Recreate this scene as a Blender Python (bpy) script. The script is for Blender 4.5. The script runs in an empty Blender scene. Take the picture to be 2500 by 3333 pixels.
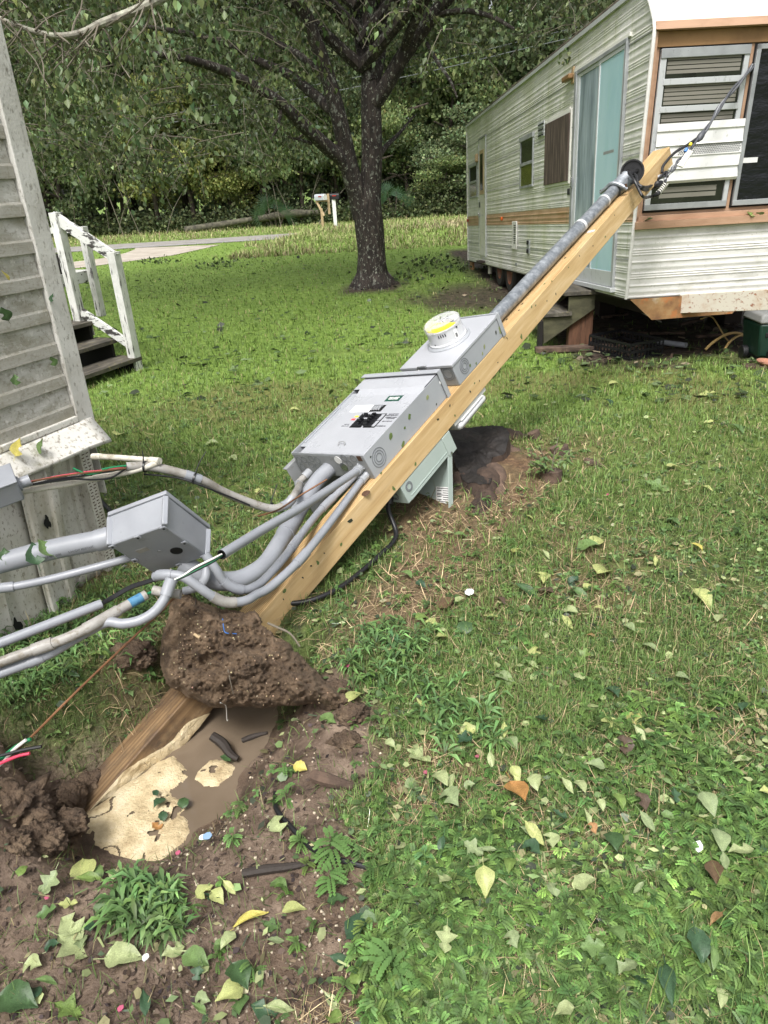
import bpy, math, random
import numpy as np
from mathutils import Vector, Matrix
random.seed(7); RNG = np.random.default_rng(7)
SC = bpy.context.scene
COL = SC.collection
# ------------------------------------------------------------------ camera
F, CX, CY, HC = 2312.0, 1250.0, 1666.5, 1.74          # focal length and centre in photo pixels, eye height
_p, _r = math.radians(25.0), math.radians(3.4)
_fw = np.array([0, math.cos(_p), -math.sin(_p)]); _up = np.array([0, math.sin(_p), math.cos(_p)]); _rt = np.array([1.0, 0, 0])
RT = math.cos(_r) * _rt - math.sin(_r) * _up
UP = math.cos(_r) * _up + math.sin(_r) * _rt
FW = _fw
EYE = np.array([0, 0, HC])
cam_d = bpy.data.cameras.new('camera'); cam = bpy.data.objects.new('camera', cam_d); COL.objects.link(cam)
cam_d.sensor_fit = 'HORIZONTAL'; cam_d.sensor_width = 36.0; cam_d.lens = 36.0 * F / 2500.0
cam_d.clip_start = 0.05; cam_d.clip_end = 3000
cam.matrix_world = Matrix(((RT[0], UP[0], -FW[0], 0), (RT[1], UP[1], -FW[1], 0), (RT[2], UP[2], -FW[2], HC), (0, 0, 0, 1)))
SC.camera = cam
# ------------------------------------------------------------------ sky, sun, exposure (bright overcast)
SUN_EL, SUN_AZ = math.radians(58), math.radians(198)     # azimuth measured clockwise from +Y
wd = bpy.data.worlds.new('World'); SC.world = wd; wd.use_nodes = True
nt = wd.node_tree; nt.nodes.clear()
sky = nt.nodes.new('ShaderNodeTexSky'); sky.sky_type = 'NISHITA'; sky.sun_disc = False
sky.sun_elevation = SUN_EL; sky.sun_rotation = SUN_AZ; sky.air_density = 1.0; sky.dust_density = 6.0; sky.ozone_density = 1.0
hs = nt.nodes.new('ShaderNodeHueSaturation'); hs.inputs['Saturation'].default_value = 0.22
bg = nt.nodes.new('ShaderNodeBackground'); bg.inputs['Strength'].default_value = 0.135
wo = nt.nodes.new('ShaderNodeOutputWorld')
nt.links.new(sky.outputs[0], hs.inputs['Color']); nt.links.new(hs.outputs[0], bg.inputs[0]); nt.links.new(bg.outputs[0], wo.inputs[0])
sd = bpy.data.lights.new('sun', 'SUN'); sd.energy = 1.9; sd.angle = math.radians(15); sd.color = (1.0, 0.975, 0.94)
sun = bpy.data.objects.new('sun', sd); COL.objects.link(sun)
_sd = Vector((math.sin(SUN_AZ) * math.cos(SUN_EL), math.cos(SUN_AZ) * math.cos(SUN_EL), math.sin(SUN_EL)))
sun.location = _sd * 40; sun.rotation_euler = _sd.to_track_quat('Z', 'Y').to_euler()
SC.view_settings.view_transform = 'Standard'; SC.view_settings.look = 'None'
SC.view_settings.exposure = 0.72; SC.view_settings.gamma = 1.0
SC.cycles.max_bounces = 6; SC.cycles.diffuse_bounces = 3; SC.cycles.glossy_bounces = 3; SC.cycles.transmission_bounces = 4; SC.cycles.transparent_max_bounces = 6
SC.cycles.use_denoising = True
SC.cycles.caustics_reflective = False; SC.cycles.caustics_refractive = False

# ------------------------------------------------------------------ helpers: points
def ray(u, v): return RT * ((u - CX) / F) - UP * ((v - CY) / F) + FW
def at(u, v, z): return EYE + ray(u, v) * z              # point on a sight line at depth z
def gz(u, v, z=0.0):                                     # point where a sight line meets height z
    d = ray(u, v); return EYE + d * ((z - HC) / d[2])
def aty(u, v, y): d = ray(u, v); return EYE + d * (y / d[1])
def proj(P):
    q = np.atleast_2d(P) - EYE; x = q @ RT; y = q @ UP; z = np.maximum(q @ FW, 1e-3)
    return CX + F * x / z, CY - F * y / z, z
def nrm(v): v = np.asarray(v, float); return v / (np.linalg.norm(v) + 1e-12)
def smooth_pts(pts, k=6):
    P = [np.asarray(p, float) for p in pts]
    if len(P) < 3: return P
    Q = [2 * P[0] - P[1]] + P + [2 * P[-1] - P[-2]]; out = []
    for i in range(1, len(Q) - 2):
        a, b, c, d = Q[i - 1], Q[i], Q[i + 1], Q[i + 2]
        for j in range(k):
            t = j / k
            out.append(0.5 * ((2 * b) + (c - a) * t + (2 * a - 5 * b + 4 * c - d) * t * t + (3 * b - a - 3 * c + d) * t ** 3))
    out.append(P[-1]); return out
# value noise on arrays
def _hash(ix, iy, s):
    h = np.sin(ix * 127.1 + iy * 311.7 + s * 74.7) * 43758.5453
    return h - np.floor(h)
def vnoise(x, y, s=0):
    x = np.asarray(x, float); y = np.asarray(y, float)
    ix, iy = np.floor(x), np.floor(y); fx, fy = x - ix, y - iy
    fx = fx * fx * (3 - 2 * fx); fy = fy * fy * (3 - 2 * fy)
    a, b, c, d = _hash(ix, iy, s), _hash(ix + 1, iy, s), _hash(ix, iy + 1, s), _hash(ix + 1, iy + 1, s)
    return (a * (1 - fx) + b * fx) * (1 - fy) + (c * (1 - fx) + d * fx) * fy
def fbm(x, y, s=0, o=4):
    t = 0; a = 0.5
    for i in range(o): t = t + a * vnoise(x * 2 ** i, y * 2 ** i, s + i * 13); a *= 0.5
    return t / (1 - 0.5 ** o)
def sstep(a, b, x): t = np.clip((x - a) / (b - a), 0, 1); return t * t * (3 - 2 * t)
def polymask(u, v, poly, soft):
    u = np.asarray(u, float); v = np.asarray(v, float); inside = np.zeros(u.shape, bool); dmin = np.full(u.shape, 1e9)
    n = len(poly)
    for i in range(n):
        x1, y1 = poly[i][0], poly[i][1]; x2, y2 = poly[(i + 1) % n][0], poly[(i + 1) % n][1]
        c = ((y1 > v) != (y2 > v)); den = (y2 - y1) if abs(y2 - y1) > 1e-12 else 1e-12
        inside ^= c & (u < (x2 - x1) * (v - y1) / den + x1)
        L = (x2 - x1) ** 2 + (y2 - y1) ** 2 + 1e-12
        t = np.clip(((u - x1) * (x2 - x1) + (v - y1) * (y2 - y1)) / L, 0, 1)
        dmin = np.minimum(dmin, np.hypot(u - x1 - t * (x2 - x1), v - y1 - t * (y2 - y1)))
    sdist = np.where(inside, dmin, -dmin)
    return sstep(-soft, soft, sdist), sdist

# ------------------------------------------------------------------ helpers: materials
MATS = {}
def srgb(h):
    h = h.lstrip('#'); c = [int(h[i:i + 2], 16) / 255 for i in (0, 2, 4)]
    return tuple(x / 12.92 if x <= 0.04045 else ((x + 0.055) / 1.055) ** 2.4 for x in c)
def mat(name, base, rough=0.6, metal=0.0, var=None, scale=6.0, stretch=(1, 1, 1), spots=(), bump=0.0, bscale=40.0, bstretch=(1, 1, 1),
        attr=False, spec=0.5, rvar=0.0, coords='Object', trans=0.0, coat=0.0, wave=None):
    m = bpy.data.materials.new(name); m.use_nodes = True; N = m.node_tree.nodes; L = m.node_tree.links
    bs = N['Principled BSDF']; bs.inputs['Roughness'].default_value = rough; bs.inputs['Metallic'].default_value = metal
    bs.inputs['Specular IOR Level'].default_value = spec; bs.inputs['Coat Weight'].default_value = coat
    tc = N.new('ShaderNodeTexCoord')
    def noise(sc, st, detail=6.0, rgh=0.6):
        mp = N.new('ShaderNodeMapping'); mp.inputs['Scale'].default_value = st; L.new(tc.outputs[coords], mp.inputs[0])
        n = N.new('ShaderNodeTexNoise'); n.inputs['Scale'].default_value = sc; n.inputs['Detail'].default_value = detail; n.inputs['Roughness'].default_value = rgh
        L.new(mp.outputs[0], n.inputs['Vector']); return n.outputs['Fac']
    col = None
    if attr:
        a = N.new('ShaderNodeAttribute'); a.attribute_name = 'Col'; col = a.outputs['Color']
        if var is not None:
            r = N.new('ShaderNodeMapRange'); r.inputs[1].default_value = 0.3; r.inputs[2].default_value = 0.7; r.inputs[3].default_value = var[0]; r.inputs[4].default_value = var[1]
            L.new(noise(scale, stretch), r.inputs[0])
            mx = N.new('ShaderNodeVectorMath'); mx.operation = 'SCALE'; L.new(col, mx.inputs[0]); L.new(r.outputs[0], mx.inputs['Scale']); col = mx.outputs[0]
    elif var is not None:
        cr = N.new('ShaderNodeValToRGB'); el = cr.color_ramp.elements
        while len(el) < len(var): el.new(0.5)
        for e, (p, c) in zip(el, var): e.position = p; e.color = (*c, 1)
        L.new(noise(scale, stretch), cr.inputs[0]); col = cr.outputs[0]
    if wave is not None:                                   # (colour, scale, stretch, distortion, strength): grain lines
        wc, ws, wst, wdist, wamt = wave
        mp = N.new('ShaderNodeMapping'); mp.inputs['Scale'].default_value = wst; L.new(tc.outputs[coords], mp.inputs[0])
        w = N.new('ShaderNodeTexWave'); w.inputs['Scale'].default_value = ws; w.inputs['Distortion'].default_value = wdist; w.inputs['Detail'].default_value = 3; w.inputs['Detail Scale'].default_value = 1.2
        L.new(mp.outputs[0], w.inputs['Vector'])
        r = N.new('ShaderNodeMapRange'); r.inputs[1].default_value = 0.35; r.inputs[2].default_value = 1.0; r.inputs[3].default_value = 0; r.inputs[4].default_value = wamt; L.new(w.outputs['Fac'], r.inputs[0])
        mx = N.new('ShaderNodeMix'); mx.data_type = 'RGBA'; L.new(r.outputs[0], mx.inputs[0])
        if col is None: mx.inputs[6].default_value = (*base, 1)
        else: L.new(col, mx.inputs[6])
        mx.inputs[7].default_value = (*wc, 1); col = mx.outputs[2]
    for sp in spots:                                        # (scale, threshold, softness, colour, stretch, amount)
        sc, th, so, c, st, amt = sp
        r = N.new('ShaderNodeMapRange'); r.inputs[1].default_value = th - so; r.inputs[2].default_value = th + so; r.inputs[3].default_value = 0; r.inputs[4].default_value = amt
        L.new(noise(sc, st, 7.0, 0.65), r.inputs[0])
        mx = N.new('ShaderNodeMix'); mx.data_type = 'RGBA'; L.new(r.outputs[0], mx.inputs[0])
        if col is None: mx.inputs[6].default_value = (*base, 1)
        else: L.new(col, mx.inputs[6])
        mx.inputs[7].default_value = (*c, 1); col = mx.outputs[2]
    if col is None: bs.inputs['Base Color'].default_value = (*base, 1)
    else: L.new(col, bs.inputs['Base Color'])
    if rvar:
        r = N.new('ShaderNodeMapRange'); r.inputs[1].default_value = 0.3; r.inputs[2].default_value = 0.7; r.inputs[3].default_value = max(0.02, rough - rvar); r.inputs[4].default_value = min(1, rough + rvar)
        L.new(noise(scale * 1.7, stretch), r.inputs[0]); L.new(r.outputs[0], bs.inputs['Roughness'])
    if bump:
        b = N.new('ShaderNodeBump'); b.inputs['Strength'].default_value = min(1.0, bump); b.inputs['Distance'].default_value = 0.01 * max(1.0, bump)
        L.new(noise(bscale, bstretch), b.inputs['Height']); L.new(b.outputs[0], bs.inputs['Normal'])
    if trans:
        tr = N.new('ShaderNodeBsdfTranslucent'); ms = N.new('ShaderNodeMixShader'); ms.inputs[0].default_value = trans
        if col is None: tr.inputs[0].default_value = (*base, 1)
        else: L.new(col, tr.inputs[0])
        L.new(bs.outputs[0], ms.inputs[1]); L.new(tr.outputs[0], ms.inputs[2]); L.new(ms.outputs[0], N['Material Output'].inputs[0])
    MATS[name] = m; return m

# ------------------------------------------------------------------ helpers: meshes and things
def tag(o, label=None, cat=None, group=None, kind=None):
    if label: o['label'] = label
    if cat: o['category'] = cat
    if group: o['group'] = group
    if kind: o['kind'] = kind
    return o
def thing(name, label, cat, loc=(0, 0, 0), mw=None, group=None):
    o = bpy.data.objects.new(name, None); COL.objects.link(o); o.empty_display_size = 0.1
    if mw is not None: o.matrix_world = mw
    else:
        o.location = loc; ORG[o.name] = tuple(map(float, loc))
    return tag(o, label, cat, group)
def frame_m(origin, x, y, z):
    return Matrix(((x[0], y[0], z[0], origin[0]), (x[1], y[1], z[1], origin[1]), (x[2], y[2], z[2], origin[2]), (0, 0, 0, 1)))
ORG = {}                                                  # world origin of things whose parts are written in world coordinates
class MB:
    def __init__(s, xf=None): s.v = []; s.f = []; s.xf = xf
    def add(s, vs, fs):
        b = len(s.v); s.v += [tuple(map(float, p)) for p in vs]; s.f += [tuple(b + i for i in f) for f in fs]; return s
    def box(s, lo, hi, R=None, o=None):
        c = [(x, y, z) for z in (lo[2], hi[2]) for y in (lo[1], hi[1]) for x in (lo[0], hi[0])]
        if R is not None: c = [np.asarray(o if o is not None else (0, 0, 0)) + R @ np.array(p) for p in c]
        return s.add(c, [(0, 2, 3, 1), (4, 5, 7, 6), (0, 1, 5, 4), (2, 6, 7, 3), (0, 4, 6, 2), (1, 3, 7, 5)])
    def bar(s, a, b, w, h, up=(0, 0, 1)):                  # rectangular bar from a to b
        a = np.asarray(a, float); b = np.asarray(b, float); y = nrm(b - a); x = nrm(np.cross(y, up)); z = np.cross(x, y)
        return s.box((-w / 2, 0, -h / 2), (w / 2, np.linalg.norm(b - a), h / 2), np.array([x, y, z]).T, a)
    def tube(s, pts, r, n=12, cap=True):
        P = [np.asarray(p, float) for p in pts]; m = len(P)
        rs = [r] * m if np.isscalar(r) else list(r)
        if len(rs) != m: rs = list(np.interp(np.linspace(0, 1, m), np.linspace(0, 1, len(rs)), rs))
        T = [nrm(P[min(i + 1, m - 1)] - P[max(i - 1, 0)]) for i in range(m)]
        u = nrm(np.cross(T[0], (0.13, 0.31, 0.94) if abs(T[0][2]) < 0.9 else (1, 0, 0))); vs = []
        for i in range(m):
            u = nrm(u - T[i] * (u @ T[i])); w = np.cross(T[i], u)
            for k in range(n):
                t = 2 * math.pi * k / n; vs.append(P[i] + (u * math.cos(t) + w * math.sin(t)) * rs[i])
        fs = [(i * n + k, i * n + (k + 1) % n, (i + 1) * n + (k + 1) % n, (i + 1) * n + k) for i in range(m - 1) for k in range(n)]
        if cap: fs += [tuple(range(n - 1, -1, -1)), tuple(range((m - 1) * n, m * n))]
        return s.add(vs, fs)
    def cyl(s, c, ax, r, h, n=20, r2=None): c = np.asarray(c, float); ax = nrm(ax); return s.tube([c, c + ax * h], [r, r if r2 is None else r2], n)
    def lathe(s, prof, c=(0, 0, 0), ax=(0, 0, 1), n=24):  # prof: (radius, height)
        ax = nrm(ax); u = nrm(np.cross(ax, (1, 0, 0) if abs(ax[0]) < 0.9 else (0, 1, 0))); w = np.cross(ax, u); vs = []; m = len(prof)
        for r_, h_ in prof:
            for k in range(n):
                t = 2 * math.pi * k / n; vs.append(np.asarray(c) + ax * h_ + (u * math.cos(t) + w * math.sin(t)) * r_)
        fs = [(i * n + k, i * n + (k + 1) % n, (i + 1) * n + (k + 1) % n, (i + 1) * n + k) for i in range(m - 1) for k in range(n)]
        return s.add(vs, fs)
    def ring(s, c, ax, r1, r2, h, n=24): return s.lathe([(r1, 0), (r2, 0), (r2, h), (r1, h), (r1, 0)], c, ax, n)
    def prism(s, poly, ex, ey, ez, o, t):                   # polygon in (ex, ey), thickness t along ez
        o, ex, ey, ez = [np.asarray(q, float) for q in (o, ex, ey, ez)]; n = len(poly)
        A = [o + ex * p[0] + ey * p[1] for p in poly]
        return s.add(A + [p + ez * t for p in A], [tuple(range(n - 1, -1, -1)), tuple(range(n, 2 * n))] + [(i, (i + 1) % n, n + (i + 1) % n, n + i) for i in range(n)])
    def grid(s, fn, nu, nv, closed_u=False):
        vs = [fn(i / (nu if closed_u else nu - 1), j / (nv - 1)) for j in range(nv) for i in range(nu)]
        w = nu if closed_u else nu - 1
        return s.add(vs, [(j * nu + i, j * nu + (i + 1) % nu, (j + 1) * nu + (i + 1) % nu, (j + 1) * nu + i) for j in range(nv - 1) for i in range(w)])
    def build(s, name, material, parent=None, bevel=0.0, smooth=True, ang=35, solid=0.0):
        vs = s.v
        if s.xf: vs = [tuple(s.xf(p)) for p in vs]
        l = ORG.get(parent.name) if parent is not None else None
        if l is not None: vs = [(p[0] - l[0], p[1] - l[1], p[2] - l[2]) for p in vs]
        me = bpy.data.meshes.new(name); me.from_pydata(vs, [], s.f); me.validate(); me.update()
        for m in (material if isinstance(material, (list, tuple)) else [material]): me.materials.append(m)
        if smooth: me.shade_smooth(); me.set_sharp_from_angle(angle=math.radians(ang))
        o = bpy.data.objects.new(name, me); COL.objects.link(o)
        if parent is not None:
            o.parent = parent; ORG[o.name] = l
        if solid: q = o.modifiers.new('solid', 'SOLIDIFY'); q.thickness = solid; q.offset = 0
        if bevel: q = o.modifiers.new('bevel', 'BEVEL'); q.width = bevel; q.segments = 2; q.limit_method = 'ANGLE'; q.angle_limit = math.radians(40)
        return o
def np_mesh(name, V, faces_list, material, col=None, parent=None, smooth=False):
    """V (n,3); faces_list: list of int arrays (m,k)"""
    me = bpy.data.meshes.new(name); me.vertices.add(len(V)); me.vertices.foreach_set('co', np.ascontiguousarray(V, np.float32).ravel())
    li = np.concatenate([f.ravel() for f in faces_list]).astype(np.int32)
    tot = np.concatenate([np.full(len(f), f.shape[1], np.int32) for f in faces_list]); st = np.concatenate([[0], np.cumsum(tot)[:-1]]).astype(np.int32)
    me.loops.add(len(li)); me.loops.foreach_set('vertex_index', li)
    me.polygons.add(len(tot)); me.polygons.foreach_set('loop_start', st); me.polygons.foreach_set('loop_total', tot)
    if smooth: me.polygons.foreach_set('use_smooth', np.ones(len(tot), bool))
    me.update(calc_edges=True)
    if col is not None:
        ca = me.color_attributes.new('Col', 'FLOAT_COLOR', 'POINT'); c4 = np.ones((len(V), 4), np.float32); c4[:, :3] = col; ca.data.foreach_set('color', c4.ravel())
    me.materials.append(material)
    o = bpy.data.objects.new(name, me); COL.objects.link(o)
    if parent is not None: o.parent = parent
    return o
def scatter(name, tmpl, pos, R, scale, col, material, parent=None, shade=None, smooth=False):
    """tmpl: list of (verts, faces); each instance uses a random template. R (N,3,3)"""
    Vs, Fs, Cs, base = [], {}, [], 0
    which = RNG.integers(0, len(tmpl), len(pos))
    for k, (tv, tf) in enumerate(tmpl):
        idx = np.where(which == k)[0]
        if not len(idx): continue
        tv = np.asarray(tv, float); sc = scale[idx]; sc = sc[:, None, None] if sc.ndim == 1 else sc[:, None, :]
        V = np.einsum('nij,nvj->nvi', R[idx], tv[None] * sc) + pos[idx][:, None]
        n = len(tv); off = base + np.arange(len(idx))[:, None, None] * n
        for f in tf: Fs.setdefault(len(f), []).append((np.asarray(f)[None, None, :] + off).reshape(-1, len(f)))
        c = np.repeat(col[idx][:, None, :], n, 1)
        if shade is not None: c = c * np.asarray(shade[k])[None, :, None]
        Vs.append(V.reshape(-1, 3)); Cs.append(c.reshape(-1, 3)); base += n * len(idx)
    return np_mesh(name, np.concatenate(Vs), [np.concatenate(x) for x in Fs.values()], material, np.concatenate(Cs), parent, smooth)
def rot_z(t):
    c, s = np.cos(t), np.sin(t); z = np.zeros_like(t); o = np.ones_like(t)
    return np.stack([np.stack([c, -s, z], -1), np.stack([s, c, z], -1), np.stack([z, z, o], -1)], -2)
def rot_x(t):
    c, s = np.cos(t), np.sin(t); z = np.zeros_like(t); o = np.ones_like(t)
    return np.stack([np.stack([o, z, z], -1), np.stack([z, c, -s], -1), np.stack([z, s, c], -1)], -2)
def rand_rot(n):
    q = RNG.normal(size=(n, 4)); q /= np.linalg.norm(q, axis=1)[:, None]; w, x, y, z = q.T
    return np.stack([np.stack([1 - 2 * (y * y + z * z), 2 * (x * y - z * w), 2 * (x * z + y * w)], -1), np.stack([2 * (x * y + z * w), 1 - 2 * (x * x + z * z), 2 * (y * z - x * w)], -1), np.stack([2 * (x * z - y * w), 2 * (y * z + x * w), 1 - 2 * (x * x + y * y)], -1)], -2)
def copy_tree(o, parent=None):
    c = o.copy(); COL.objects.link(c)
    if parent is not None: c.parent = parent
    for ch in list(o.children): copy_tree(ch, c)
    return c
# ------------------------------------------------------------------ materials
W3 = lambda x, y, z: (x, y, z)
mat('grass_blade', (0.1, 0.2, 0.04), 0.55, attr=True, trans=0.3, spec=0.4)
mat('weed_leaf', (0.1, 0.2, 0.04), 0.5, attr=True, trans=0.25, spec=0.45)
mat('tree_leaf', (0.06, 0.1, 0.03), 0.45, attr=True, trans=0.35, spec=0.35)
mat('forest_leaf', (0.06, 0.1, 0.03), 0.75, attr=True, trans=0.35, spec=0.15)
mat('straw', (0.3, 0.22, 0.12), 0.8, attr=True, spec=0.2)
mat('fallen_leaf', (0.2, 0.3, 0.1), 0.38, attr=True, var=(0.7, 1.25), scale=26, trans=0.2, spec=0.4, bump=0.15, bscale=60)
mat('mud', srgb('#5a4a3d'), 0.8, var=[(0.25, srgb('#33271d')), (0.5, srgb('#5d4c3c')), (0.75, srgb('#86735d'))], scale=12, bump=2.0, bscale=75, rvar=0.25)
mat('clod_soil', srgb('#5a4839'), 0.9, var=[(0.28, srgb('#3a2c21')), (0.5, srgb('#66533f')), (0.72, srgb('#8d7760'))], scale=14, bump=2.2, bscale=95, rvar=0.1,
    spots=[(75, 0.66, 0.02, srgb('#b09a7c'), (1, 1, 1), 0.75), (4, 0.6, 0.1, srgb('#6a5a4a'), (1, 1, 1), 0.6)])
mat('pebble', srgb('#b8a58a'), 0.6, attr=True)
mat('water', srgb('#75685a'), 0.04, var=[(0.3, srgb('#6a5d4e')), (0.7, srgb('#7e7060'))], scale=3, spec=0.5, bump=0.05, bscale=6)
mat('foam', srgb('#cdbb98'), 0.7, var=[(0.3, srgb('#a48f6c')), (0.5, srgb('#cbb994')), (0.75, srgb('#ded0b2'))], scale=14, bump=0.8, bscale=110,
    spots=[(120, 0.68, 0.03, srgb('#4a3a28'), (1, 1, 1), 0.6)])
mat('post_wood', srgb('#c8a87a'), 0.7, var=[(0.25, srgb('#b29060')), (0.5, srgb('#c6a878')), (0.75, srgb('#d6be96'))], scale=3.0, stretch=(9, 0.7, 9),
    wave=(srgb('#8f6c40'), 7.0, (4.2, 0.10, 4.2), 4.5, 0.9), spots=[(14, 0.68, 0.03, srgb('#7c5a34'), (1.2, .5, 1.2), 0.55), (3, 0.66, 0.06, srgb('#8a7a4c'), (1, 0.4, 1), 0.25)], bump=0.35, bscale=30, bstretch=(9, 0.4, 9))
mat('post_dirty', srgb('#8a7050'), 0.65, var=[(0.25, srgb('#54402c')), (0.5, srgb('#83694a')), (0.75, srgb('#a38a68'))], scale=3, stretch=(9, .7, 9),
    wave=(srgb('#5b4026'), 5.0, (3.2, 0.12, 3.2), 3.5, 0.6), spots=[(9, 0.54, 0.08, srgb('#4b3d32'), (1, .6, 1), 0.85), (5, 0.68, 0.03, srgb('#20222a'), (1, .7, 1), 0.7)], bump=0.4, bscale=30, bstretch=(9, 0.4, 9))
mat('galv', srgb('#8f9499'), 0.45, 0.55, var=[(0.3, srgb('#70767c')), (0.5, srgb('#8e9398')), (0.72, srgb('#aeb3b8'))], scale=28, rvar=0.12, bump=0.1, bscale=90)
mat('pipe_grey', srgb('#8e9197'), 0.4, var=[(0.3, srgb('#84878d')), (0.6, srgb('#92959b')), (0.8, srgb('#9b9ea3'))], scale=4, spots=[(22, 0.68, 0.05, srgb('#6d6a66'), (1, 1, 1), 0.5), (130, 0.7, 0.02, srgb('#5a5650'), (1, 1, 1), 0.5)], rvar=0.1)
mat('pipe_dirty', srgb('#98958f'), 0.5, var=[(0.3, srgb('#7b766d')), (0.5, srgb('#96938e')), (0.75, srgb('#a9a7a3'))], scale=9, spots=[(35, 0.6, 0.06, srgb('#716756'), (1, 1, 1), 0.7)], rvar=0.1)
mat('pipe_white', srgb('#c9c5b8'), 0.5, spots=[(14, 0.58, 0.06, srgb('#8a8068'), (1, 1, 1), 0.6), (60, 0.64, 0.04, srgb('#5d5442'), (1, 1, 1), 0.6)])
mat('panel_grey', srgb('#9b9ea2'), 0.42, var=[(0.3, srgb('#93969b')), (0.7, srgb('#a3a6aa'))], scale=3, spots=[(60, 0.70, 0.02, srgb('#5f5c50'), (1, 1, 1), 0.55)], rvar=0.08)
mat('panel_wet', srgb('#a6a8ad'), 0.3, var=[(0.3, srgb('#a1a3a8')), (0.7, srgb('#abadb2'))], scale=4, spots=[(190, 0.66, 0.03, srgb('#c6c8cc'), (1, 1, 1), 0.5), (60, 0.72, 0.02, srgb('#77797c'), (1, 1, 1), 0.4)], rvar=0.05, bump=0.15, bscale=150)
mat('panel_under', srgb('#8b8d8e'), 0.5, spots=[(30, 0.6, 0.06, srgb('#6c6a64'), (1, 1, 1), 0.5)])
mat('box_green', srgb('#a4b1ab'), 0.42, var=[(0.3, srgb('#99a7a1')), (0.7, srgb('#aebab4'))], scale=3, spots=[(45, 0.69, 0.03, srgb('#6c6a5c'), (1, 1, 1), 0.5)])
mat('dark_gap', srgb('#0d0d0c'), 0.8)
mat('black_plastic', srgb('#17171a'), 0.4)
mat('black_rubber', srgb('#1b1b1d'), 0.45, rvar=0.1)
mat('cable_grey', srgb('#4b4d52'), 0.5)
mat('alu_wire', srgb('#a9abae'), 0.4, 0.6)
mat('wire_green', srgb('#1d7a4e'), 0.4); mat('wire_red', srgb('#d0405c'), 0.4); mat('wire_white', srgb('#d8d6cf'), 0.45); mat('wire_blue', srgb('#3f79c4'), 0.4)
mat('copper', srgb('#9a6038'), 0.45, 0.4, var=[(0.3, srgb('#4a3426')), (0.7, srgb('#8f6546'))], scale=8)
mat('tape_blue', srgb('#4a7c9c'), 0.5, spots=[(60, 0.6, 0.05, srgb('#2a5f85'), (1, 1, 1), 0.7)])
mat('label_white', srgb('#e4e4e2'), 0.5); mat('label_yellow', srgb('#e8cf2e'), 0.5); mat('label_red', srgb('#d84a4a'), 0.5); mat('label_green', srgb('#1f4a3c'), 0.5); mat('ink', srgb('#2a2b30'), 0.6)
mat('dial_grey', srgb('#85888c'), 0.4)
mat('meter_plastic', srgb('#c9cacc'), 0.25, coat=0.3)
mat('chrome', srgb('#b7b8ba'), 0.25, 0.9)
gm = mat('meter_glass', (.8, .8, .8), 0.03, 0.0); _n = gm.node_tree.nodes; _l = gm.node_tree.links; _t = _n.new('ShaderNodeBsdfTransparent'); _x = _n.new('ShaderNodeMixShader'); _f = _n.new('ShaderNodeFresnel'); _f.inputs[0].default_value = 1.4
_h = _n.new('ShaderNodeMath'); _h.operation = 'MULTIPLY'; _h.inputs[1].default_value = .45; _l.new(_f.outputs[0], _h.inputs[0]); _l.new(_h.outputs[0], _x.inputs[0]); _l.new(_t.outputs[0], _x.inputs[1]); _l.new(_n['Principled BSDF'].outputs[0], _x.inputs[2]); _l.new(_x.outputs[0], _n['Material Output'].inputs[0])
mat('rust_spot', srgb('#4d3524'), 0.8)
mat('caulk', srgb('#d9d7d0'), 0.6)
# house
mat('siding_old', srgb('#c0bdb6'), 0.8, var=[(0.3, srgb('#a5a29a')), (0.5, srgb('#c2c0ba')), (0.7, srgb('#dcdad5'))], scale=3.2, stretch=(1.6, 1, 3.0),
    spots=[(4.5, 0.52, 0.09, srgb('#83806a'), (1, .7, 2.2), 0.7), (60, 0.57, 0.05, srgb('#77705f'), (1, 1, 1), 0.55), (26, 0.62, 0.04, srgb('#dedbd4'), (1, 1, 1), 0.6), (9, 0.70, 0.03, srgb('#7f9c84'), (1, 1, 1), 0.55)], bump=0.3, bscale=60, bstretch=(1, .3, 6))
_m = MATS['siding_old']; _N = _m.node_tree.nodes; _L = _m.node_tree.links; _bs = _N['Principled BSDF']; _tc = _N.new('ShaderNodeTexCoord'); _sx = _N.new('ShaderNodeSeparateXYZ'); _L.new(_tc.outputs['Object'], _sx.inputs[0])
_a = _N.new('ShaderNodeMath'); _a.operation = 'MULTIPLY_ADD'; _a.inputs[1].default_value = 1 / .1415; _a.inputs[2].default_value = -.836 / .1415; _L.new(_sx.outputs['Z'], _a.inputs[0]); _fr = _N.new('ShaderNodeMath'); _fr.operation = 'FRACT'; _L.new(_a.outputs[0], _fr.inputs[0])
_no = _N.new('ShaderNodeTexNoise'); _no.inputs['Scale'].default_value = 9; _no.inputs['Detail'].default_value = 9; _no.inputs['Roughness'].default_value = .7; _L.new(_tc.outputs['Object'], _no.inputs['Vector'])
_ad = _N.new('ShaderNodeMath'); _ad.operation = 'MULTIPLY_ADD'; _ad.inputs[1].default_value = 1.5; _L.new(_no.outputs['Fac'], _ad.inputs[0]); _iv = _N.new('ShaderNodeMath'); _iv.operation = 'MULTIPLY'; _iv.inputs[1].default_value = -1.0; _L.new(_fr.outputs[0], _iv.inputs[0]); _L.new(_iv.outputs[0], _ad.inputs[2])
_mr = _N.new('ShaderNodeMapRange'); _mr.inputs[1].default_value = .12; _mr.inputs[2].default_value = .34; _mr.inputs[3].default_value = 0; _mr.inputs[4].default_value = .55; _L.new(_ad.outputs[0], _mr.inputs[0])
_mx = _N.new('ShaderNodeMix'); _mx.data_type = 'RGBA'; _L.new(_mr.outputs[0], _mx.inputs[0]); _L.new(_bs.inputs['Base Color'].links[0].from_socket, _mx.inputs[6]); _mx.inputs[7].default_value = (*srgb('#8d897c'), 1); _L.new(_mx.outputs[2], _bs.inputs['Base Color'])
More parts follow.
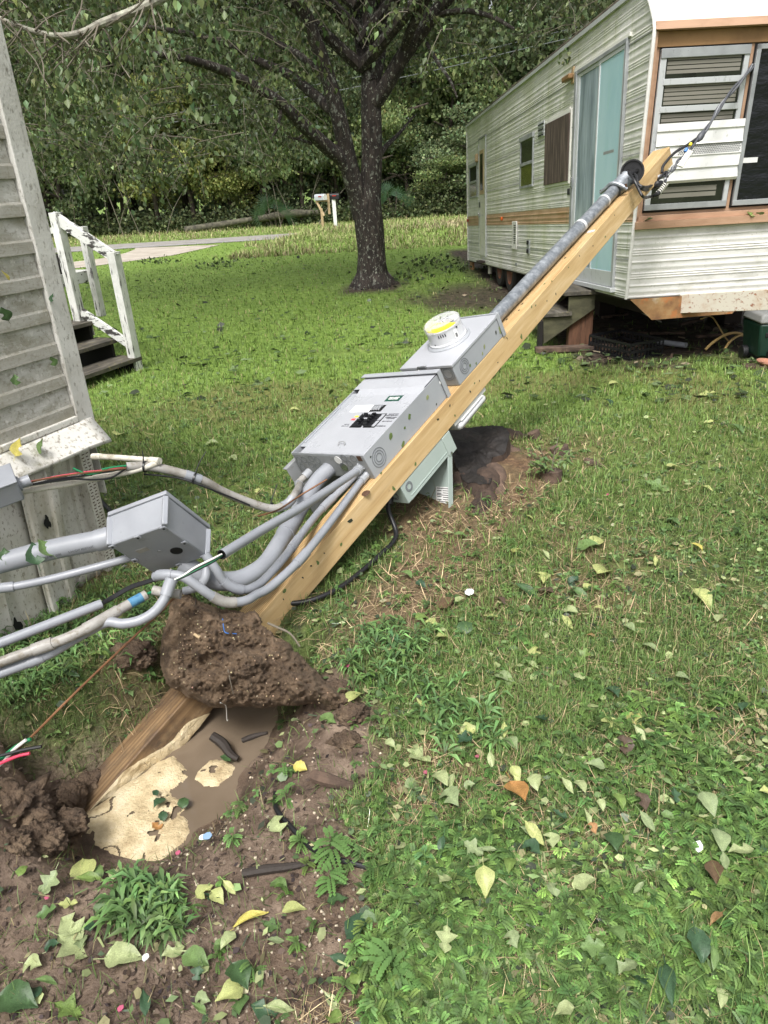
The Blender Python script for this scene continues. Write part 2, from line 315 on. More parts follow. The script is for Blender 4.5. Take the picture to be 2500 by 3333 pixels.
mat('trim_old', srgb('#cfcdc7'), 0.75, var=[(0.3, srgb('#b9b6ae')), (0.6, srgb('#d3d1cb'))], scale=5, spots=[(70, 0.60, 0.04, srgb('#8d897e'), (1, 1, .5), 0.8), (11, 0.68, 0.03, srgb('#87938a'), (1, 1, 1), 0.75), (22, 0.66, 0.04, srgb('#6f6a60'), (1, 1, .4), 0.6)], bump=0.25, bscale=80)
mat('skirt_metal', srgb('#d9d6cd'), 0.55, var=[(0.3, srgb('#c6c2b6')), (0.6, srgb('#dedbd3'))], scale=3, spots=[(75, 0.60, 0.05, srgb('#75694f'), (1, 1, .6), 0.75), (5, 0.58, 0.08, srgb('#9b9478'), (1, 1, .35), 0.6), (16, 0.70, 0.03, srgb('#6b4a34'), (1, 1, 1), 0.6)])
mat('drip_paint', srgb('#dcd9d1'), 0.6, spots=[(55, 0.58, 0.05, srgb('#857a66'), (1, 1, 1), 0.75), (9, 0.60, 0.06, srgb('#8d8a76'), (1, 1, 1), 0.6)])
mat('peel_paint', srgb('#cfd0cb'), 0.75, var=[(0.3, srgb('#b5b7b0')), (0.6, srgb('#d6d6d1'))], scale=6, spots=[(6.5, 0.60, 0.02, srgb('#1c1814'), (4.5, 4.5, .55), 0.95), (30, 0.66, 0.03, srgb('#4a443b'), (2, 2, .5), 0.8)], bump=0.4, bscale=30, bstretch=(3, 3, .5))
mat('peel_rail', srgb('#cfd0cb'), 0.75, spots=[(5, 0.55, 0.02, srgb('#201b16'), (1, 3, 3), 0.95), (28, 0.64, 0.03, srgb('#4a443b'), (1, 2, 2), 0.8)], bump=0.4, bscale=30)
mat('tread_wood', srgb('#4c4840'), 0.8, var=[(0.3, srgb('#2b2824')), (0.55, srgb('#565148')), (0.75, srgb('#77736a'))], scale=4, stretch=(4, 1, 4), spots=[(22, 0.62, 0.05, srgb('#7d7648'), (1, 1, 1), 0.6)], bump=0.4, bscale=30)
mat('step_dark', srgb('#1a1714'), 0.9)
# trailer
ALG = srgb('#a9ae7c')
mat('trailer_side', srgb('#d7d6d0'), 0.42, var=[(0.3, srgb('#c3c3bd')), (0.6, srgb('#dad9d4'))], scale=1.6, stretch=(1, 1, 2.2),
    spots=[(1.7, 0.55, 0.12, ALG, (1, 1.0, .28), 0.42), (5, 0.63, 0.06, srgb('#7f8a42'), (1, 2.2, .16), 0.5), (7, 0.60, 0.08, srgb('#8d8f8e'), (1, .5, 3.5), 0.5), (90, 0.66, 0.03, srgb('#86877a'), (1, 1, 1), 0.4)])
mat('trailer_front', srgb('#dad9d5'), 0.42, var=[(0.3, srgb('#c9c8c3')), (0.6, srgb('#dedcd8'))], scale=2, stretch=(1, 1, 3), spots=[(3, 0.6, 0.1, srgb('#8f9183'), (1, 1, 1.5), 0.5), (55, 0.64, 0.03, srgb('#a09d90'), (1, 1, .6), 0.5)])
mat('trailer_nose', srgb('#d9d2cd'), 0.4, spots=[(3, 0.62, 0.08, srgb('#c9bdb4'), (1, 1, 1), 0.5), (40, 0.71, 0.02, srgb('#7a746a'), (1, 1, 1), 0.6)])
mat('vinyl', srgb('#dcdcda'), 0.45, var=[(0.3, srgb('#cfcfcd')), (0.6, srgb('#e0e0de'))], scale=3, spots=[(24, 0.64, 0.05, srgb('#8e8d84'), (1, 1, .7), 0.5)])
mat('brown_paint', srgb('#b08d72'), 0.65, var=[(0.3, srgb('#9e7c62')), (0.6, srgb('#b49278'))], scale=3, stretch=(1, 1, 4), spots=[(40, 0.68, 0.03, srgb('#6b5540'), (1, 1, 1), 0.55)])
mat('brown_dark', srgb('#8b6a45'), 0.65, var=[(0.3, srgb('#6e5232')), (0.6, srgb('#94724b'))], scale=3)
mat('belt_brown', srgb('#ad8f72'), 0.5, var=[(0.3, srgb('#957656')), (0.6, srgb('#b3967a'))], scale=2, stretch=(1, 1, 5), spots=[(6, 0.6, 0.07, srgb('#7a7350'), (1, 2, .2), 0.5)])
mat('alu', srgb('#9fa2a4'), 0.45, 0.35, var=[(0.3, srgb('#8b8e90')), (0.6, srgb('#a9acae'))], scale=5, spots=[(40, 0.65, 0.04, srgb('#6f706c'), (1, 1, 1), 0.5)])
mat('alu_white', srgb('#b9bcbd'), 0.45, 0.1, spots=[(30, 0.62, 0.05, srgb('#85887f'), (1, 1, .4), 0.5)])
mat('glass_dark', srgb('#23261f'), 0.08, var=[(0.3, srgb('#161814')), (0.6, srgb('#2c3026'))], scale=2, spec=0.6)
mat('glass_green', srgb('#5c6330'), 0.12, var=[(0.3, srgb('#3b4220')), (0.6, srgb('#6d7438'))], scale=3, spec=0.6)
mat('knock_dark', srgb('#73767a'), 0.5); mat('strap_metal', srgb('#d2d4d6'), 0.4, 0.25)
mat('glass_aqua', srgb('#a9cbd2'), 0.15, var=[(0.3, srgb('#9cc2ca')), (0.6, srgb('#b3d2d8'))], scale=1.3, stretch=(1, 1, .5), spec=0.5, spots=[(4, 0.63, 0.05, srgb('#a4cbbf'), (1, 1.5, .4), 0.5)])
mat('glass_tarnish', srgb('#8d9ba2'), 0.15, var=[(0.28, srgb('#5a686e')), (0.5, srgb('#8f9ea5')), (0.72, srgb('#b4c3c9'))], scale=3.4, stretch=(1, 2.0, .35), spec=0.5)
mat('blind', srgb('#7d7a70'), 0.6)  # pale slats with the dimming behind glass put into their colour
mat('plywood', srgb('#4a3d37'), 0.8, var=[(0.3, srgb('#2e2521')), (0.5, srgb('#4d403a')), (0.7, srgb('#75665d'))], scale=4.5, stretch=(1, 5, .5), bump=0.3, bscale=20)
mat('plastic_sheet', srgb('#0e1015'), 0.2, spec=0.6, bump=1.0, bscale=7, bstretch=(1, 1, 2))
mat('roof_old', srgb('#5b5348'), 0.9, var=[(0.3, srgb('#37312a')), (0.6, srgb('#6a6154'))], scale=9, bump=0.5)
mat('rust', srgb('#7d5a3c'), 0.8, var=[(0.28, srgb('#5a3b28')), (0.5, srgb('#8a6842')), (0.72, srgb('#a08a62'))], scale=5, spots=[(9, 0.58, 0.06, srgb('#a8602f'), (1, 1, 1), 0.7), (6, 0.66, 0.05, srgb('#c4c2b4'), (1, 1, .6), 0.4)], bump=0.2, bscale=50)
mat('white_rust', srgb('#cdc6b8'), 0.65, spots=[(22, 0.60, 0.04, srgb('#8a4a28'), (1, 1, 1.4), 0.9), (6, 0.6, 0.07, srgb('#b08a68'), (1, 1, 1), 0.5)])
mat('frame_dark', srgb('#2c231d'), 0.85); mat('tyre', srgb('#26241f'), 0.85, bump=0.3); mat('rim', srgb('#6b5240'), 0.7, spots=[(9, 0.5, 0.1, srgb('#8a4a2c'), (1, 1, 1), 0.7)])
mat('step_green', srgb('#4c4a38'), 0.85, var=[(0.3, srgb('#2d2c20')), (0.6, srgb('#57553f'))], scale=5, stretch=(1, 1, 2))
mat('step_brown', srgb('#5e4230'), 0.85, var=[(0.3, srgb('#40291c')), (0.6, srgb('#6a4a36'))], scale=6, stretch=(5, 5, .6))
mat('amber', srgb('#c4581c'), 0.3); mat('red_lens', srgb('#9a2418'), 0.3)
mat('cooler_green', srgb('#0e3024'), 0.5, rvar=0.1); mat('cooler_lid', srgb('#7c7d7b'), 0.6)  # lid is white; its grey has the shade under the tongue painted in
mat('hose_tan', srgb('#c3a56a'), 0.5); mat('terracotta', srgb('#b8846c'), 0.7)
mat('bark', srgb('#3a312a'), 0.9, var=[(0.3, srgb('#15110f')), (0.52, srgb('#2f2824')), (0.72, srgb('#4c433c'))], scale=9, stretch=(2.2, 2.2, .5), bump=1.6, bscale=16, bstretch=(2.4, 2.4, .45),
    spots=[(8, 0.61, 0.03, srgb('#7d8076'), (1.3, 1.3, .8), 0.7), (26, 0.61, 0.03, srgb('#9b9c90'), (1, 1, .7), 0.8)])
mat('bark_forest', srgb('#40382f'), 0.9, var=[(0.3, srgb('#28231e')), (0.7, srgb('#5a5046'))], scale=5)
mat('lichen_bark', srgb('#8a8779'), 0.85, var=[(0.3, srgb('#57524a')), (0.5, srgb('#8b887b')), (0.7, srgb('#a9ab98'))], scale=22, bump=0.4)
mat('twig', srgb('#6b6457'), 0.85); mat('dry_stem', srgb('#6f695c'), 0.9)
mat('stump_top', srgb('#2b2522'), 0.7, var=[(0.3, srgb('#141110')), (0.55, srgb('#27221f')), (0.8, srgb('#423a35'))], scale=7, bump=0.5, bscale=25)
mat('stump_bark', srgb('#3b2f28'), 0.9, var=[(0.3, srgb('#211915')), (0.6, srgb('#4a3b31'))], scale=12, stretch=(1, 1, .5), bump=1.0, bscale=30)
mat('rotten_wood', srgb('#4b3c33'), 0.9, var=[(0.3, srgb('#2a211c')), (0.7, srgb('#6e5a4c'))], scale=9, bump=0.6)
mat('log_bark', srgb('#4d493f'), 0.9, var=[(0.3, srgb('#2b2823')), (0.7, srgb('#666352'))], scale=6, bump=0.5)
mat('asphalt', srgb('#8b8783'), 0.85, var=[(0.35, srgb('#7d7975')), (0.65, srgb('#96928d'))], scale=2.5, bump=0.1)
mat('concrete', srgb('#aaa195'), 0.85, var=[(0.35, srgb('#998f83')), (0.65, srgb('#b5ada1'))], scale=1.5, spots=[(5, 0.62, 0.06, srgb('#80796a'), (1, 1, 1), 0.5)])
mat('mail_grey', srgb('#b7bcc2'), 0.4, 0.3); mat('mail_black', srgb('#17181a'), 0.4); mat('mail_wood', srgb('#a89270'), 0.7); mat('mail_white', srgb('#dcdcd8'), 0.6)
mat('palm_leaf', srgb('#4f6a52'), 0.5, spec=0.4)
mat('litter_white', srgb('#e2e2df'), 0.5); mat('litter_blue', srgb('#7d97b4'), 0.5); mat('petal', srgb('#a8506a'), 0.6)
mat('wet_stick', srgb('#2f2823'), 0.7, bump=0.4)
mat('wire_far', srgb('#5c6062'), 0.5)

# ------------------------------------------------------------------ ground: masks in world space
WZ = -0.275                                              # water level in the hole
PUD_PX = [(290, 2735), (300, 2655), (400, 2600), (523, 2500), (610, 2400), (680, 2300), (790, 2285), (880, 2300), (870, 2370), (838, 2440), (770, 2520), (745, 2600), (690, 2650), (625, 2690), (605, 2740), (500, 2795), (380, 2800), (300, 2770)]
PUD = [tuple(gz(u, v, WZ)[:2]) for u, v in PUD_PX]
PUD_C = np.mean(PUD, axis=0)
STUMP = np.array([0.66, 4.22])
def masks(x, y):
    u, v, z = proj(np.stack([x, y, np.zeros_like(x)], -1).reshape(-1, 3)); u = u.reshape(x.shape); v = v.reshape(x.shape)
    ok = (y > 0.35)
    jit = (fbm(x * 3.2, y * 3.2, 3) - 0.5)
    u2 = u + jit * 260; v2 = v + (fbm(x * 3.1 + 9, y * 3.1, 5) - 0.5) * 220
    m1, _ = polymask(u2, v2, [(-400, 2330), (150, 2330), (400, 2210), (560, 2190), (1130, 2170), (1235, 2330), (1240, 2560), (1080, 2680), (1190, 2850), (1260, 3040), (1270, 3500), (-500, 3900)], 70)
    m2, _ = polymask(u2, v2, [(1330, 1640), (1450, 1470), (1800, 1500), (1760, 1650), (1640, 1860), (1420, 2010), (1130, 2180), (1090, 2070), (1260, 1830)], 60)
    m3, _ = polymask(u2, v2, [(1250, 2480), (1580, 2380), (1800, 2600), (1500, 2700), (1280, 2720)], 90)
    mud = np.clip(np.maximum(m1, np.maximum(0.55 * m2, 0.4 * m3)), 0, 1) * ok
    straw = np.clip(np.maximum(.7 * m2, 0.7 * m3) + 0.5 * sstep(0.55, 0.7, fbm(x * 1.1, y * 1.1, 21)) * (y < 7), 0, 1) * ok
    # bare dirt under the trailer and by its wheels, and round the foot of the tree
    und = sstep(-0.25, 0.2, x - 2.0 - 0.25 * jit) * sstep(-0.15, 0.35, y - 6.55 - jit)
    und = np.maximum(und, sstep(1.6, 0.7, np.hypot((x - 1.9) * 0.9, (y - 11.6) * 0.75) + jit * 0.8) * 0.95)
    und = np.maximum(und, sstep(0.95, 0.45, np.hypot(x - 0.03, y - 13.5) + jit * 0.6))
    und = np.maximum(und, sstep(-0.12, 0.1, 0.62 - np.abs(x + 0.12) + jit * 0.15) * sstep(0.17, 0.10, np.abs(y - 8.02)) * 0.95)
    return mud, straw, und * (y < 20)
def basin(x, y):
    _, sd = polymask(x, y, PUD, 0.01)
    return sd
def ground_h(x, y, fine=True):
    x = np.asarray(x, float); y = np.asarray(y, float)
    h = 0.05 * (fbm(x * 0.35, y * 0.35, 31) - 0.5) * sstep(2, 8, y) * sstep(18, 14, y) + 0.03 * sstep(19, 15, y) * (fbm(x * 1.6, y * 1.6, 33) - 0.5)
    mud, straw, und = masks(x, y)
    near = (np.abs(x) < 3) & (y < 5)
    h = h + mud * near * (0.045 * (fbm(x * 7, y * 7, 41) - 0.5) + 0.03 * (fbm(x * 22, y * 22, 43) - 0.5))
    # heaved dirt left of the leaning post and behind the hole
    for cx, cy, r, a in ((-1.13, 1.72, 0.20, 0.10), (-1.32, 1.58, 0.24, 0.13), (-1.15, 2.02, 0.22, 0.10), (-0.98, 2.3, 0.22, 0.07), (-0.16, 2.28, 0.2, 0.06), (-1.5, 1.85, 0.22, 0.06)):
        d = np.hypot(x - cx, y - cy) / r
        h = h + a * np.exp(-d * d) * (0.55 + 0.9 * fbm(x * 9, y * 9, 47))
    d = np.hypot((x - STUMP[0]) / 0.75, (y - STUMP[1]) / 1.0)
    h = h + (0.09 + .05 * (fbm(x * 6, y * 6, 48) - .4)) * np.exp(-d * d)
    sd = basin(x, y)
    rim = sstep(-0.34, 0.0, sd + 0.03 * (fbm(x * 12, y * 12, 51) - 0.5))
    h = np.where(near, h * (1 - rim * 0.8) + (WZ - 0.005) * rim - 0.2 * sstep(0.0, 0.12, sd), h)
    pa = np.array([0.5908342, 0.7264423]); pl = np.linalg.norm(pa); pa = pa / pl; dx, dy = x + 1.1505, y - 1.9142
    sh = dx * pa[0] + dy * pa[1]; tl = dx * pa[1] - dy * pa[0]; topz = -0.29 + sh * 0.351 / pl
    lim = np.where(tl > -0.02, topz - 0.22, topz - 0.06 + np.maximum(0, -tl - 0.13) * 1.6)
    inr = (sh > -0.12) & (sh < 0.9) & (tl > -0.4) & (tl < 0.12); h = np.where(inr, np.minimum(h, np.maximum(lim, -0.45)), h)
    # low bank of dead weeds between lawn and road
    h = h + 0.30 * sstep(20.8, 24.5, y) * sstep(27.3, 26.0, y) * sstep(-3.6, -1.5, x)
    return h
def gh(x, y): return float(ground_h(np.array([float(x)]), np.array([float(y)]))[0])
def grow(a, step, lim, f=1.16):
    o = [a]; s = step
    while abs(o[-1]) < lim: s *= f; o.append(o[-1] + (s if step > 0 else -abs(s)))
    return o
xs = np.array(sorted(set(list(np.arange(-2.0, 1.6, 0.02)) + grow(1.6, 0.025, 900) + [-2.0 - (q - 2.0) for q in grow(2.0, 0.025, 900)[1:]])))
ys = np.array(sorted(set(list(np.arange(0.6, 3.2, 0.02)) + grow(3.2, 0.025, 1500, 1.06) + [0.6 - (q - 0.6) for q in grow(0.6, 0.05, 300, 1.3)[1:]])))
GX, GY = np.meshgrid(xs, ys); GH = ground_h(GX, GY)
mud_, straw_, und_ = masks(GX, GY)
V = np.stack([GX, GY, GH], -1).reshape(-1, 3); nx, ny = len(xs), len(ys)
i0 = (np.arange(ny - 1)[:, None] * nx + np.arange(nx - 1)[None]).ravel()
faces = np.stack([i0, i0 + 1, i0 + nx + 1, i0 + nx], -1)
gcol = np.stack([mud_, straw_, und_], -1).reshape(-1, 3)
def ground_mat():
    m = bpy.data.materials.new('ground'); m.use_nodes = True; N = m.node_tree.nodes; L = m.node_tree.links; bs = N['Principled BSDF']
    tc = N.new('ShaderNodeTexCoord'); a = N.new('ShaderNodeAttribute'); a.attribute_name = 'Col'; sep = N.new('ShaderNodeSeparateColor'); L.new(a.outputs['Color'], sep.inputs[0])
    def noise(sc, d=7):
        n = N.new('ShaderNodeTexNoise'); n.inputs['Scale'].default_value = sc; n.inputs['Detail'].default_value = d; n.inputs['Roughness'].default_value = 0.65; L.new(tc.outputs['Object'], n.inputs['Vector']); return n.outputs['Fac']
    def ramp(f, stops):
        r = N.new('ShaderNodeValToRGB'); el = r.color_ramp.elements
        while len(el) < len(stops): el.new(0.5)
        for e, (p, c) in zip(el, stops): e.position = p; e.color = (*c, 1)
        L.new(f, r.inputs[0]); return r.outputs[0]
    def mix(f, c1, c2):
        x = N.new('ShaderNodeMix'); x.data_type = 'RGBA'; L.new(f, x.inputs[0]); L.new(c1, x.inputs[6]); L.new(c2, x.inputs[7]); return x.outputs[2]
    grass = ramp(noise(14), [(0.3, srgb('#2f3218')), (0.5, srgb('#4a5528')), (0.7, srgb('#66763a'))])
    lush = ramp(noise(9), [(0.3, srgb('#4f6524')), (0.5, srgb('#6a8433')), (0.7, srgb('#83994a'))]); sy = N.new('ShaderNodeSeparateXYZ'); L.new(tc.outputs['Object'], sy.inputs[0]); my = N.new('ShaderNodeMapRange'); my.inputs[1].default_value = 2.8; my.inputs[2].default_value = 7.0; L.new(sy.outputs['Y'], my.inputs[0]); grass = mix(my.outputs[0], grass, lush)   # the lawn itself is thicker away from the dug up corner
    mud = ramp(noise(7, 9), [(0.27, srgb('#33281f')), (0.47, srgb('#5f4f42')), (0.6, srgb('#7b6a5b')), (0.75, srgb('#94826f'))])
    straw = ramp(noise(30), [(0.3, srgb('#3c2c20')), (0.55, srgb('#6e5640')), (0.75, srgb('#8f7654'))])
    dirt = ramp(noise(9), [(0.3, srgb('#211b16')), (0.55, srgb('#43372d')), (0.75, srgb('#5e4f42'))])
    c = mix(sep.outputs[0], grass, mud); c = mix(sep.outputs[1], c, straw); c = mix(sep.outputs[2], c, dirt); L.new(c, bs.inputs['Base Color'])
    rr = N.new('ShaderNodeMapRange'); rr.inputs[1].default_value = 0.35; rr.inputs[2].default_value = 0.65; rr.inputs[3].default_value = 0.45; rr.inputs[4].default_value = 0.9; L.new(noise(5), rr.inputs[0]); L.new(rr.outputs[0], bs.inputs['Roughness'])
    b = N.new('ShaderNodeBump'); b.inputs['Strength'].default_value = 0.9; b.inputs['Distance'].default_value = 0.015; L.new(noise(45, 9), b.inputs['Height']); L.new(b.outputs[0], bs.inputs['Normal'])
    return m
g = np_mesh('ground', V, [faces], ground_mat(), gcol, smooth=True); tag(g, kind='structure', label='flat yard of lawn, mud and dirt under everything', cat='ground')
# water in the hole
mb = MB(); wpoly = [(PUD_C[0] + (p[0] - PUD_C[0]) * 1.25, PUD_C[1] + (p[1] - PUD_C[1]) * 1.25) for p in PUD]
mb.add([(p[0], p[1], WZ) for p in wpoly], [tuple(range(len(wpoly)))]); w = mb.build('water', MATS['water'], smooth=False)
tag(w, kind='structure', label='muddy brown water standing in the post hole', cat='puddle')
def foam_patch(px, label, z=WZ + 0.003):
    P = [gz(u, v, z)[:2] for u, v in px]; xs_ = [p[0] for p in P]; ys_ = [p[1] for p in P]; st = 0.005
    X, Y = np.meshgrid(np.arange(min(xs_) - .03, max(xs_) + .03, st), np.arange(min(ys_) - .03, max(ys_) + .03, st))
    _, sd = polymask(X + 0.05 * (fbm(X * 9, Y * 9, 61, 3) - .5), Y + 0.05 * (fbm(X * 9, Y * 9, 63, 3) - .5), P, 0.01)
    Z = z - .004 + 0.010 * (1 - np.exp(-np.maximum(sd, 0) / 0.012)) + 0.012 * (fbm(X * 14, Y * 14, 65) - 0.45) * sstep(0, .03, sd) + 0.004 * (fbm(X * 90, Y * 90, 67) - .5)
    cell = (sd[:-1, :-1] > -0.002) & (sd[1:, 1:] > -0.002) & (sd[:-1, 1:] > -0.002) & (sd[1:, :-1] > -0.002)
    vein = np.abs(fbm(X * 5 + 3, Y * 5, 69, 3) - .5); cell &= ~(((vein[:-1, :-1] < .011) & (fbm(X * 3, Y * 3 + 9, 68)[:-1, :-1] > .5)) | (fbm(X * 16, Y * 16, 70, 3)[:-1, :-1] > .74))
    n = X.shape[1]; idx = np.arange(X.size).reshape(X.shape)
    f = np.stack([idx[:-1, :-1][cell], idx[:-1, 1:][cell], idx[1:, 1:][cell], idx[1:, :-1][cell]], -1)
    used = np.unique(f); rm = np.full(X.size, -1); rm[used] = np.arange(len(used))
    o = np_mesh('foam', np.stack([X, Y, Z], -1).reshape(-1, 3)[used], [rm[f]], MATS['foam'], smooth=True); return tag(o, label, 'foam')
foam_patch([(250, 2775), (255, 2725), (290, 2640), (400, 2560), (505, 2485), (550, 2462), (592, 2492), (614, 2525), (596, 2552), (556, 2570), (566, 2590), (598, 2602), (610, 2625), (588, 2650), (612, 2668), (622, 2710), (598, 2745), (560, 2770), (520, 2800), (420, 2800), (360, 2800), (280, 2790)], 'big cream scum sheet floating at the buried end of the leaning post')
foam_patch([(645, 2510), (680, 2470), (735, 2462), (770, 2490), (752, 2530), (715, 2565), (670, 2560), (640, 2535)], 'small round cream scum patch alone in the muddy puddle')
# ================================================================== THE LEANING SERVICE POST AND WHAT HANGS ON IT
PB = np.array([-1.1505234, 1.9141709, -0.2900796]); PA = np.array([0.5908342, 0.7264423, 0.3509936]); PR = np.array([0.7207513, -0.6707472, 0.1749737])
PA = nrm(PA); PR = nrm(PR - PA * (PR @ PA)); PN = np.cross(PR, PA)
PQ = np.array([PR, PA, PN]); PW = 0.14; PL = 6.13
PM = frame_m(PB, PR, PA, PN)
def onp(u, v, ax, val): d = PQ @ ray(u, v); o = PQ @ (EYE - PB); return o + d * ((val - o[ax]) / d[ax])
def PP(rho, s, nu): return PB + PR * rho + PA * s + PN * nu
def pm(rho, s, nu): return frame_m(PP(rho, s, nu), PR, PA, PN)
t = thing('wooden_post', 'big square yellow timber utility post leaning over with its base torn out of the ground', 'post', mw=PM)
cut = 0.85
mb = MB(); rings = []
mb.box((-PW, cut, -PW), (0, PL, 0)); b = mb.build('shaft', MATS['post_wood'], t, bevel=0.004)
mb = MB(); mb.box((-PW, 0.0, -PW), (0, cut, 0)); mb.build('buried_end', MATS['post_dirty'], t, bevel=0.006)
# knot with a sap ring just below the panel
mb = MB(); k = onp(1190, 1605, 2, 0); mb.lathe([(0.0, 0.004), (0.012, 0.005), (0.02, 0.002), (0.024, -0.002)], k, (0, 0, 1), 14); mb.build('knot', MATS['rust_spot'], t)
mb = MB(); k = onp(1085, 1692, 2, 0); mb.lathe([(0.0, 0.006), (0.007, 0.006), (0.013, 0.004), (0.014, -0.001)], k, (0, 0, 1), 14); mb.build('screw', MATS['chrome'], t)

# ------------------------------------------------------------------ breaker panel
pr1, ps0, pw_, pl_, pd_ = -0.019, 1.915, 0.557, 0.736, 0.150
pr0, ps1 = pr1 - pw_, ps0 + pl_
t = thing('breaker_panel', 'large grey breaker panel with black breakers showing, mounted on the leaning post', 'breaker panel', mw=PM)
mb = MB(); th = 0.004
mb.box((pr0, ps0, 0.002), (pr1, ps1, 0.006))
mb.box((pr0, ps0, 0.006), (pr0 + th, ps1, pd_)); mb.box((pr1 - th, ps0, 0.006), (pr1, ps1, pd_))
mb.box((pr0 + th, ps0, 0.006), (pr1 - th, ps0 + th, pd_)); mb.box((pr0 + th, ps1 - th, 0.006), (pr1 - th, ps1, pd_))
mb.build('enclosure', MATS['panel_grey'], t, bevel=0.002)
lip = 0.052
mb = MB(); mb.box((pr0 + th, ps0 + .07, 0.136), (pr0 + lip, ps1 - 0.16, 0.140)); mb.box((pr0 + 0.012, ps0 + 0.10, 0.140), (pr0 + 0.024, ps1 - 0.3, 0.147)); mb.build('side_rail', MATS['panel_grey'], t, bevel=0.0015)
mb = MB(); fz = 0.140; a0, a1 = pr0 + th, pr1 - th - 0.001                               # dead front with a raised step near the top
prof = [(ps0 + 0.006, fz + .008), (ps0 + 0.02, fz), (ps1 - 0.185, fz), (ps1 - 0.14, fz + 0.014), (ps1 - 0.012, fz + 0.014)]
fs_ = []
x0f = pr0 + lip + .002
for i in range(4): mb.add([(x0f if i < 3 else a0, prof[i][0], prof[i][1]), (a1, prof[i][0], prof[i][1]), (a1, prof[i + 1][0], prof[i + 1][1]), (x0f if i < 3 else a0, prof[i + 1][0], prof[i + 1][1])], [(0, 1, 2, 3)])
cov = mb.build('front_cover', MATS['panel_wet'], t, smooth=False)
mb = MB(); mb.box((pr0 - 0.012, ps1 - 0.004, -0.004), (pr1 + 0.012, ps1 + 0.002, pd_ + 0.02)); mb.box((pr0 - 0.012, ps1 - 0.035, pd_ + 0.014), (pr1 + 0.012, ps1 - 0.004, pd_ + 0.02)); mb.box((pr1 + 0.006, ps1 - 0.03, -0.004), (pr1 + 0.012, ps1 - 0.004, pd_ + 0.014)); mb.build('rain_hood', MATS['panel_grey'], t, bevel=0.0015)
# opened door hanging down on the far side
mb = MB(); mb.box((pr0 - 0.022, ps0 - 0.07, -0.26), (pr0 - 0.016, ps1 - 0.1, 0.09)); mb.box((pr0 - 0.05, ps0 - 0.07, 0.084), (pr0 - 0.022, ps1 - 0.1, 0.09)); mb.build('hanging_door', MATS['panel_under'], t, bevel=0.002)
def face(px, py, nu=None): return onp(900 + px / 2.765, 1150 + py / 2.765, 2, fz + 0.001 if nu is None else nu)
# breakers
A_ = face(655, 668); B_ = face(1000, 540)
bx0, bx1, by0, by1 = A_[0], B_[0], A_[1], B_[1]
mb = MB(); bxm = (bx0 + bx1) / 2
mb.box((bx0, by0, fz + .0005), (bxm - 0.008, by1, fz + 0.003)); mb.box((bxm + 0.008, by0, fz + .0005), (bx1, by1 - 0.004, fz + 0.003)); mb.build('breaker_opening', MATS['dark_gap'], t)
def brk(x0, x1, y0, y1, sgn):
    mb = MB(); mb.box((x0, y0, fz + 0.003), (x1, y1, fz + 0.012)); c = x0 + (x1 - x0) * (0.68 if sgn > 0 else 0.32); yc = (y0 + y1) / 2
    mb.box((c - 0.012, yc - 0.005, fz + 0.012), (c + 0.012, yc + 0.005, fz + 0.026)); o = mb.build('breaker', MATS['black_plastic'], t, bevel=0.001); return o
nb = 5; dy = (by1 - by0) / 6
for i in range(nb): brk(bxm + 0.011, bxm + 0.011 + (bx1 - bxm) * 0.62, by0 + 0.004 + i * dy, by0 + 0.001 + (i + 1) * dy, -1)
for i in (0, 1, 2, 4): brk(bx0 + 0.016, bxm - 0.012, by0 + 0.004 + i * dy, by0 + 0.001 + (i + 1) * dy, 1)
mb = MB()
for i in (3, 5): mb.box((bx0 + 0.012, by0 + i * dy + .004, fz + .003), (bxm - 0.02, by0 + (i + 1) * dy, fz + 0.005))
mb.box((bx1 - (bx1 - bxm) * .3, by0 + 0.006, fz + 0.003), (bx1 - .004, by0 + 2.6 * dy, fz + 0.005)); mb.box((bx1 - (bx1 - bxm) * .3, by0 + 2.9 * dy, fz + 0.003), (bx1 - .004, by0 + 5.4 * dy, fz + 0.005))
mb.build('filler_plate', MATS['panel_wet'], t)
A_ = face(830, 525); B_ = face(990, 465)
mb = MB(); mb.box((A_[0], A_[1], fz + .0005), (B_[0], B_[1], fz + 0.002)); mb.build('lug_opening', MATS['dark_gap'], t)
mb = MB()
for i in range(4): mb.tube(smooth_pts([(A_[0] + .012 + i * (B_[0] - A_[0]) / 5, A_[1] + .01, fz + .004), (A_[0] + .02 + i * (B_[0] - A_[0]) / 5, (A_[1] + B_[1]) / 2, fz + .012), (A_[0] + .01 + (i + .4) * (B_[0] - A_[0]) / 5, B_[1] - .01, fz + .005)], 4), 0.006, 8)
mb.build('lug', MATS['alu_wire'], t)
def sticker(nm, p0, p1, m, dz=0.0015):
    a, b = face(*p0), face(*p1); x0, x1 = sorted((a[0], b[0])); y0, y1 = sorted((a[1], b[1])); mb = MB(); mb.box((x0, y0, fz + .0004), (x1, y1, fz + dz)); return mb.build(nm, MATS[m], t), (x0, x1, y0, y1)
sticker('rating_sticker', (655, 530), (885, 465), 'label_white'); sticker('warning_sticker', (700, 575), (745, 562), 'label_yellow'); sticker('danger_sticker', (667, 602), (714, 588), 'label_red')
o, (gx0, gx1, gy0, gy1) = sticker('maker_plate', (968, 432), (1145, 378), 'label_green')
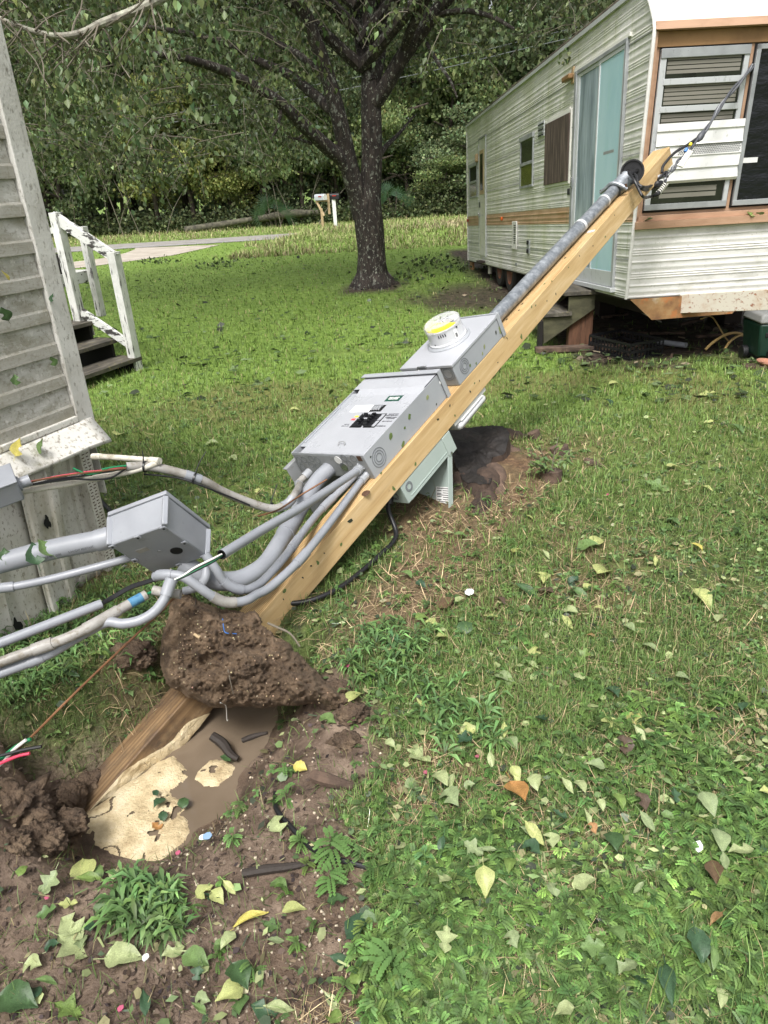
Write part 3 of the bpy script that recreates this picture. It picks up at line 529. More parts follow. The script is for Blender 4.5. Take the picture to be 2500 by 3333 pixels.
def scrawl(nm, x0, x1, y0, y1, rows, n, m='ink', z=fz + 0.0004, par=None, w=0.0022):
    mb = MB(); rr = random.Random(int(abs(x0) * 9999) + rows)
    for r_ in range(rows):
        yc = y1 - (r_ + .5) * (y1 - y0) / rows; h_ = (y1 - y0) / rows * 0.36; x = x0
        while x < x1:
            dx = (x1 - x0) / n * rr.uniform(.5, 1.1); h2 = h_ * rr.uniform(.5, 1)
            mb.bar((x, yc - h2, z), (x + dx * .5, yc + h2, z), w, 0.001); mb.bar((x + dx * .5, yc + h2, z), (x + dx, yc - h2 * .3, z), w, 0.001); x += dx * (1.5 if rr.random() < .2 else 1.05)
    return mb.build(nm, MATS[m], par or t, smooth=False)
scrawl('script_lettering', gx0 + .02, gx1 - .02, gy0 + .012, gy1 - .012, 2, 9, 'label_white', fz + .002, w=0.005)
for q0, q1, n in (((1010, 548), (1105, 538), 9), ((985, 562), (1098, 553), 11), ((978, 578), (1090, 568), 11), ((990, 588), (1065, 583), 7), ((952, 612), (1045, 602), 8), ((893, 655), (985, 645), 9), ((610, 640), (652, 633), 5), ((585, 655), (655, 648), 7)):
    a, b = face(*q0), face(*q1); scrawl('handwriting', min(a[0], b[0]), max(a[0], b[0]), a[1] - 0.006, a[1] + 0.008, 1, n)
h = face(580, 835); mb = MB(); mb.tube(smooth_pts([h + (-0.02, .0, 0), h + (-.02, .016, 0.012), h + (.02, .018, .014), h + (.024, .002, 0)], 5), 0.0028, 6); mb.build('latch', MATS['panel_under'], t)
def knock(c, ax, r, n=1, m='knock_dark', wdt=0.0042):
    mb = MB()
    for i in range(n): q = r * (1 - i * 0.27); mb.ring(c, ax, q - wdt, q, 0.0022, 26)
    return mb.build('knockout', MATS[m], t)
def bot(px, py): return onp(900 + px / 2.765, 1150 + py / 2.765, 1, ps0)
for p in ((250, 955), (205, 960), (313, 945), (370, 960), (607, 940), (693, 945), (240, 1020), (313, 1000), (660, 990), (372, 1018)): knock(bot(*p), (0, -1, 0), 0.021, 1)
mb = MB(); mb.cyl(bot(555, 960), (0, -1, 0), 0.024, 0.003, 20); mb.build('knockout', MATS['label_white'], t)
mb = MB(); mb.cyl(bot(610, 1018), (0, -1, 0), 0.026, 0.004, 20); mb.build('knockout', MATS['chrome'], t)
mb = MB(); mb.box((pr0 + th, ps0 - 0.001, 0.01), (pr1 - th, ps0, pd_ - .012)); mb.build('bottom_face', MATS['panel_under'], t)
knock(onp(900 + 922 / 2.765, 1150 + 935 / 2.765, 0, pr1), (1, 0, 0), 0.052, 3)
c = onp(900 + 765 / 2.765, 1150 + 908 / 2.765, 1, ps0 - .001); mb = MB(); mb.box((pr1 - .05, ps0 - .003, pd_ - .035), (pr1 - .02, ps0 - .0012, pd_ - .004)); mb.build('rust_patch', MATS['rust_spot'], t, bevel=0.004)
for px, py in ((1490, 215), (1478, 262)):
    q = onp(900 + px / 2.765, 1150 + py / 2.765, 0, pr1); mb = MB(); mb.lathe([(0.011, 0), (0.007, .003), (0, .003)], q, (1, 0, 0), 12); mb.build('dimple', MATS['label_white'], t)

# ------------------------------------------------------------------ meter box
mr1, ms0, mw_, ml_, md_ = 0.0, 2.742, 0.377, 0.54, 0.140
mr0, ms1 = mr1 - mw_, ms0 + ml_
t = thing('meter_box', 'light grey meter box with a round glass meter, above the breaker panel', 'meter box', mw=PM)
mb = MB(); mb.box((mr0, ms0, 0.002), (mr1, ms1, md_ - 0.018)); mb.build('enclosure', MATS['panel_grey'], t, bevel=0.003)
mb = MB(); mb.box((mr0 - .004, ms0 - 0.006, md_ - 0.018), (mr1 + .004, ms1 - 0.004, md_)); mb.build('cover', MATS['panel_wet'], t, bevel=0.003)
mb = MB(); mb.box((mr0 - 0.008, ms1 - .003, 0.0), (mr1 + 0.008, ms1 + 0.004, md_ + 0.007)); mb.box((mr1 + .004, ms1 - 0.03, 0), (mr1 + 0.008, ms1 - .003, md_ + .007)); mb.build('rain_lip', MATS['panel_grey'], t, bevel=0.0015)
mb = MB(); mb.box((mr0 + .006, ms0 - .0015, 0.006), (mr1 - .006, ms0, md_ - .024)); mb.build('bottom_face', MATS['panel_under'], t)
s5 = lambda x, y: (1250 + x / 3.318, 950 + y / 3.318)
ring = [onp(*s5(*p), 2, md_ + .004) for p in ((498, 600), (905, 425), (650, 632), (840, 300))]
mc = (ring[0] + ring[1]) / 2 + np.array([-0.002, 0.0, 0]); mc[2] = md_
mr = 0.113
mb = MB(); mb.lathe([(mr + .022, 0), (mr + .022, 0.004), (mr + .012, 0.012), (mr + .006, .012), (mr + .006, .004), (0, .004)], mc, (0, 0, 1), 40); mb.build('socket_ring', MATS['panel_grey'], t)
mt = MB(); mt.lathe([(mr + .004, 0.004), (mr + .004, .02), (mr - .003, 0.026), (mr - .006, 0.1), (mr - .012, 0.104), (0, .104)], mc, (0, 0, 1), 44); meter = mt.build('meter', MATS['meter_plastic'], t)
mb = MB(); mb.lathe([(mr - .004, 0.092), (mr - .002, 0.1), (mr - .003, 0.124), (mr - .012, 0.132), (0, 0.133)], mc, (0, 0, 1), 44); mb.build('glass_lid', MATS['meter_glass'], meter, solid=0.0025)
mb = MB(); pts = [(math.cos(a) * (mr - .014), math.sin(a) * (mr - .014)) for a in np.linspace(math.radians(165), math.radians(360), 24)]; mb.prism(pts, (1, 0, 0), (0, 1, 0), (0, 0, 1), mc + (0, 0, .105), 0.003); mb.build('yellow_face', MATS['label_yellow'], meter)
mb = MB(); mb.lathe([(0, .1045), (mr - .016, .1045)], mc, (0, 0, 1), 40); mb.build('dial', MATS['dial_grey'], meter)
mb = MB(); mb.box((mc[0] + .005, mc[1] + .01, md_ + .105), (mc[0] + .06, mc[1] + .045, md_ + .112)); mb.build('display', MATS['ink'], meter, bevel=.003)
def meter_mark(ang, w, h0, h1, m, nm):
    mb = MB(); r_ = mr - .0035
    for i in range(5):
        a0_, a1_ = ang - w / 2 + w * i / 5, ang - w / 2 + w * (i + 1) / 5
        mb.add([mc + (math.cos(a_) * (r_ + .0012), math.sin(a_) * (r_ + .0012), z_) for a_, z_ in ((a0_, h0), (a1_, h0), (a1_, h1), (a0_, h1))], [(0, 1, 2, 3)])
    return mb.build(nm, MATS[m], meter)
for i in range(4): meter_mark(math.radians(-74 + i * 7), .055, .07, .088, 'ink', 'vent_slot')
meter_mark(math.radians(-20), .22, .03, .085, 'label_white', 'serial_label'); meter_mark(math.radians(-20), .12, .035, .06, 'ink', 'barcode'); meter_mark(math.radians(-98), .07, .028, .036, 'ink', 'port'); meter_mark(math.radians(-10), .1, .082, .093, 'ink', 'port')
kc = onp(*s5(868, 800), 0, mr1); knock(kc, (1, 0, 0), 0.045, 3)
kc = onp(*s5(690, 880), 1, ms0 - .001); knock(kc, (0, -1, 0), 0.045, 2)
h = np.array([(mr0 + mr1) / 2 - .02, ms0 - .006, md_ - .01]); mb = MB(); mb.box(h + (-.03, -.012, -.004), h + (.035, 0.0, .016)); mb.build('hasp', MATS['chrome'], t, bevel=.002)
mb = MB(); mb.tube(smooth_pts([h + (-.02, -.01, .0), h + (-.03, -.03, -.02), h + (.0, -.035, -.04), h + (.02, -.03, -.03), h + (.014, -.012, -.004)], 6), .003, 6); mb.build('seal_wire', MATS['wire_white'], t)

# ------------------------------------------------------------------ disconnect box under the post
t = thing('disconnect_box', 'pale green grey switch box under the leaning post with its cover hanging open', 'switch box', mw=PM)
cc = lambda x, y, ax=0, val=-.004: onp(1100 + x / 1.5867, 1350 + y / 1.5867, ax, val)
d0, d1 = cc(320, 378), cc(575, 95); ds0, ds1 = d0[1], d1[1]; dn = cc(370, 455)[2]
ds0 = (ds0 + cc(370, 455)[1]) / 2
mb = MB(); th = .004; x0, x1 = -0.29, -0.004
mb.box((x0, ds0, -PW - .006), (x1, ds1, -PW - .002)); mb.box((x1 - th, ds0, dn), (x1, ds1, -PW - .006)); mb.box((x0, ds0, dn), (x0 + th, ds1, -PW - .006)); mb.box((x0 + th, ds0, dn), (x1 - th, ds0 + th, -PW - .006)); mb.box((x0 + th, ds1 - th, dn), (x1 - th, ds1, -PW - .006))
mb.build('enclosure', MATS['box_green'], t, bevel=.0015)
mb = MB(); mb.box((x0 + th, ds0 + th, dn + .012), (x1 - th, ds1 - th, dn + .016)); mb.build('inner_plate', MATS['panel_under'], t)
mb = MB(); mb.box((x1, ds0 + .04, dn + .02), (x1 + .003, ds1 - .07, dn + .026)); mb.box((x1, ds0 + .03, dn), (x1 + .002, ds1 - .03, dn + .012)); mb.build('side_rib', MATS['box_green'], t, bevel=.001)
knock(onp(1100 + 367 / 1.5867, 1350 + 370 / 1.5867, 0, x1), (1, 0, 0), .028, 2); knock(np.array([-.08, ds0, (dn - PW) / 2 - .01]), (0, -1, 0), .028, 2)
mb = MB(); mb.box((x1, ds1 - .075, dn - .012), (x1 + .005, ds1 + .002, -PW - .004)); mb.build('hinge_bracket', MATS['box_green'], t, bevel=.0015)
mb = MB(); mb.cyl((x1 + .005, ds1 - .055, dn), (1, 0, 0), .008, .006, 8); mb.build('hinge_screw', MATS['chrome'], t)
hr = PP(x1, ds1 - .04, dn); tipw = aty(1100 + 690 / 1.5867, 1350 + 510 / 1.5867, 3.62) if False else None
# the open cover: a shallow tray hanging from the hinge, in the box's own frame
tip = aty(1534.9, 1671.4, hr[1] - 0.20); fl = PQ @ (tip - PB) - np.array([x1, ds1 - .04, dn]); fl[0] = 0.012
fd = nrm(fl); flen = np.linalg.norm(fl); fn = nrm(np.cross((1, 0, 0), fd)); fn = fn if fn[1] < 0 else -fn     # towards the box mouth
o0 = np.array([x1, ds1 - .04, dn]); ex_ = np.array([-1.0, 0, 0]); wd_ = (x1 - x0)
mb = MB()
def tray(a0, a1, b0, b1, c0, c1): mb.add([o0 + ex_ * a + fd * b + fn * c for c in (c0, c1) for b in (b0, b1) for a in (a0, a1)], [(0, 2, 3, 1), (4, 5, 7, 6), (0, 1, 5, 4), (2, 6, 7, 3), (0, 4, 6, 2), (1, 3, 7, 5)])
tray(0, wd_, 0, flen, -.004, 0); tray(0, .004, 0.0, flen, 0, .036); tray(wd_ - .004, wd_, 0, flen, 0, .03); 
flap = mb.build('open_cover', MATS['box_green'], t, bevel=.0015)
mb = MB(); tray(.02, .12, flen * .60, flen * .97, 0, .0008); mb.build('printed_label', MATS['label_white'], flap)
mb = MB()
for i in range(9): tray(.026, .07 if i % 3 else .112, flen * (.62 + i * .037), flen * (.632 + i * .037), .0008, .0013)
for i in range(4): tray(.08, .112, flen * (.66 + i * .05), flen * (.672 + i * .05), .0008, .0013)
mb.build('label_print', MATS['ink'], flap)

# weatherproof outlet cover on the underside, higher up
t = thing('outlet_cover', 'white weatherproof outlet cover on the underside of the leaning post', 'outlet cover', mw=PM)
q0 = onp(1250 + 285 / 1.327, 1300 + 115 / 1.327, 0, -.02); q1 = onp(1250 + 1110 / 3.318, 950 + 1040 / 3.318, 0, -.02)
os0, os1 = q0[1] + .03, q1[1] - .02; z0_ = -PW - .002
mb = MB(); mb.box((-.135, os0, z0_ - .03), (-.012, os1, z0_)); mb.build('base', MATS['vinyl'], t, bevel=.004)
mb = MB(); mb.box((-.13, os0 + .03, z0_ - .085), (-.008, os1 - .02, z0_ - .034)); mb.build('bubble_lid', MATS['meter_plastic'], t, bevel=.022)
mb = MB(); mb.box((-.014, os0 + .06, z0_ - .034), (-.006, os1 - .05, z0_ - .028)); mb.build('hinge', MATS['litter_white'], t, bevel=.002)

# ------------------------------------------------------------------ mast, weatherhead, service drop
t = thing('service_mast', 'galvanised steel service mast pipe strapped along the leaning post', 'mast pipe', mw=PM)
m0 = onp(1620.6, 1023.9, 2, .05); m1 = onp(2001.5, 618, 2, .05); md = nrm(m1 - m0); rm_ = 0.0445
st_ = m0 + md * ((ms1 + .006 - m0[1]) / md[1]); en_ = m1 + md * .03; en_w = PP(*en_)
mb = MB(); mb.tube([st_, en_], rm_, 24); mb.build('pipe', MATS['galv'], t)
cpl = onp(1970, 655, 2, .05); cpl = m0 + md * ((cpl[1] - m0[1]) / md[1]); mb = MB(); mb.tube([cpl - md * .01, cpl + md * .012], rm_ + .003, 24); mb.build('seam_ring', MATS['strap_metal'], t)
sq = m0 + md * ((onp(1903, 735, 2, .05)[1] - m0[1]) / md[1])
mb = MB(); ang = np.linspace(-.15 * math.pi, 1.02 * math.pi, 16)
for e0, e1 in ((-.016, .016),):
    vs = []; 
    for a_ in ang:
        for e in (e0, e1):
            for rr_ in (rm_ + .001, rm_ + .004): vs.append(sq + np.array([math.cos(a_) * rr_, e, math.sin(a_) * rr_]))
    fs = []
    for i in range(len(ang) - 1):
        b_ = i * 4; n_ = b_ + 4; fs += [(b_, b_ + 2, n_ + 2, n_), (b_ + 1, n_ + 1, n_ + 3, b_ + 3), (b_, n_, n_ + 1, b_ + 1), (b_ + 2, b_ + 3, n_ + 3, n_ + 2)]
    mb.add(vs, fs)
mb.box((sq[0] + rm_ - .002, sq[1] - .016, .0), (sq[0] + rm_ + .05, sq[1] + .016, .004)); mb.cyl((sq[0] + rm_ + .03, sq[1], .004), (0, 0, 1), .007, .004, 8); mb.build('strap', MATS['strap_metal'], t)
# weatherhead in world coordinates
zW = float((en_w - EYE) @ FW)
wc = at(2058.5, 559, zW - 0.05)
wn = nrm(nrm(EYE - wc) * 0.86 + PN * 0.2 - PA * .35 + PR * .1)
t = thing('weatherhead', 'weathered cast metal service head with a round black face on top of the mast pipe', 'service head', loc=tuple(en_w))
mb = MB(); ww = nrm(np.cross(wn, (0, 0, 1))); wu = np.cross(ww, wn); R_ = 0.076
def hood(i, j):
    a_ = 2 * math.pi * i; r_ = R_ + .006
    rimp = wc - wn * .004 + (ww * math.cos(a_) + wu * math.sin(a_)) * r_
    e1 = nrm(np.cross(PA, (0, 0, 1))); e2 = np.cross(e1, PA)
    fx, fy = (ww * math.cos(a_) + wu * math.sin(a_)) @ e1, (ww * math.cos(a_) + wu * math.sin(a_)) @ e2
    neck = en_w - PA * .05 + nrm(e1 * fx + e2 * fy + 1e-6 * e1) * (rm_ + .007)
    back = wc - wn * .075 + (ww * math.cos(a_) + wu * math.sin(a_)) * r_ * .8
    return (rimp * (1 - j) ** 2 + back * 2 * j * (1 - j) + neck * j * j)
mb.grid(hood, 28, 9, True); bk = wc - wn * .03; mb.lathe([(R_ + .006, 0), (0, -.0)], wc - wn * .012, wn, 28)
mb.build('hood', MATS['lichen_bark'] if False else MATS['galv'], t)
mb = MB(); mb.ring(wc - wn * .012, wn, R_ - .002, R_ + .009, .03, 32); mb.build('rim', MATS['black_rubber'], t)
mb = MB(); mb.lathe([(0, .008), (R_ - .004, .008), (R_ - .002, .0)], wc - wn * .006, wn, 32); mb.build('black_face', MATS['black_plastic'], t)
for ax, ay, m in ((-.035, .004, 'dark_gap'), (.032, .004, 'dark_gap'), (.0, .04, 'black_plastic'), (-.0, -.042, 'black_plastic'), (.03, -.035, 'black_plastic')):
    mb = MB(); c_ = wc + ww * ax * 1.0 + wu * ay + wn * .002; mb.ring(c_, wn, .012, .0155, .004, 18); mb.lathe([(0, .0015), (.012, .0015)], c_, wn, 16); mb.build('wire_hole', MATS[m], t)
cl_ = en_w - PA * .05; mb = MB(); e1 = nrm(np.cross(PA, PN)); 
mb.tube(smooth_pts([cl_ - PR * .105 + PN * .01, cl_ - PR * .06 + PN * .03, cl_ + PN * (rm_ + .015), cl_ + PR * .06 + PN * .028, cl_ + PR * .1 - PN * .01], 5), [.013, .014, .012, .014, .013], 8); mb.build('clamp', MATS['galv'], t)
for s_ in (-.1, .095): mb = MB(); mb.cyl(cl_ + PR * s_ + PN * .0, PA * .3 + PN, .009, .03, 6); mb.build('clamp_bolt', MATS['rust_spot'], t)

dD = lambda x, y, z: at(1950 + x / 4.1475, 450 + y / 4.1475, z)
zf = float((wc - EYE) @ FW)
t = thing('service_cable', 'twisted grey overhead cable with black leads running from the service head up right', 'power cable', loc=tuple(dD(860, 470, zf)))
def cable(nm, pts, r, m, k=6, par=None): mb = MB(); mb.tube(smooth_pts(pts, k), r, 9); return mb.build(nm, MATS[m], par or t)
kz = onp(2165, 572, 0, 0.01); zk = float((PP(*kz) - EYE) @ FW) - .03
cable('lead', [wc + ww * -.035 + wn * .0, dD(430, 490, zf - .06), dD(500, 600, zf - .09), dD(610, 660, zf - .08), dD(720, 630, zk - .06), dD(830, 520, zk - .06), dD(905, 455, zk - .05), dD(905, 520, zk - .05), dD(880, 640, zk - .06)], .0105, 'black_rubber')
cable('lead', [wc + ww * .032 + wn * .0, dD(500, 500, zf - .05), dD(520, 600, zf - .08), dD(590, 690, zf - .08), dD(680, 690, zk - .07), dD(780, 650, zk - .06)], .0105, 'black_rubber')
cable('lead', [dD(400, 470, zf - .03), dD(470, 560, zf - .11), dD(530, 680, zf - .12), dD(600, 795, zf - .1), dD(680, 790, zk - .06), dD(780, 770, zk - .05)], .0105, 'black_rubber')
cable('tape_splice', [dD(720, 660, zk - .06), dD(790, 620, zk - .07), dD(850, 590, zk - .06)], [.012, .028, .014], 'black_plastic'); cable('tape_splice', [dD(740, 775, zk - .05), dD(790, 750, zk - .06), dD(830, 700, zk - .06)], [.012, .02, .014], 'black_plastic')
mb = MB(); ax = nrm(dD(880, 640, zk - .06) - dD(800, 740, zk - .06)); pp = [dD(800, 740, zk - .06) + ax * i * .0016 + (nrm(np.cross(ax, FW)) * math.cos(i * .6) + FW * math.sin(i * .6)) * .018 for i in range(60)]; mb.tube(pp, .0045, 6); mb.build('tie_coil', MATS['wire_white'], t)
cable('splice_sleeve', [dD(895, 600, zk - .05), dD(893, 540, zk - .05)], .013, 'alu')
main = [(1171 + 1000, 568), (2195, 545), (2225, 505), (2283, 441), (2345, 347), (2424, 246), (2500, 152), (2640, -40)]
zz = [zk - .03, zk - .03, zk - .03, zk + .0, zk + .05, zk + .1, zk + .2, zk + .5]
path = smooth_pts([at(u, v, z) for (u, v), z in zip(main, zz)], 10)
cable('lead', [at(2155, 562, zk - .04), at(2160, 538, zk - .04), at(2195, 498, zk - .04), at(2240, 470, zk - .03), at(2283, 441, zk)], .011, 'black_rubber')
def twisted(nm, ph, r, m, i0, off=.011):
    P_ = path[i0:]; q = []
    for i, p in enumerate(P_):
        d = nrm(P_[min(i + 1, len(P_) - 1)] - P_[max(i - 1, 0)]); a1 = nrm(np.cross(d, (0, 0, 1))); a2 = np.cross(a1, d); q.append(p + (a1 * math.cos(i * .42 + ph) + a2 * math.sin(i * .42 + ph)) * off)
    mb = MB(); mb.tube(q, r, 8); return mb.build(nm, MATS[m], t)
twisted('strand', 0, .009, 'cable_grey', 4); twisted('strand', 2.1, .009, 'cable_grey', 0); twisted('bare_strand', 4.2, .007, 'alu_wire', 0)
mb = MB(); kp = at(2280, 445, zk); kd = nrm(at(2300, 415, zk) - kp); mb.tube([kp - kd * .04, kp - kd * .01, kp + kd * .02, kp + kd * .05], [.014, .027, .025, .015], 10); mb.build('tape_splice', MATS['cable_grey'], t)
for i, (du, c_) in enumerate(((0, 'wire_white'), (7, 'wire_white'), (13, 'wire_white'))):
    cable('crimp_sleeve', [at(2240 + du, 487 + i * 3, zk - .05), at(2222 + du, 518, zk - .05), at(2206 + du, 540 + i * 2, zk - .05)], .009, c_); 
cable('blue_band', [at(2236, 483, zk - .056), at(2230, 494, zk - .056)], .0125, 'wire_blue'); cable('yellow_band', [at(2250, 466, zk - .056), at(2245, 474, zk - .056)], .0115, 'label_yellow')
mb = MB(); kw = PP(*kz); mb.cyl(kw, PR * .9 + PN * .2, .024, .02, 10); mb.build('insulator_base', MATS['dark_gap'], t)
mb = MB(); a_, b_ = dD(720, 550, zk - .02), dD(905, 500, zk - .03); mb.tube([a_, a_ * .75 + b_ * .25, b_], [.021, .021, .017], 14); mb.build('wedge_clamp', MATS['alu'], t)
# ================================================================== CONDUITS TORN LOOSE FROM THE GROUND
c6 = lambda x, y, z: at(x / 2.37, 1350 + y / 2.37, z)
c7 = lambda x, y, z: at(500 + x / 2.212, 1600 + y / 2.212, z)
c5 = lambda x, y, z: at(x / 1.327, 1400 + y / 1.327, z)
c4w = lambda x, y: PP(*bot(x, y))
zP = lambda p: float((np.asarray(p) - EYE) @ FW)
def conduit(label, pts, r, m='pipe_grey', cat='conduit', collars=(), k=7, open_end=(), name='conduit', n=18, group=None):
    P_ = smooth_pts(pts, k); t = thing(name, label, cat, loc=tuple(P_[0]), group=group)
    mb = MB(); mb.tube(P_, r, n, cap=not open_end); o = mb.build('pipe', MATS[m], t, solid=0)
    for e in open_end:
        a_, b_ = (P_[0], P_[1]) if e == 0 else (P_[-1], P_[-2]); d = nrm(b_ - a_)
        mb = MB(); mb.lathe([(0, 0.02), (r * .82, .02), (r * .82, 0), (r, 0)], a_, d, n); mb.build('open_end', MATS['dark_gap'], t)
    L_ = np.concatenate([[0], np.cumsum([np.linalg.norm(P_[i + 1] - P_[i]) for i in range(len(P_) - 1)])])
    def pt(s): 
        s = s * L_[-1]; i = int(np.clip(np.searchsorted(L_, s) - 1, 0, len(P_) - 2)); f_ = (s - L_[i]) / (L_[i + 1] - L_[i] + 1e-9); return P_[i] * (1 - f_) + P_[i + 1] * f_, nrm(P_[i + 1] - P_[i])
    for c_ in collars:
        s, ln, rr_ = c_[:3]; mm = c_[3] if len(c_) > 3 else m; nm = c_[4] if len(c_) > 4 else 'coupling'
        q = [pt(np.clip(s + e * ln / L_[-1] / 2, 0, 1))[0] for e in (-1, -.5, 0, .5, 1)]
        mb = MB(); mb.tube(q, r * (1 + (rr_ - 1) * .75), n); mb.build(nm, MATS[mm], t)
    return t, P_, pt
ZJ = 2.80
hA = c4w(475, 1040)
conduit('fattest grey conduit curving from the breaker panel down behind the big square box', [hA, hA - PA * .12, c7(1010, 200, zP(hA) - .27), c7(880, 420, 3.22), c7(810, 520, 3.12), c7(720, 590, 3.04), c7(600, 640, 2.98), c7(460, 640, 2.94), c7(330, 590, 2.91), c7(200, 520, 2.9)], .0415,
        collars=[(.0, .13, 1.12, 'pipe_grey', 'hub'), (.38, .17, 1.1)], n=26)
bp = c6(800, 960, 2.76)
t_big, P_, pt = conduit('fat grey plastic conduit with printed lettering running left out of the big square box', [c6(860, 930, 2.77), bp, c6(400, 1040, 2.755), c6(0, 1145, 2.74), c6(-500, 1285, 2.7)], .0405, collars=[(.035, .075, 1.1)], n=28, k=5)
# lettering wrapped on that pipe
def pipe_text(txt, p_start, p_end, size, ang, m, par, r):
    cu = bpy.data.curves.new('txt', 'FONT'); cu.body = txt; cu.size = size; to = bpy.data.objects.new('txt', cu); COL.objects.link(to)
    dg = bpy.context.evaluated_depsgraph_get(); me = bpy.data.meshes.new_from_object(to.evaluated_get(dg)); bpy.data.objects.remove(to)
    vs = [tuple(v.co) for v in me.vertices]; fs = [tuple(p.vertices) for p in me.polygons]
    d = nrm(p_end - p_start); side = nrm(np.cross(d, nrm(EYE - p_start))); side = side if side[2] > 0 else -side; out = nrm(np.cross(side, d)); out = out if out @ (EYE - p_start) > 0 else -out
    mb = MB(); q = []
    for x, y, z in vs:
        a_ = ang + y / r; q.append(p_start + d * x * .74 + (out * math.cos(a_) + side * math.sin(a_)) * (r + .0008))
    mb.add(q, fs); return mb.build('printed_lettering', MATS[m], par, smooth=False)
def ctr(x): # centre of the pipe below a crop x
    y = 960 + (1145 - 960) * (800 - x) / 800; return c6(x, y, 2.755)
for txt, x in (('NEMA TC-2', 213), ('MAX 90°C WIRE', 357), ('SUNLIGHT RESISTANT', 548), ('VC', -4)):
    pipe_text(txt, ctr(x), ctr(x + 60), .0135, math.radians(-34), 'ink', t_big, .0405)
mb = MB(); d = nrm(ctr(160) - ctr(66)); rr = random.Random(3)
x_ = 0
q0 = ctr(68); sd_ = nrm(np.cross(d, nrm(EYE - q0))); sd_ = sd_ if sd_[2] > 0 else -sd_; ot = nrm(np.cross(sd_, d)); ot = ot if ot @ (EYE - q0) > 0 else -ot
while x_ < .1:
    w_ = rr.uniform(.0015, .005)
    mb.add([q0 + d * xx + (ot * math.cos(a_) + sd_ * math.sin(a_)) * .0412 for xx, a_ in ((x_, -.66), (x_ + w_, -.66), (x_ + w_, -.38), (x_, -.38))], [(0, 1, 2, 3)]); x_ += w_ + rr.uniform(.0015, .004)
mb.build('barcode', MATS['ink'], t_big, smooth=False)
# conduit from the panel's left connector out to the cut end with coloured wires
hB = c4w(300, 1065)
conduit('dirty grey conduit sagging left from the panel to a cut end with coloured wires', [hB, hB - PA * .1, at(975, 1580, zP(hB) - .17), at(958, 1612, 3.42), c7(934 * 0 + 960, 90, 3.38), c7(850, 122, 3.34), c7(690, 78, 3.28), c7(500, 0, 3.2), c5(870, 215, 3.12), c5(740, 175, 3.06), c5(640, 157, 3.02), c5(545, 158, 2.98)], .0195, 'pipe_dirty',
        collars=[(.015, .05, 1.35, 'panel_grey', 'connector'), (.11, .07, 1.18, 'pipe_grey'), (.44, .07, 1.22, 'pipe_grey'), (.80, .07, 1.18, 'pipe_grey')], open_end=(1,))
for i, (pts, c_) in enumerate(((((545, 158), (470, 172), (370, 182), (250, 200), (110, 228)), 'wire_red'), (((545, 160), (480, 180), (400, 186), (240, 208), (105, 236)), 'wire_white'), (((545, 162), (450, 182), (360, 196), (230, 214), (108, 242)), 'black_rubber'), (((545, 165), (480, 205), (400, 214), (300, 212), (110, 240)), 'black_rubber'), (((545, 154), (490, 160), (440, 170)), 'wire_green'), (((440, 180), (380, 190), (340, 176), (315, 164)), 'wire_green'), (((545, 164), (430, 178), (330, 190), (180, 214), (108, 232)), 'copper'))):
    P_ = smooth_pts([c5(x, y, 2.97 - .0004 * (545 - x) - .004 * i) for x, y in pts], 6); o = MB(); o.tube(P_, .0042 if c_ != 'wire_white' else .0035, 7); tt = o.build('wire', MATS[c_])
    tag(tt, ['red wire stretched from the cut conduit to the small grey box', 'white wire running beside the red wire to the small grey box', 'black wire running just under the red wire by the white skirting', 'lowest black wire sagging along the white pipe', 'green wire poking from the mouth of the cut conduit', 'short loose green wire end with a bare tip over the skirting', 'thin copper coloured wire among the wires into the small grey box'][i], 'wire', 'loose coloured wires by the house skirting')
conduit('thin dirty white pipe tied under the cut conduit and running along the house skirting', [c5(690, 128, 3.03), c5(665, 148, 3.015), c5(560, 180, 2.99), c5(450, 200, 2.96), c5(300, 232, 2.9), c5(130, 260, 2.83), c5(0, 285, 2.79), c5(-200, 330, 2.7)], .0125, 'pipe_white', cat='pipe', name='pipe', collars=[(.32, .05, 1.25)])
conduit('short stub of dirty white pipe lying out over the grass beside the house corner', [c5(400, 115, 3.12), c5(430, 114, 3.11), c5(560, 122, 3.06), c5(655, 130, 3.03), c5(690, 134, 3.01)], .0125, 'pipe_white', cat='pipe', name='pipe', collars=[(.06, .05, 1.2), (.93, .06, 1.25)])
def tie(label, px, zc, r, tail, nm='cable_tie'):
    c_ = c5(*px[0], zc); d = nrm(c5(*px[1], zc) - c_); mb = MB(); mb.ring(c_, d, r, r + .003, .008, 16); u = [c5(*p, zc - .02) for p in tail]; mb.tube(smooth_pts(u, 4), [.003, .0026, .002], 6); tag(mb.build(nm, MATS['black_plastic']), label, 'cable tie', 'black cable ties on the loose conduits')
tie('black cable tie with its tail up on the pipe stub by the house corner', ((622, 158), (650, 158)), 3.01, .022, ((620, 140), (618, 110), (614, 88)))
tie('black cable tie with a long tail sticking up on the sagging conduit', ((838, 208), (860, 214)), 3.10, .023, ((842, 190), (862, 140), (890, 92)))
tie('black cable tie at the lowest bend of the conduit left of the panel', ((1172, 336), (1195, 336)), 3.37, .023, ((1168, 318), (1180, 280), (1198, 232)))
cb = MB(); cb.tube(smooth_pts([c5(620, 190, 3.03), c5(760, 205, 3.07), c5(870, 240, 3.1), c5(1010, 295, 3.2), c5(1080, 325, 3.25)], 6), .004, 7); tag(cb.build('wire', MATS['black_rubber']), 'thin black wire hanging along the underside of the sagging conduit', 'wire')
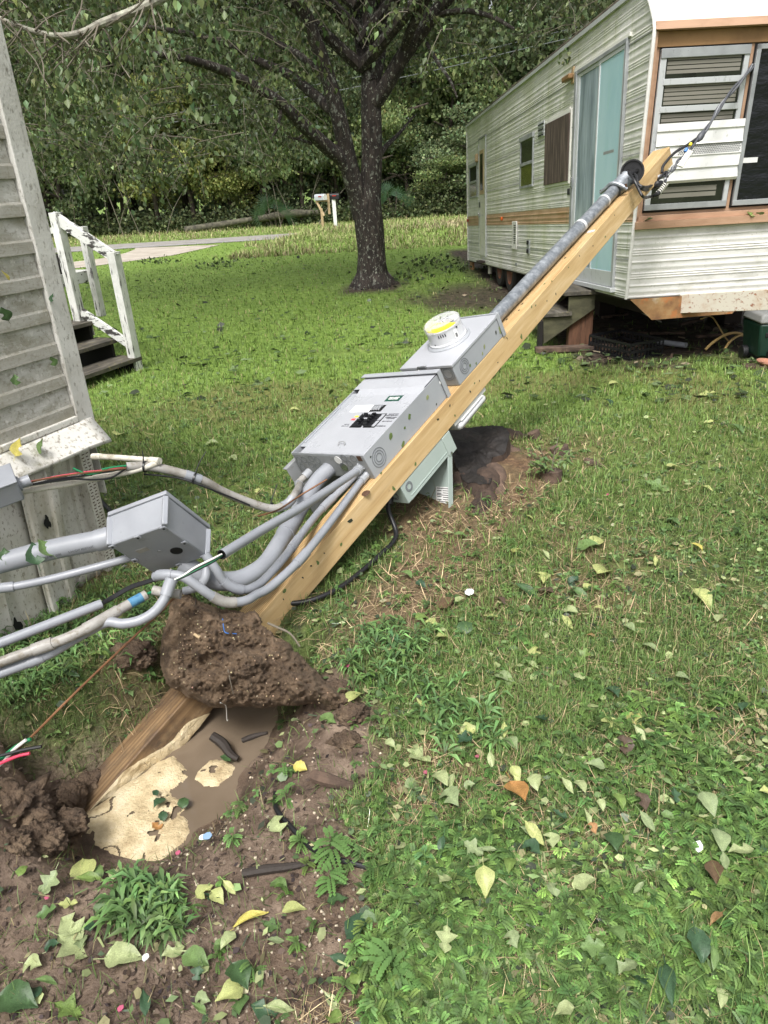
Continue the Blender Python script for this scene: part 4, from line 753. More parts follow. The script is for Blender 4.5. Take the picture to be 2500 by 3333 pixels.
# straight conduit with wires pulled out of its lower end
hD = c4w(765, 1008)
_, PD, _ = conduit('straight grey conduit with wires trailing out of its lower end', [hD, hD - PA * .05 , c7(1100, 90, 3.15), c7(800, 265, 2.87), c7(490, 455, 2.62)], .0195, collars=[(.025, .06, 1.32, 'panel_grey', 'connector')], open_end=(1,), k=5)
for i, (dy, c_) in enumerate(((-8, 'wire_white'), (4, 'black_rubber'), (10, 'wire_green'), (16, 'black_rubber'), (0, 'black_rubber'))):
    mb = MB(); mb.tube(smooth_pts([c7(492, 455 + dy * .5, 2.63), c7(420, 495 + dy, 2.6), c7(300, 555 + dy * 1.1, 2.57), c7(220, 605 + dy * .5, 2.555), c7(150, 638 + dy * .2, 2.545)], 5), .0042, 7)
    tag(mb.build('wire', MATS[c_]), ['white wire on top of the bundle between the two pulled apart grey conduits', 'black wire in the bundle between the two pulled apart grey conduits', 'green striped wire in the bundle between the two pulled apart grey conduits', 'black wire in the bundle between the two pulled apart grey conduits', 'black wire in the bundle between the two pulled apart grey conduits'][i], 'wire', 'wires pulled out between the conduits')
conduit('grey elbow conduit bending left from the trailing wires with an upright collar', [c6(1328, 1265, 2.545), c6(1300, 1330, 2.54), c6(1265, 1425, 2.53), c6(1190, 1520, 2.52), c6(1080, 1585, 2.51), c6(950, 1612, 2.50), c6(830, 1600, 2.5), c6(700, 1660, 2.5), c6(560, 1740, 2.49), c6(350, 1860, 2.47), c6(0, 1995, 2.42), c6(-400, 2140, 2.38)], .0178, collars=[(.03, .075, 1.32, 'pipe_grey', 'collar'), (.67, .05, 1.2)], open_end=(0,))
conduit('long grey conduit with a band of blue tape near its cut end', [c6(1128, 1388, 2.6), c6(980, 1470, 2.56), c6(800, 1575, 2.5), c6(700, 1630, 2.47), c6(520, 1720, 2.45), c6(300, 1800, 2.44), c6(0, 1910, 2.40), c6(-400, 2060, 2.36)], .0182, 'pipe_dirty', collars=[(.06, .05, 1.03, 'tape_blue', 'blue_tape'), (.255, .13, 1.22), (.56, .07, 1.3)], open_end=(0,))
mb = MB(); mb.tube(smooth_pts([c6(1128, 1388, 2.6), c6(1160, 1372, 2.61), c6(1195, 1360, 2.62)], 4), .005, 7); tag(mb.build('wire', MATS['wire_green']), 'short green wire bridging to the cut end of the blue taped conduit', 'wire')
conduit('plain grey conduit at left whose open end spills black wires', [c6(785, 1458, 2.62), c6(560, 1545, 2.57), c6(0, 1762, 2.46), c6(-400, 1915, 2.4)], .0178, open_end=(0,), k=4)
for i in range(3):
    mb = MB(); mb.tube(smooth_pts([c6(785, 1452 + i * 6, 2.63), c6(870, 1400 + i * 9, 2.66), c6(1000, 1325 + i * 9, 2.69), c6(1120, 1285 + i * 8, 2.72), c6(1210, 1262 + i * 5, 2.74)], 5), .0055, 7); tag(mb.build('wire', MATS['black_rubber']), 'black wire spilling from the open conduit towards the underside of the square box', 'wire', 'black wires under the square box')
conduit('grey conduit passing behind the square box on its lower left', [c6(1010, 1100, 2.82), c6(800, 1160, 2.79), c6(400, 1265, 2.75), c6(150, 1318, 2.73), c6(60, 1330, 2.72), c6(0, 1338, 2.72), c6(-400, 1400, 2.68)], .0162, collars=[(.72, .09, 1.3)])
hJ = c4w(815, 1088)
conduit('grey conduit lying along the post and bending left just above the dirt clod', [hJ, hJ - PA * .06, c7(1250, 250, 3.32), c7(1050, 495, 3.08), c7(850, 680, 2.93), c7(740, 742, 2.87), c7(680, 778, 2.83), c7(600, 797, 2.80), c7(500, 792, 2.77), c7(400, 740, 2.74), c7(300, 670, 2.72), c7(200, 610, 2.71), c7(60, 600, 2.72), c6(1200, 1250, 2.74)], .0188, collars=[(.02, .055, 1.32, 'panel_grey', 'connector'), (.475, .1, 1.22), (.79, .1, 1.2, 'pipe_dirty'), (.965, .06, 1.2)], open_end=(1,))
hL = c4w(700, 1112)
conduit('grey conduit running between the fat conduit and the post up to the square box', [hL, hL - PA * .06, c7(1180, 160, zP(hL) - .2), c7(960, 450, 3.12), c7(840, 590, 3.0), c7(760, 665, 2.94), c7(660, 708, 2.9), c7(570, 690, 2.87), c7(500, 640, 2.85), c7(450, 560, 2.83), c7(370, 450, 2.82)], .0182, collars=[(.18, .10, 1.25), (.5, .10, 1.22), (.86, .09, 1.25)])
conduit('short grey elbow under the right corner of the square box', [c6(1590, 1180, 2.86), c6(1590, 1240, 2.85), c6(1560, 1300, 2.85), c6(1500, 1340, 2.86), c6(1420, 1360, 2.87)], .0165, collars=[(.25, .05, 1.2)])
conduit('short dirty grey pipe stub crossing behind the upright collar', [c6(1180, 1352, 2.60), c6(1270, 1370, 2.60), c6(1395, 1385, 2.60)], .0175, 'pipe_dirty', open_end=(0,))
mb = MB(); mb.tube(smooth_pts([c6(1390, 1390, 2.66), c6(1330, 1425, 2.64), c6(1240, 1520, 2.6), c6(1080, 1670, 2.53), c6(720, 2010, 2.36), at(200, 2300, 2.27), at(95, 2405, 2.25), at(40, 2450, 2.24)], 6), .0042, 8); tag(mb.build('ground_wire', MATS['copper']), 'long bare copper ground wire slanting across from the clod down to the left edge', 'wire')
for i, (p, c_, l_) in enumerate((([(-60, 2500), (0, 2470), (50, 2432), (100, 2405)], 'wire_green', 'green wire end bunched at the left edge above the mud'), ([(-60, 2525), (0, 2490), (45, 2440), (85, 2408)], 'wire_white', 'white wire end bunched at the left edge above the mud'), ([(-60, 2515), (0, 2485), (60, 2460), (97, 2452)], 'wire_red', 'red wire end bunched at the left edge above the mud'), ([(-40, 2470), (20, 2455), (80, 2440), (135, 2430)], 'black_rubber', 'black wire end bunched at the left edge above the mud'))):
    mb = MB(); mb.tube(smooth_pts([at(u, v, 2.225 - .01 * i) for u, v in p], 5), .0052 if i else .0062, 7); tag(mb.build('wire', MATS[c_]), l_, 'wire', 'wire ends at the left edge')
conduit('thin copper coloured wire beside the fat conduit below the panel', [at(1065, 1560, 3.3), c7(1060, 25, 3.3), c7(900, 130, 3.2), at(840, 1680, 3.12)], .004, 'copper', cat='wire', name='wire')
# ------------------------------------------------------------------ junction boxes
JC = np.array([-0.887, 2.521, 0.521]); JR = np.array([[0.936, 0.34, -0.092], [-0.11, 0.53, 0.841], [0.334, -0.777, 0.534]])
jx, jy, jz = nrm(JR[:, 0]), nrm(JR[:, 1]), nrm(JR[:, 2])
t = thing('junction_box', 'big square grey junction box hanging among the conduits, hole in its base', 'junction box', mw=frame_m(JC, jx, jy, jz))
L1, D1, H1 = .249, .277, .146
mb = MB(); vs = []
for zz_, tp in ((-H1 / 2, 1), (H1 / 2 - .012, 1.035)):
    for y in (-D1 / 2 * tp, D1 / 2 * tp):
        for x in (-L1 / 2 * tp, L1 / 2 * tp): vs.append((x, y, zz_))
mb.add(vs, [(0, 2, 3, 1), (4, 5, 7, 6), (0, 1, 5, 4), (2, 6, 7, 3), (0, 4, 6, 2), (1, 3, 7, 5)]); mb.build('body', MATS['pipe_grey'], t, bevel=.006)
mb = MB(); mb.box((-L1 / 2 - .010, -D1 / 2 - .010, H1 / 2 - .012), (L1 / 2 + .010, D1 / 2 + .010, H1 / 2 + .006)); mb.build('lid', MATS['pipe_grey'], t, bevel=.003)
for sx, sy in ((1, -1), (-1, -1), (1, 1), (-1, 1)): mb = MB(); mb.bar((sx * (L1 / 2 - .001), sy * (D1 / 2 - .001), -H1 / 2 + .002), (sx * (L1 / 2 + .003), sy * (D1 / 2 + .003), H1 / 2 - .02), .022, .022, (sx, sy, 0)); mb.build('corner_post', MATS['pipe_grey'], t, bevel=.004)
for x, y in ((-1, -1), (1, -1), (1, 1), (-1, 1), (0, -1), (1, 0), (0, 1), (-1, 0)): 
    mb = MB(); cx_, cy_ = x * (L1 / 2 - .010), y * (D1 / 2 - .010); mb.box((cx_ - .012, cy_ - .012, -H1 / 2 - .006), (cx_ + .012, cy_ + .012, -H1 / 2 - .0005)); f_ = mb.build('foot', MATS['pipe_grey'], t, bevel=.003)
    mb = MB(); mb.lathe([(0, .0), (.005, .0)], (cx_, cy_, -H1 / 2 - .0065), (0, 0, -1), 10); mb.build('screw_hole', MATS['dark_gap'], f_)
mb = MB(); mb.lathe([(0, .0), (.021, 0)], (.055, .012 + .02, -H1 / 2 - .001), (0, 0, -1), 22); mb.ring((.055, .032, -H1 / 2 - .003), (0, 0, 1), .021, .024, .003, 22); mb.build('drilled_hole', MATS['dark_gap'], t)
mb = MB(); mb.lathe([(0, .001), (.008, .001), (.009, 0)], (0.0, .0, -H1 / 2 - .0005), (0, 0, -1), 14); mb.build('centre_boss', MATS['panel_under'], t)
mb = MB(); mb.box((-.07, -.055, -H1 / 2 - .0012), (-.02, -.03, -H1 / 2 - .0002)); mb.build('worn_label', MATS['pipe_dirty'], t)
q = at(10, 1590, 2.72); ex = nrm(at(150, 1545, 2.76) - at(0, 1600, 2.70)); ez = nrm(np.array([.1, -.35, .93])); ey = nrm(np.cross(ez, ex)); ez = np.cross(ex, ey)
t = thing('junction_box', 'small grey plastic junction box cut by the left edge with coloured wires running into it', 'junction box', mw=frame_m(q, ex, ey, ez))
mb = MB(); mb.box((-.16, -.055, -.045), (.055, .055, .05)); mb.build('body', MATS['pipe_grey'], t, bevel=.008)
mb = MB(); mb.box((-.165, -.06, .05), (.06, .06, .058)); mb.build('lid', MATS['pipe_grey'], t, bevel=.003)
mb = MB(); mb.tube([(.055, 0, -.005), (.062, 0, -.005), (.064, 0, -.005), (.1, 0, -.005)], [.03, .03, .022, .022], 18); mb.build('hub', MATS['pipe_grey'], t)
# ------------------------------------------------------------------ torn up clod of soil round the post
OUT = [(560, 1942), (600, 1922), (640, 1945), (700, 1972), (770, 1985), (835, 1990), (872, 2050), (905, 2075), (960, 2110), (1010, 2165), (1060, 2215), (1120, 2240), (1165, 2275), (1150, 2312), (1090, 2322), (1000, 2292), (920, 2300), (850, 2306), (770, 2300), (700, 2310), (640, 2285), (590, 2255), (540, 2230), (518, 2180), (522, 2120), (535, 2050), (545, 1990)]
zc_of = lambda u, v: 2.90 - (v - 1950) / 350 * .20 - (u - 800) / 600 * .10
STEP = 3.5
UU, VV = np.meshgrid(np.arange(490, 1235, STEP), np.arange(1895, 2345, STEP))
_, sdp = polymask(UU + 26 * (fbm(UU / 38, VV / 38, 71) - .5), VV + 26 * (fbm(UU / 38 + 7, VV / 38, 73) - .5), OUT, 3)
cell = (sdp[:-1, :-1] > 0) & (sdp[1:, 1:] > 0) & (sdp[:-1, 1:] > 0) & (sdp[1:, :-1] > 0)
sdm = np.maximum(sdp, 0) * 2.85 / F                                   # inside distance in metres
dome = np.sqrt(np.clip(1 - (1 - np.clip(sdm / .13, 0, 1)) ** 2, 0, 1))
rough = (.14 * (fbm(UU / 110, VV / 90, 75, 2) - .5) + .045 * (fbm(UU / 30, VV / 24, 77, 2) - .5) + .055 * (fbm(UU / 9, VV / 8, 79, 4) - .5)) * np.clip(sdm / .02, 0.1, 1)
ridge = .035 * (1 - np.abs(2 * fbm(UU / 55 + 3, VV / 34, 80) - 1)) * np.clip(sdm / .04, 0, 1)
cz = zc_of(UU, VV)
def sheet(dz): 
    z = cz + dz; return EYE[None, None] + (RT[None, None] * ((UU - CX) / F)[..., None] - UP[None, None] * ((VV - CY) / F)[..., None] + FW[None, None]) * z[..., None]
front = sheet(-.17 * dome + rough - ridge); back = sheet(.17 * dome + rough * .8)
idx = np.arange(UU.size).reshape(UU.shape); f1 = np.stack([idx[:-1, :-1][cell], idx[1:, :-1][cell], idx[1:, 1:][cell], idx[:-1, 1:][cell]], -1)
# side wall where the sheet ends
from collections import Counter
ec = {}
for q in f1:
    for i in range(4): e = (int(q[i]), int(q[(i + 1) % 4])); ec[e] = 1
rimE = [e for e in ec if (e[1], e[0]) not in ec]; N_ = UU.size
f2 = f1[:, ::-1] + N_; f3_ = np.array([(b, a, a + N_, b + N_) for a, b in rimE])
allf = np.concatenate([f1, f2, f3_]); used = np.unique(allf); rm = np.full(2 * N_, -1); rm[used] = np.arange(len(used))
VC = np.concatenate([front.reshape(-1, 3), back.reshape(-1, 3)])[used]
t = thing('soil_clod', 'big dark clod of soil torn up and clinging round the foot of the leaning post', 'clod', loc=tuple(at(800, 2150, 2.85)))
np_mesh('soil', VC - np.array(t.location), [rm[allf]], MATS['clod_soil'], None, t, smooth=True)
# pebbles and roots in it
fi = np.where(cell.ravel())[0]; sel = RNG.choice(len(f1), 420); ps_ = front.reshape(-1, 3)[f1[sel, 0]]
keep = (RNG.random(420) < .25 + .75 * polymask(UU.ravel()[f1[sel, 0]], VV.ravel()[f1[sel, 0]], [(560, 2020), (690, 2010), (680, 2130), (590, 2170), (550, 2130)], 25)[0]); ps_ = ps_[keep]
oct_ = [([(1, 0, 0), (-.9, .1, 0), (0, .8, .1), (0, -.9, 0), (.1, 0, .7), (0, .1, -.6)], [(0, 2, 4), (2, 1, 4), (1, 3, 4), (3, 0, 4), (2, 0, 5), (1, 2, 5), (3, 1, 5), (0, 3, 5)])]
pc = np.array(srgb('#c2ad8c'))[None] * RNG.uniform(.45, 1.15, (len(ps_), 1)); pc = pc * (1 + RNG.normal(0, .08, (len(ps_), 3)))
pb = scatter('pebbles', oct_, ps_ - np.array(t.location), rand_rot(len(ps_)), RNG.uniform(.0022, .0058, len(ps_)), np.clip(pc, 0, 1), MATS['pebble'], t); tag(pb, kind='stuff')
def fr_pt(u, v, d=.012): 
    i = int(np.clip((v - 1895) / STEP, 0, UU.shape[0] - 1)); j = int(np.clip((u - 490) / STEP, 0, UU.shape[1] - 1)); p = front[i, j]; return p + nrm(EYE - p) * d
for pts, r_, m in (([(872, 2030), (905, 2042), (945, 2065), (978, 2105)], .005, 'twig'), ([(718, 2290), (738, 2300), (740, 2350), (744, 2372)], .002, 'wire_white'), ([(633, 1925), (637, 1960), (632, 2000)], .0025, 'rotten_wood'), ([(745, 2180), (752, 2215), (760, 2260)], .002, 'twig')):
    mb = MB(); mb.tube(smooth_pts([fr_pt(*p) for p in pts], 5), [r_, r_, r_ * .6], 6); mb.build('root', MATS[m], t)
mb = MB(); mb.tube(smooth_pts([fr_pt(725, 2015), fr_pt(728, 2045), fr_pt(738, 2062), fr_pt(770, 2065)], 5), .0018, 6); tag(mb.build('plastic_string', MATS['wire_blue']), 'short blue white string stuck on the face of the big soil clod', 'string')
mb = MB(); mb.box((-.014, -.005, -.004), (.014, .005, .004)); o = mb.build('wood_chip', MATS['mail_wood'], bevel=.002); o.location = fr_pt(643, 2073); o.rotation_euler = (.3, .4, -.5); tag(o, 'yellow wood chip stuck in the pebbly part of the big soil clod', 'wood chip')
# loose lumps of dirt around the hole
def lump(u, v, r, label, sq=.7, seed=0, z=None):
    c_ = gz(u, v, gh(*gz(u, v)[:2])) if z is None else gz(u, v, z); nu, nv = 72, 44
    th_, ph_ = np.meshgrid(np.linspace(0, 2 * math.pi, nu, endpoint=False), np.linspace(0.001, math.pi - .001, nv))
    X, Y, Z = np.sin(ph_) * np.cos(th_), np.sin(ph_) * np.sin(th_), np.cos(ph_)
    n_ = .9 * (fbm(X * 1.7 + seed + Z, Y * 1.7 + Z, 81 + seed, 2) - .5) + .55 * (fbm(X * 5 + Z * 3, Y * 5 - Z * 4, 83 + seed) - .5) + .4 * (fbm(X * 15 + Z * 9, Y * 15 + Z * 8, 85) - .5)
    rr_ = r * (1 + n_); Vv = np.stack([X * rr_, Y * rr_ * .9, Z * rr_ * sq], -1).reshape(-1, 3)
    i_ = (np.arange(nv - 1)[:, None] * nu + np.arange(nu)[None]).ravel(); j_ = (np.arange(nv - 1)[:, None] * nu + (np.arange(nu) + 1)[None] % nu).ravel()
    o = np_mesh('dirt_lump', Vv, [np.stack([i_, j_, j_ + nu, i_ + nu], -1)[:, ::-1]], MATS['mud'], smooth=True); o.location = c_ + np.array([0, 0, r * sq * .18]); o.rotation_euler = (0, 0, seed * 1.3)
    tag(o, label, 'dirt lump', 'lumps of wet dirt round the post hole')
for a_ in ((280, 2440, .10, 'broad pale mud lump left of the buried end of the post'), (120, 2520, .085, 'rounded mud lump near the coloured wire ends'), (60, 2640, .10, 'brown mud lump at the left edge below the wire ends'), (200, 2700, .075, 'mud lump beside the lower corner of the buried post end'), (330, 2370, .06, 'dark mud lump touching the upper left side of the buried post end'), (130, 2740, .07, 'crumbly mud lump lowest in the heap at left'), (440, 2140, .085, 'dark mud lump tucked left of the big soil clod'), (400, 2230, .06, 'dark mud lump below left of the big soil clod'), (30, 2760, .06, 'mud lump at the lower left edge of the heap'), (300, 2560, .06, 'mud lump pressed against the middle of the buried post end'), (1150, 2330, .055, 'mud lump at the right tip of the big soil clod'), (1090, 2250, .05, 'mud lump behind the right shoulder of the big soil clod'), (1120, 2420, .05, 'flat mud lump right of the puddle'), (230, 2600, .055, 'mud lump in the middle of the heap at left')):
    lump(a_[0], a_[1], a_[2], a_[3], seed=len(a_[3]) % 11)
# sticks in and by the puddle
def stick(label, pts, r, m='wet_stick', nm='stick', cat='stick'):
    mb = MB(); mb.tube(smooth_pts(pts, 4), [r, r * 1.15, r * .9, r * .6], 8); tag(mb.build(nm, MATS[m]), label, cat)
G = lambda u, v, h=.012: (lambda p: np.array([p[0], p[1], gh(p[0], p[1]) + h]))(gz(u, v, gh(*gz(u, v)[:2])))
stick('rotten forked wood piece leaning in the puddle by the round scum patch', [gz(690, 2395, -.2), gz(725, 2420, -.22), gz(750, 2455, -.24), gz(775, 2470, -.25)], .018)
stick('dark wet stick lying in the mud below the puddle', [G(791, 2852), G(860, 2840), G(950, 2832), G(1032, 2812)], .012)
stick('black bark strip lying in the weeds right of the puddle', [G(1020, 2540, .02), G(1080, 2560, .025), G(1150, 2575, .02)], .02, 'rotten_wood', 'bark_strip', 'bark')
stick('small dark stick on the wet bank above the puddle', [gz(790, 2410, -.1), gz(830, 2395, -.08), gz(870, 2385, -.06)], .01)
mb = MB(); mb.tube(smooth_pts([G(895, 2560, .0), G(900, 2640), G(940, 2690), G(1010, 2765), G(1060, 2795), G(1138, 2815), G(1250, 2850), G(1330, 2905), G(1400, 2935, .0)], 6), .008, 10); tag(mb.build('ground_cable', MATS['black_rubber']), 'thin black cable snaking over the ground right of the puddle', 'cable')
mb = MB(); d0_ = PP(-.12, ds0, -.21); mb.tube(smooth_pts([d0_, d0_ + np.array([-.01, -.06, -.06]), G(1290, 1760, .03), G(1236, 1822, .025), G(1130, 1912, .025), G(1055, 1954, .025), G(980, 1973, .02), G(900, 1975, .02)], 7), .0125, 12); tt = mb.build('feeder_cable', MATS['black_rubber']); tag(tt, 'thick black cable dropping from the pale green switch box and lying under the post', 'cable')
mb = MB(); mb.cyl(d0_ + np.array([0, 0, .002]), np.array([-.1, -.5, -.8]), .026, .05, 14, .022); tag(mb.build('cable_gland', MATS['black_plastic']), 'black gland where the thick cable enters the pale green switch box', 'cable gland')
mb = MB(); mb.tube(smooth_pts([G(315, 1628, .05), G(330, 1645, .04), G(365, 1675, .02), G(420, 1720, .02)], 5), .014, 10); tag(mb.build('hose', MATS['black_rubber']), 'black hose coming from behind the house corner behind the square box', 'hose')

# dried scum clinging to the buried post end just above the water line
NS, NV = 90, 22; sv = []
for i in range(NS):
    s_ = .0 + .56 * i / (NS - 1); zmid = PB[2] + PA[2] * s_; nw = max(-.141, (WZ - zmid) / PN[2] - .012); e_ = min(1, 5 * (1 - i / (NS - 1)))
    top_ = min(-.004, nw + (.03 + .075 * float(fbm(np.array([s_ * 6]), np.array([.3]), 151, 2)[0])) * e_ + .012 * float(fbm(np.array([s_ * 45]), np.array([.7]), 155)[0] - .5))
    for j in range(NV):
        q = j / (NV - 1); nu_ = nw + (top_ - nw) * q; sv.append(PP(.001 + .012 * float(fbm(np.array([s_ * 45]), np.array([nu_ * 60]), 153)[0]) * min(1, 5 * (1 - q)) * e_, s_, nu_))
fvv = [(i * NV + j, (i + 1) * NV + j, (i + 1) * NV + j + 1, i * NV + j + 1) for i in range(NS - 1) for j in range(NV - 1)]
o = np_mesh('foam_crust', np.array(sv), [np.array(fvv)], MATS['foam'], smooth=True); tag(o, 'tan pitted scum crust dried on the lower face of the buried post end', 'foam')
# ================================================================== HOUSE CORNER AT THE LEFT
HX = np.array([.9125, -.409, 0]); HY = np.array([.409, .9125, 0]); HZ = np.array([0, 0, 1.0]); HO = np.array([-1.45, 3.12, 0.0])
HM = frame_m(HO, HX, HY, HZ)
house = thing('house', 'white weathered house corner with grimy lap siding and torn metal skirting at the left', 'house', mw=HM)
LEN = 6.0
mb = MB(); zs = .836; laps = []
z = .836; n_l = 14
prof = []
for i in range(n_l):
    z0_, z1_ = .836 + i * .1415, .836 + (i + 1) * .1415
    prof += [(.022, z0_), (.020, z0_ + .045), (.014, z0_ + .055), (.006, z1_ - .001)]
mb = MB(); ns = 14; ysn = np.linspace(-LEN, .085, 40)
def sid(i, j):
    p = prof[int(round(j * (len(prof) - 1)))]; y = -LEN + i * (LEN + .085); return (p[0] + .003 * math.sin(y * 2.1 + p[1] * 9), y, p[1])
mb.grid(sid, 60, len(prof)); mb.build('siding', MATS['siding_old'], house, smooth=False)
mb = MB(); mb.box((-2.5, -LEN, .84), (-.02, .085, .836 + n_l * .1415)); mb.build('wall_core', MATS['siding_old'], house)
mb = MB(); mb.box((-.07, .088, .70), (.034, .186, .836 + n_l * .1415)); mb.build('corner_trim', MATS['trim_old'], house, bevel=.005)
mb = MB(); mb.box((-.1, .186, .4), (-.005, .19, .8)); mb.build('end_wall', MATS['trim_old'], house)
mb = MB(); mb.box((-.005, -LEN, .808), (.04, .083, .836)); mb.build('starter_board', MATS['drip_paint'], house, bevel=.004)
mb = MB()   # bent metal drip flashing leaning outwards
def drip(i, j):
    y = -LEN + i * (LEN + .165); w = .02 * math.sin(y * 5) + .012 * math.sin(y * 13); top = (.036, .806); out = .10 + .03 * math.sin(y * 3 + 1); bend = .04 * sstep(-.45, -.2, y) * sstep(.2, .0, y)
    bot_z = .70 + w * .3 - .01 * sstep(-.2, .16, y) + bend * .3
    if j < .93: t_ = j / .93; return (top[0] + (out - top[0]) * t_, y, top[1] + (bot_z - top[1]) * t_)
    return (out - .004, y, bot_z - .008 * (j - .93) / .07)
mb.grid(drip, 90, 9); mb.build('drip_flashing', MATS['drip_paint'], house, solid=.003)
def skirt(nm, y0, y1, ztop, zbot, x0, seed, wob=.015):
    mb = MB()
    def fn(i, j):
        y = y0 + i * (y1 - y0); zt = ztop(y) if callable(ztop) else ztop; z = zt + j * (zbot - zt)
        rib = .012 * (abs(((y * 9 + seed) % 1.0) - .5) < .13); bow = .03 * math.sin(j * 3.0 + seed) + wob * math.sin(y * 7 + seed + j * 2)
        return (x0 + rib + bow, y, z)
    mb.grid(fn, 40, 16); return mb.build(nm, MATS['skirt_metal'], house, solid=.002)
skirt('skirting_panel', -1.6, -.305, lambda y: .70, -.12, .0, 1.0)
skirt('skirting_panel', -.33, -.15, lambda y: .69 - .05 * (y > -.2), -.12, .035, 2.2)
sk = skirt('skirting_panel', -.168, .135, lambda y: .675 + .03 * (y + .1), .0, -.03, 3.1)
skirt('skirting_panel', -LEN, -1.6, .7, -.12, .0, 4.0)
mb = MB(); mb.box((-.07, .086, .0), (-.012, .150, .70)); mb.build('vented_strip', MATS['skirt_metal'], house)
mb = MB()
for i in range(40):
    for k in range(2): mb.box((-.0122, .094 + k * .026 + .004 * (i % 2), .02 + i * .0165), (-.0108, .108 + k * .026 + .004 * (i % 2), .0245 + i * .0165))
mb.build('vent_slots', MATS['rust_spot'], house, smooth=False)
mb = MB(); mb.box((-2.4, -LEN, .0), (-.08, .08, .80)); mb.build('crawl_space', MATS['dark_gap'], house)
for (y, z, w, hh) in ((-.243, .449, .016, .03), (-.53, .07, .02, .05)):
    mb = MB(); pts = [(math.cos(a) * w * (1 + .35 * math.sin(a * 3 + y * 9)), math.sin(a) * hh * (1 + .3 * math.sin(a * 5))) for a in np.linspace(0, 2 * math.pi, 18, endpoint=False)]
    mb.prism(pts, (0, 1, 0), (0, 0, 1), (1, 0, 0), (.062, y, z), .001); mb.build('rust_hole', MATS['dark_gap'], house)
# ------------------------------------------------------------------ porch steps behind the house corner
SO = np.array([-2.5826, 7.7709, 0.0]); SM = frame_m(SO, HX, HY, HZ)
st = thing('porch_steps', 'white wooden porch steps with peeling paint and handrail beside the house', 'steps', mw=SM)
PWd = .098
def post(nm, x, z0_, z1_): mb = MB(); mb.box((x - PWd / 2, -PWd / 2, z0_), (x + PWd / 2, PWd / 2, z1_)); return mb.build(nm, MATS['peel_paint'], st, bevel=.004)
post('newel_post', -.03, .0, 1.226); post('newel_post', -.69, .50, 1.622)
mb = MB(); mb.bar((-.72, 0, 1.585), (.0, 0, 1.16), .045, .11); mb.build('handrail', MATS['peel_rail'], st, bevel=.004)
mb = MB(); mb.bar((-.63, 0, .615), (-.08, 0, .29), .04, .09); mb.build('lower_rail', MATS['peel_rail'], st, bevel=.004)
WID = 1.25
for i, (x0, x1, zt) in enumerate(((-.30, .02, .145), (-.56, -.24, .335), (-.84, -.50, .525))):
    mb = MB(); mb.box((x0, -WID, zt - .042), (x1, .055 if i else .06, zt)); mb.build('tread', MATS['tread_wood'], st, bevel=.004)
for y in (-.02, -WID + .06):
    mb = MB(); mb.prism([(-.02, 0), (-.02, .1), (-.27, .1), (-.27, .29), (-.53, .29), (-.53, .48), (-.86, .48), (-.86, 0)], (1, 0, 0), (0, 0, 1), (0, -1, 0), (0, y, 0), .035); mb.build('stringer', MATS['step_dark'], st)
mb = MB(); mb.box((-.83, -WID, .336), (-.80, .035, .48)); mb.build('riser', MATS['peel_paint'], st)
mb = MB(); mb.box((-1.0, -WID, .526), (-.86, .02, .86)); mb.build('skirt_board', MATS['peel_paint'], st)
mb = MB(); mb.box((-2.6, -WID, .87), (-.86, .5, 1.0)); mb.build('porch_deck', MATS['peel_rail'], st, bevel=.006)
mb = MB(); mb.box((-2.0, .38, 1.40), (-.76, .42, 1.46)); mb.build('back_rail', MATS['peel_paint'], st); mb = MB(); mb.box((-.80, .36, .5), (-.72, .44, 1.46)); mb.build('back_post', MATS['peel_paint'], st, bevel=.004)
mb = MB(); mb.box((-.79, .02, .36), (-.55, .03, .50)); mb.build('loose_trim', MATS['drip_paint'], st, bevel=.004)
bg_ = MB(); c_ = SO + HX * -.93 + HY * .12 + HZ * 1.0
bg_.lathe([(.0, 0), (.05, 0), (.085, .06), (.09, .12), (.06, .19), (.02, .21), (0, .21)], c_, (0, 0, 1), 9); tag(bg_.build('dark_jug', MATS['step_dark'], ang=10), 'small dark jug standing on the porch deck beside the house corner', 'jug')

# ================================================================== TRAVEL TRAILER
TX = nrm([0.99935, 0.03597, -0.0017]); TY = nrm([-.0360137, .9978831, -.0541507]); TZ = np.cross(TX, TY); TC = np.array([2.3475, 6.7, .63056])
TM = frame_m(TC, TX, TY, TZ)
tr = thing('travel_trailer', 'old white ribbed travel trailer stained with algae, jacked up on its frame', 'trailer', mw=TM)
TL, TH, TWd = 8.66, 2.44, 2.44
nose = lambda h: np.interp(h, [0, 2.09, 2.28, 2.44], [0, -.209, -.07, .12])
# side wall: ribbed profile cut to the slanted nose
def rib(h):
    p = (h % .205) / .205; o = 0.0
    for c_, w_, d_ in ((.10, .030, .0055), (.20, .030, .0055), (.30, .030, .0055), (.52, .07, .004), (.78, .04, .006)): o = o + d_ * float(np.exp(-((p - c_) / w_) ** 2))
    return -o
hs_ = sorted(set(list(np.arange(0, TH, .0052)) + [TH, .657, .83]))
def side(nm, h0, h1, m, xoff=0.0, flip=False):
    H_ = [h0] + [h for h in hs_ if h0 + .002 < h < h1 - .002] + [h1]; vs, fs = [], []
    for h in H_:
        for k in range(12):
            s = float(nose(h)) + (TL - float(nose(h))) * k / 11
            x = rib(h) + xoff + .004 * math.sin(s * 3 + h * 4) * (k > 0)
            vs.append((x if not flip else TWd - x, s, h))
    for j in range(len(H_) - 1):
        for k in range(11): b = j * 12 + k; fs.append((b, b + 12, b + 13, b + 1) if not flip else (b, b + 1, b + 13, b + 12))
    mb = MB(); mb.add(vs, fs); return mb.build(nm, MATS[m], tr, ang=50)
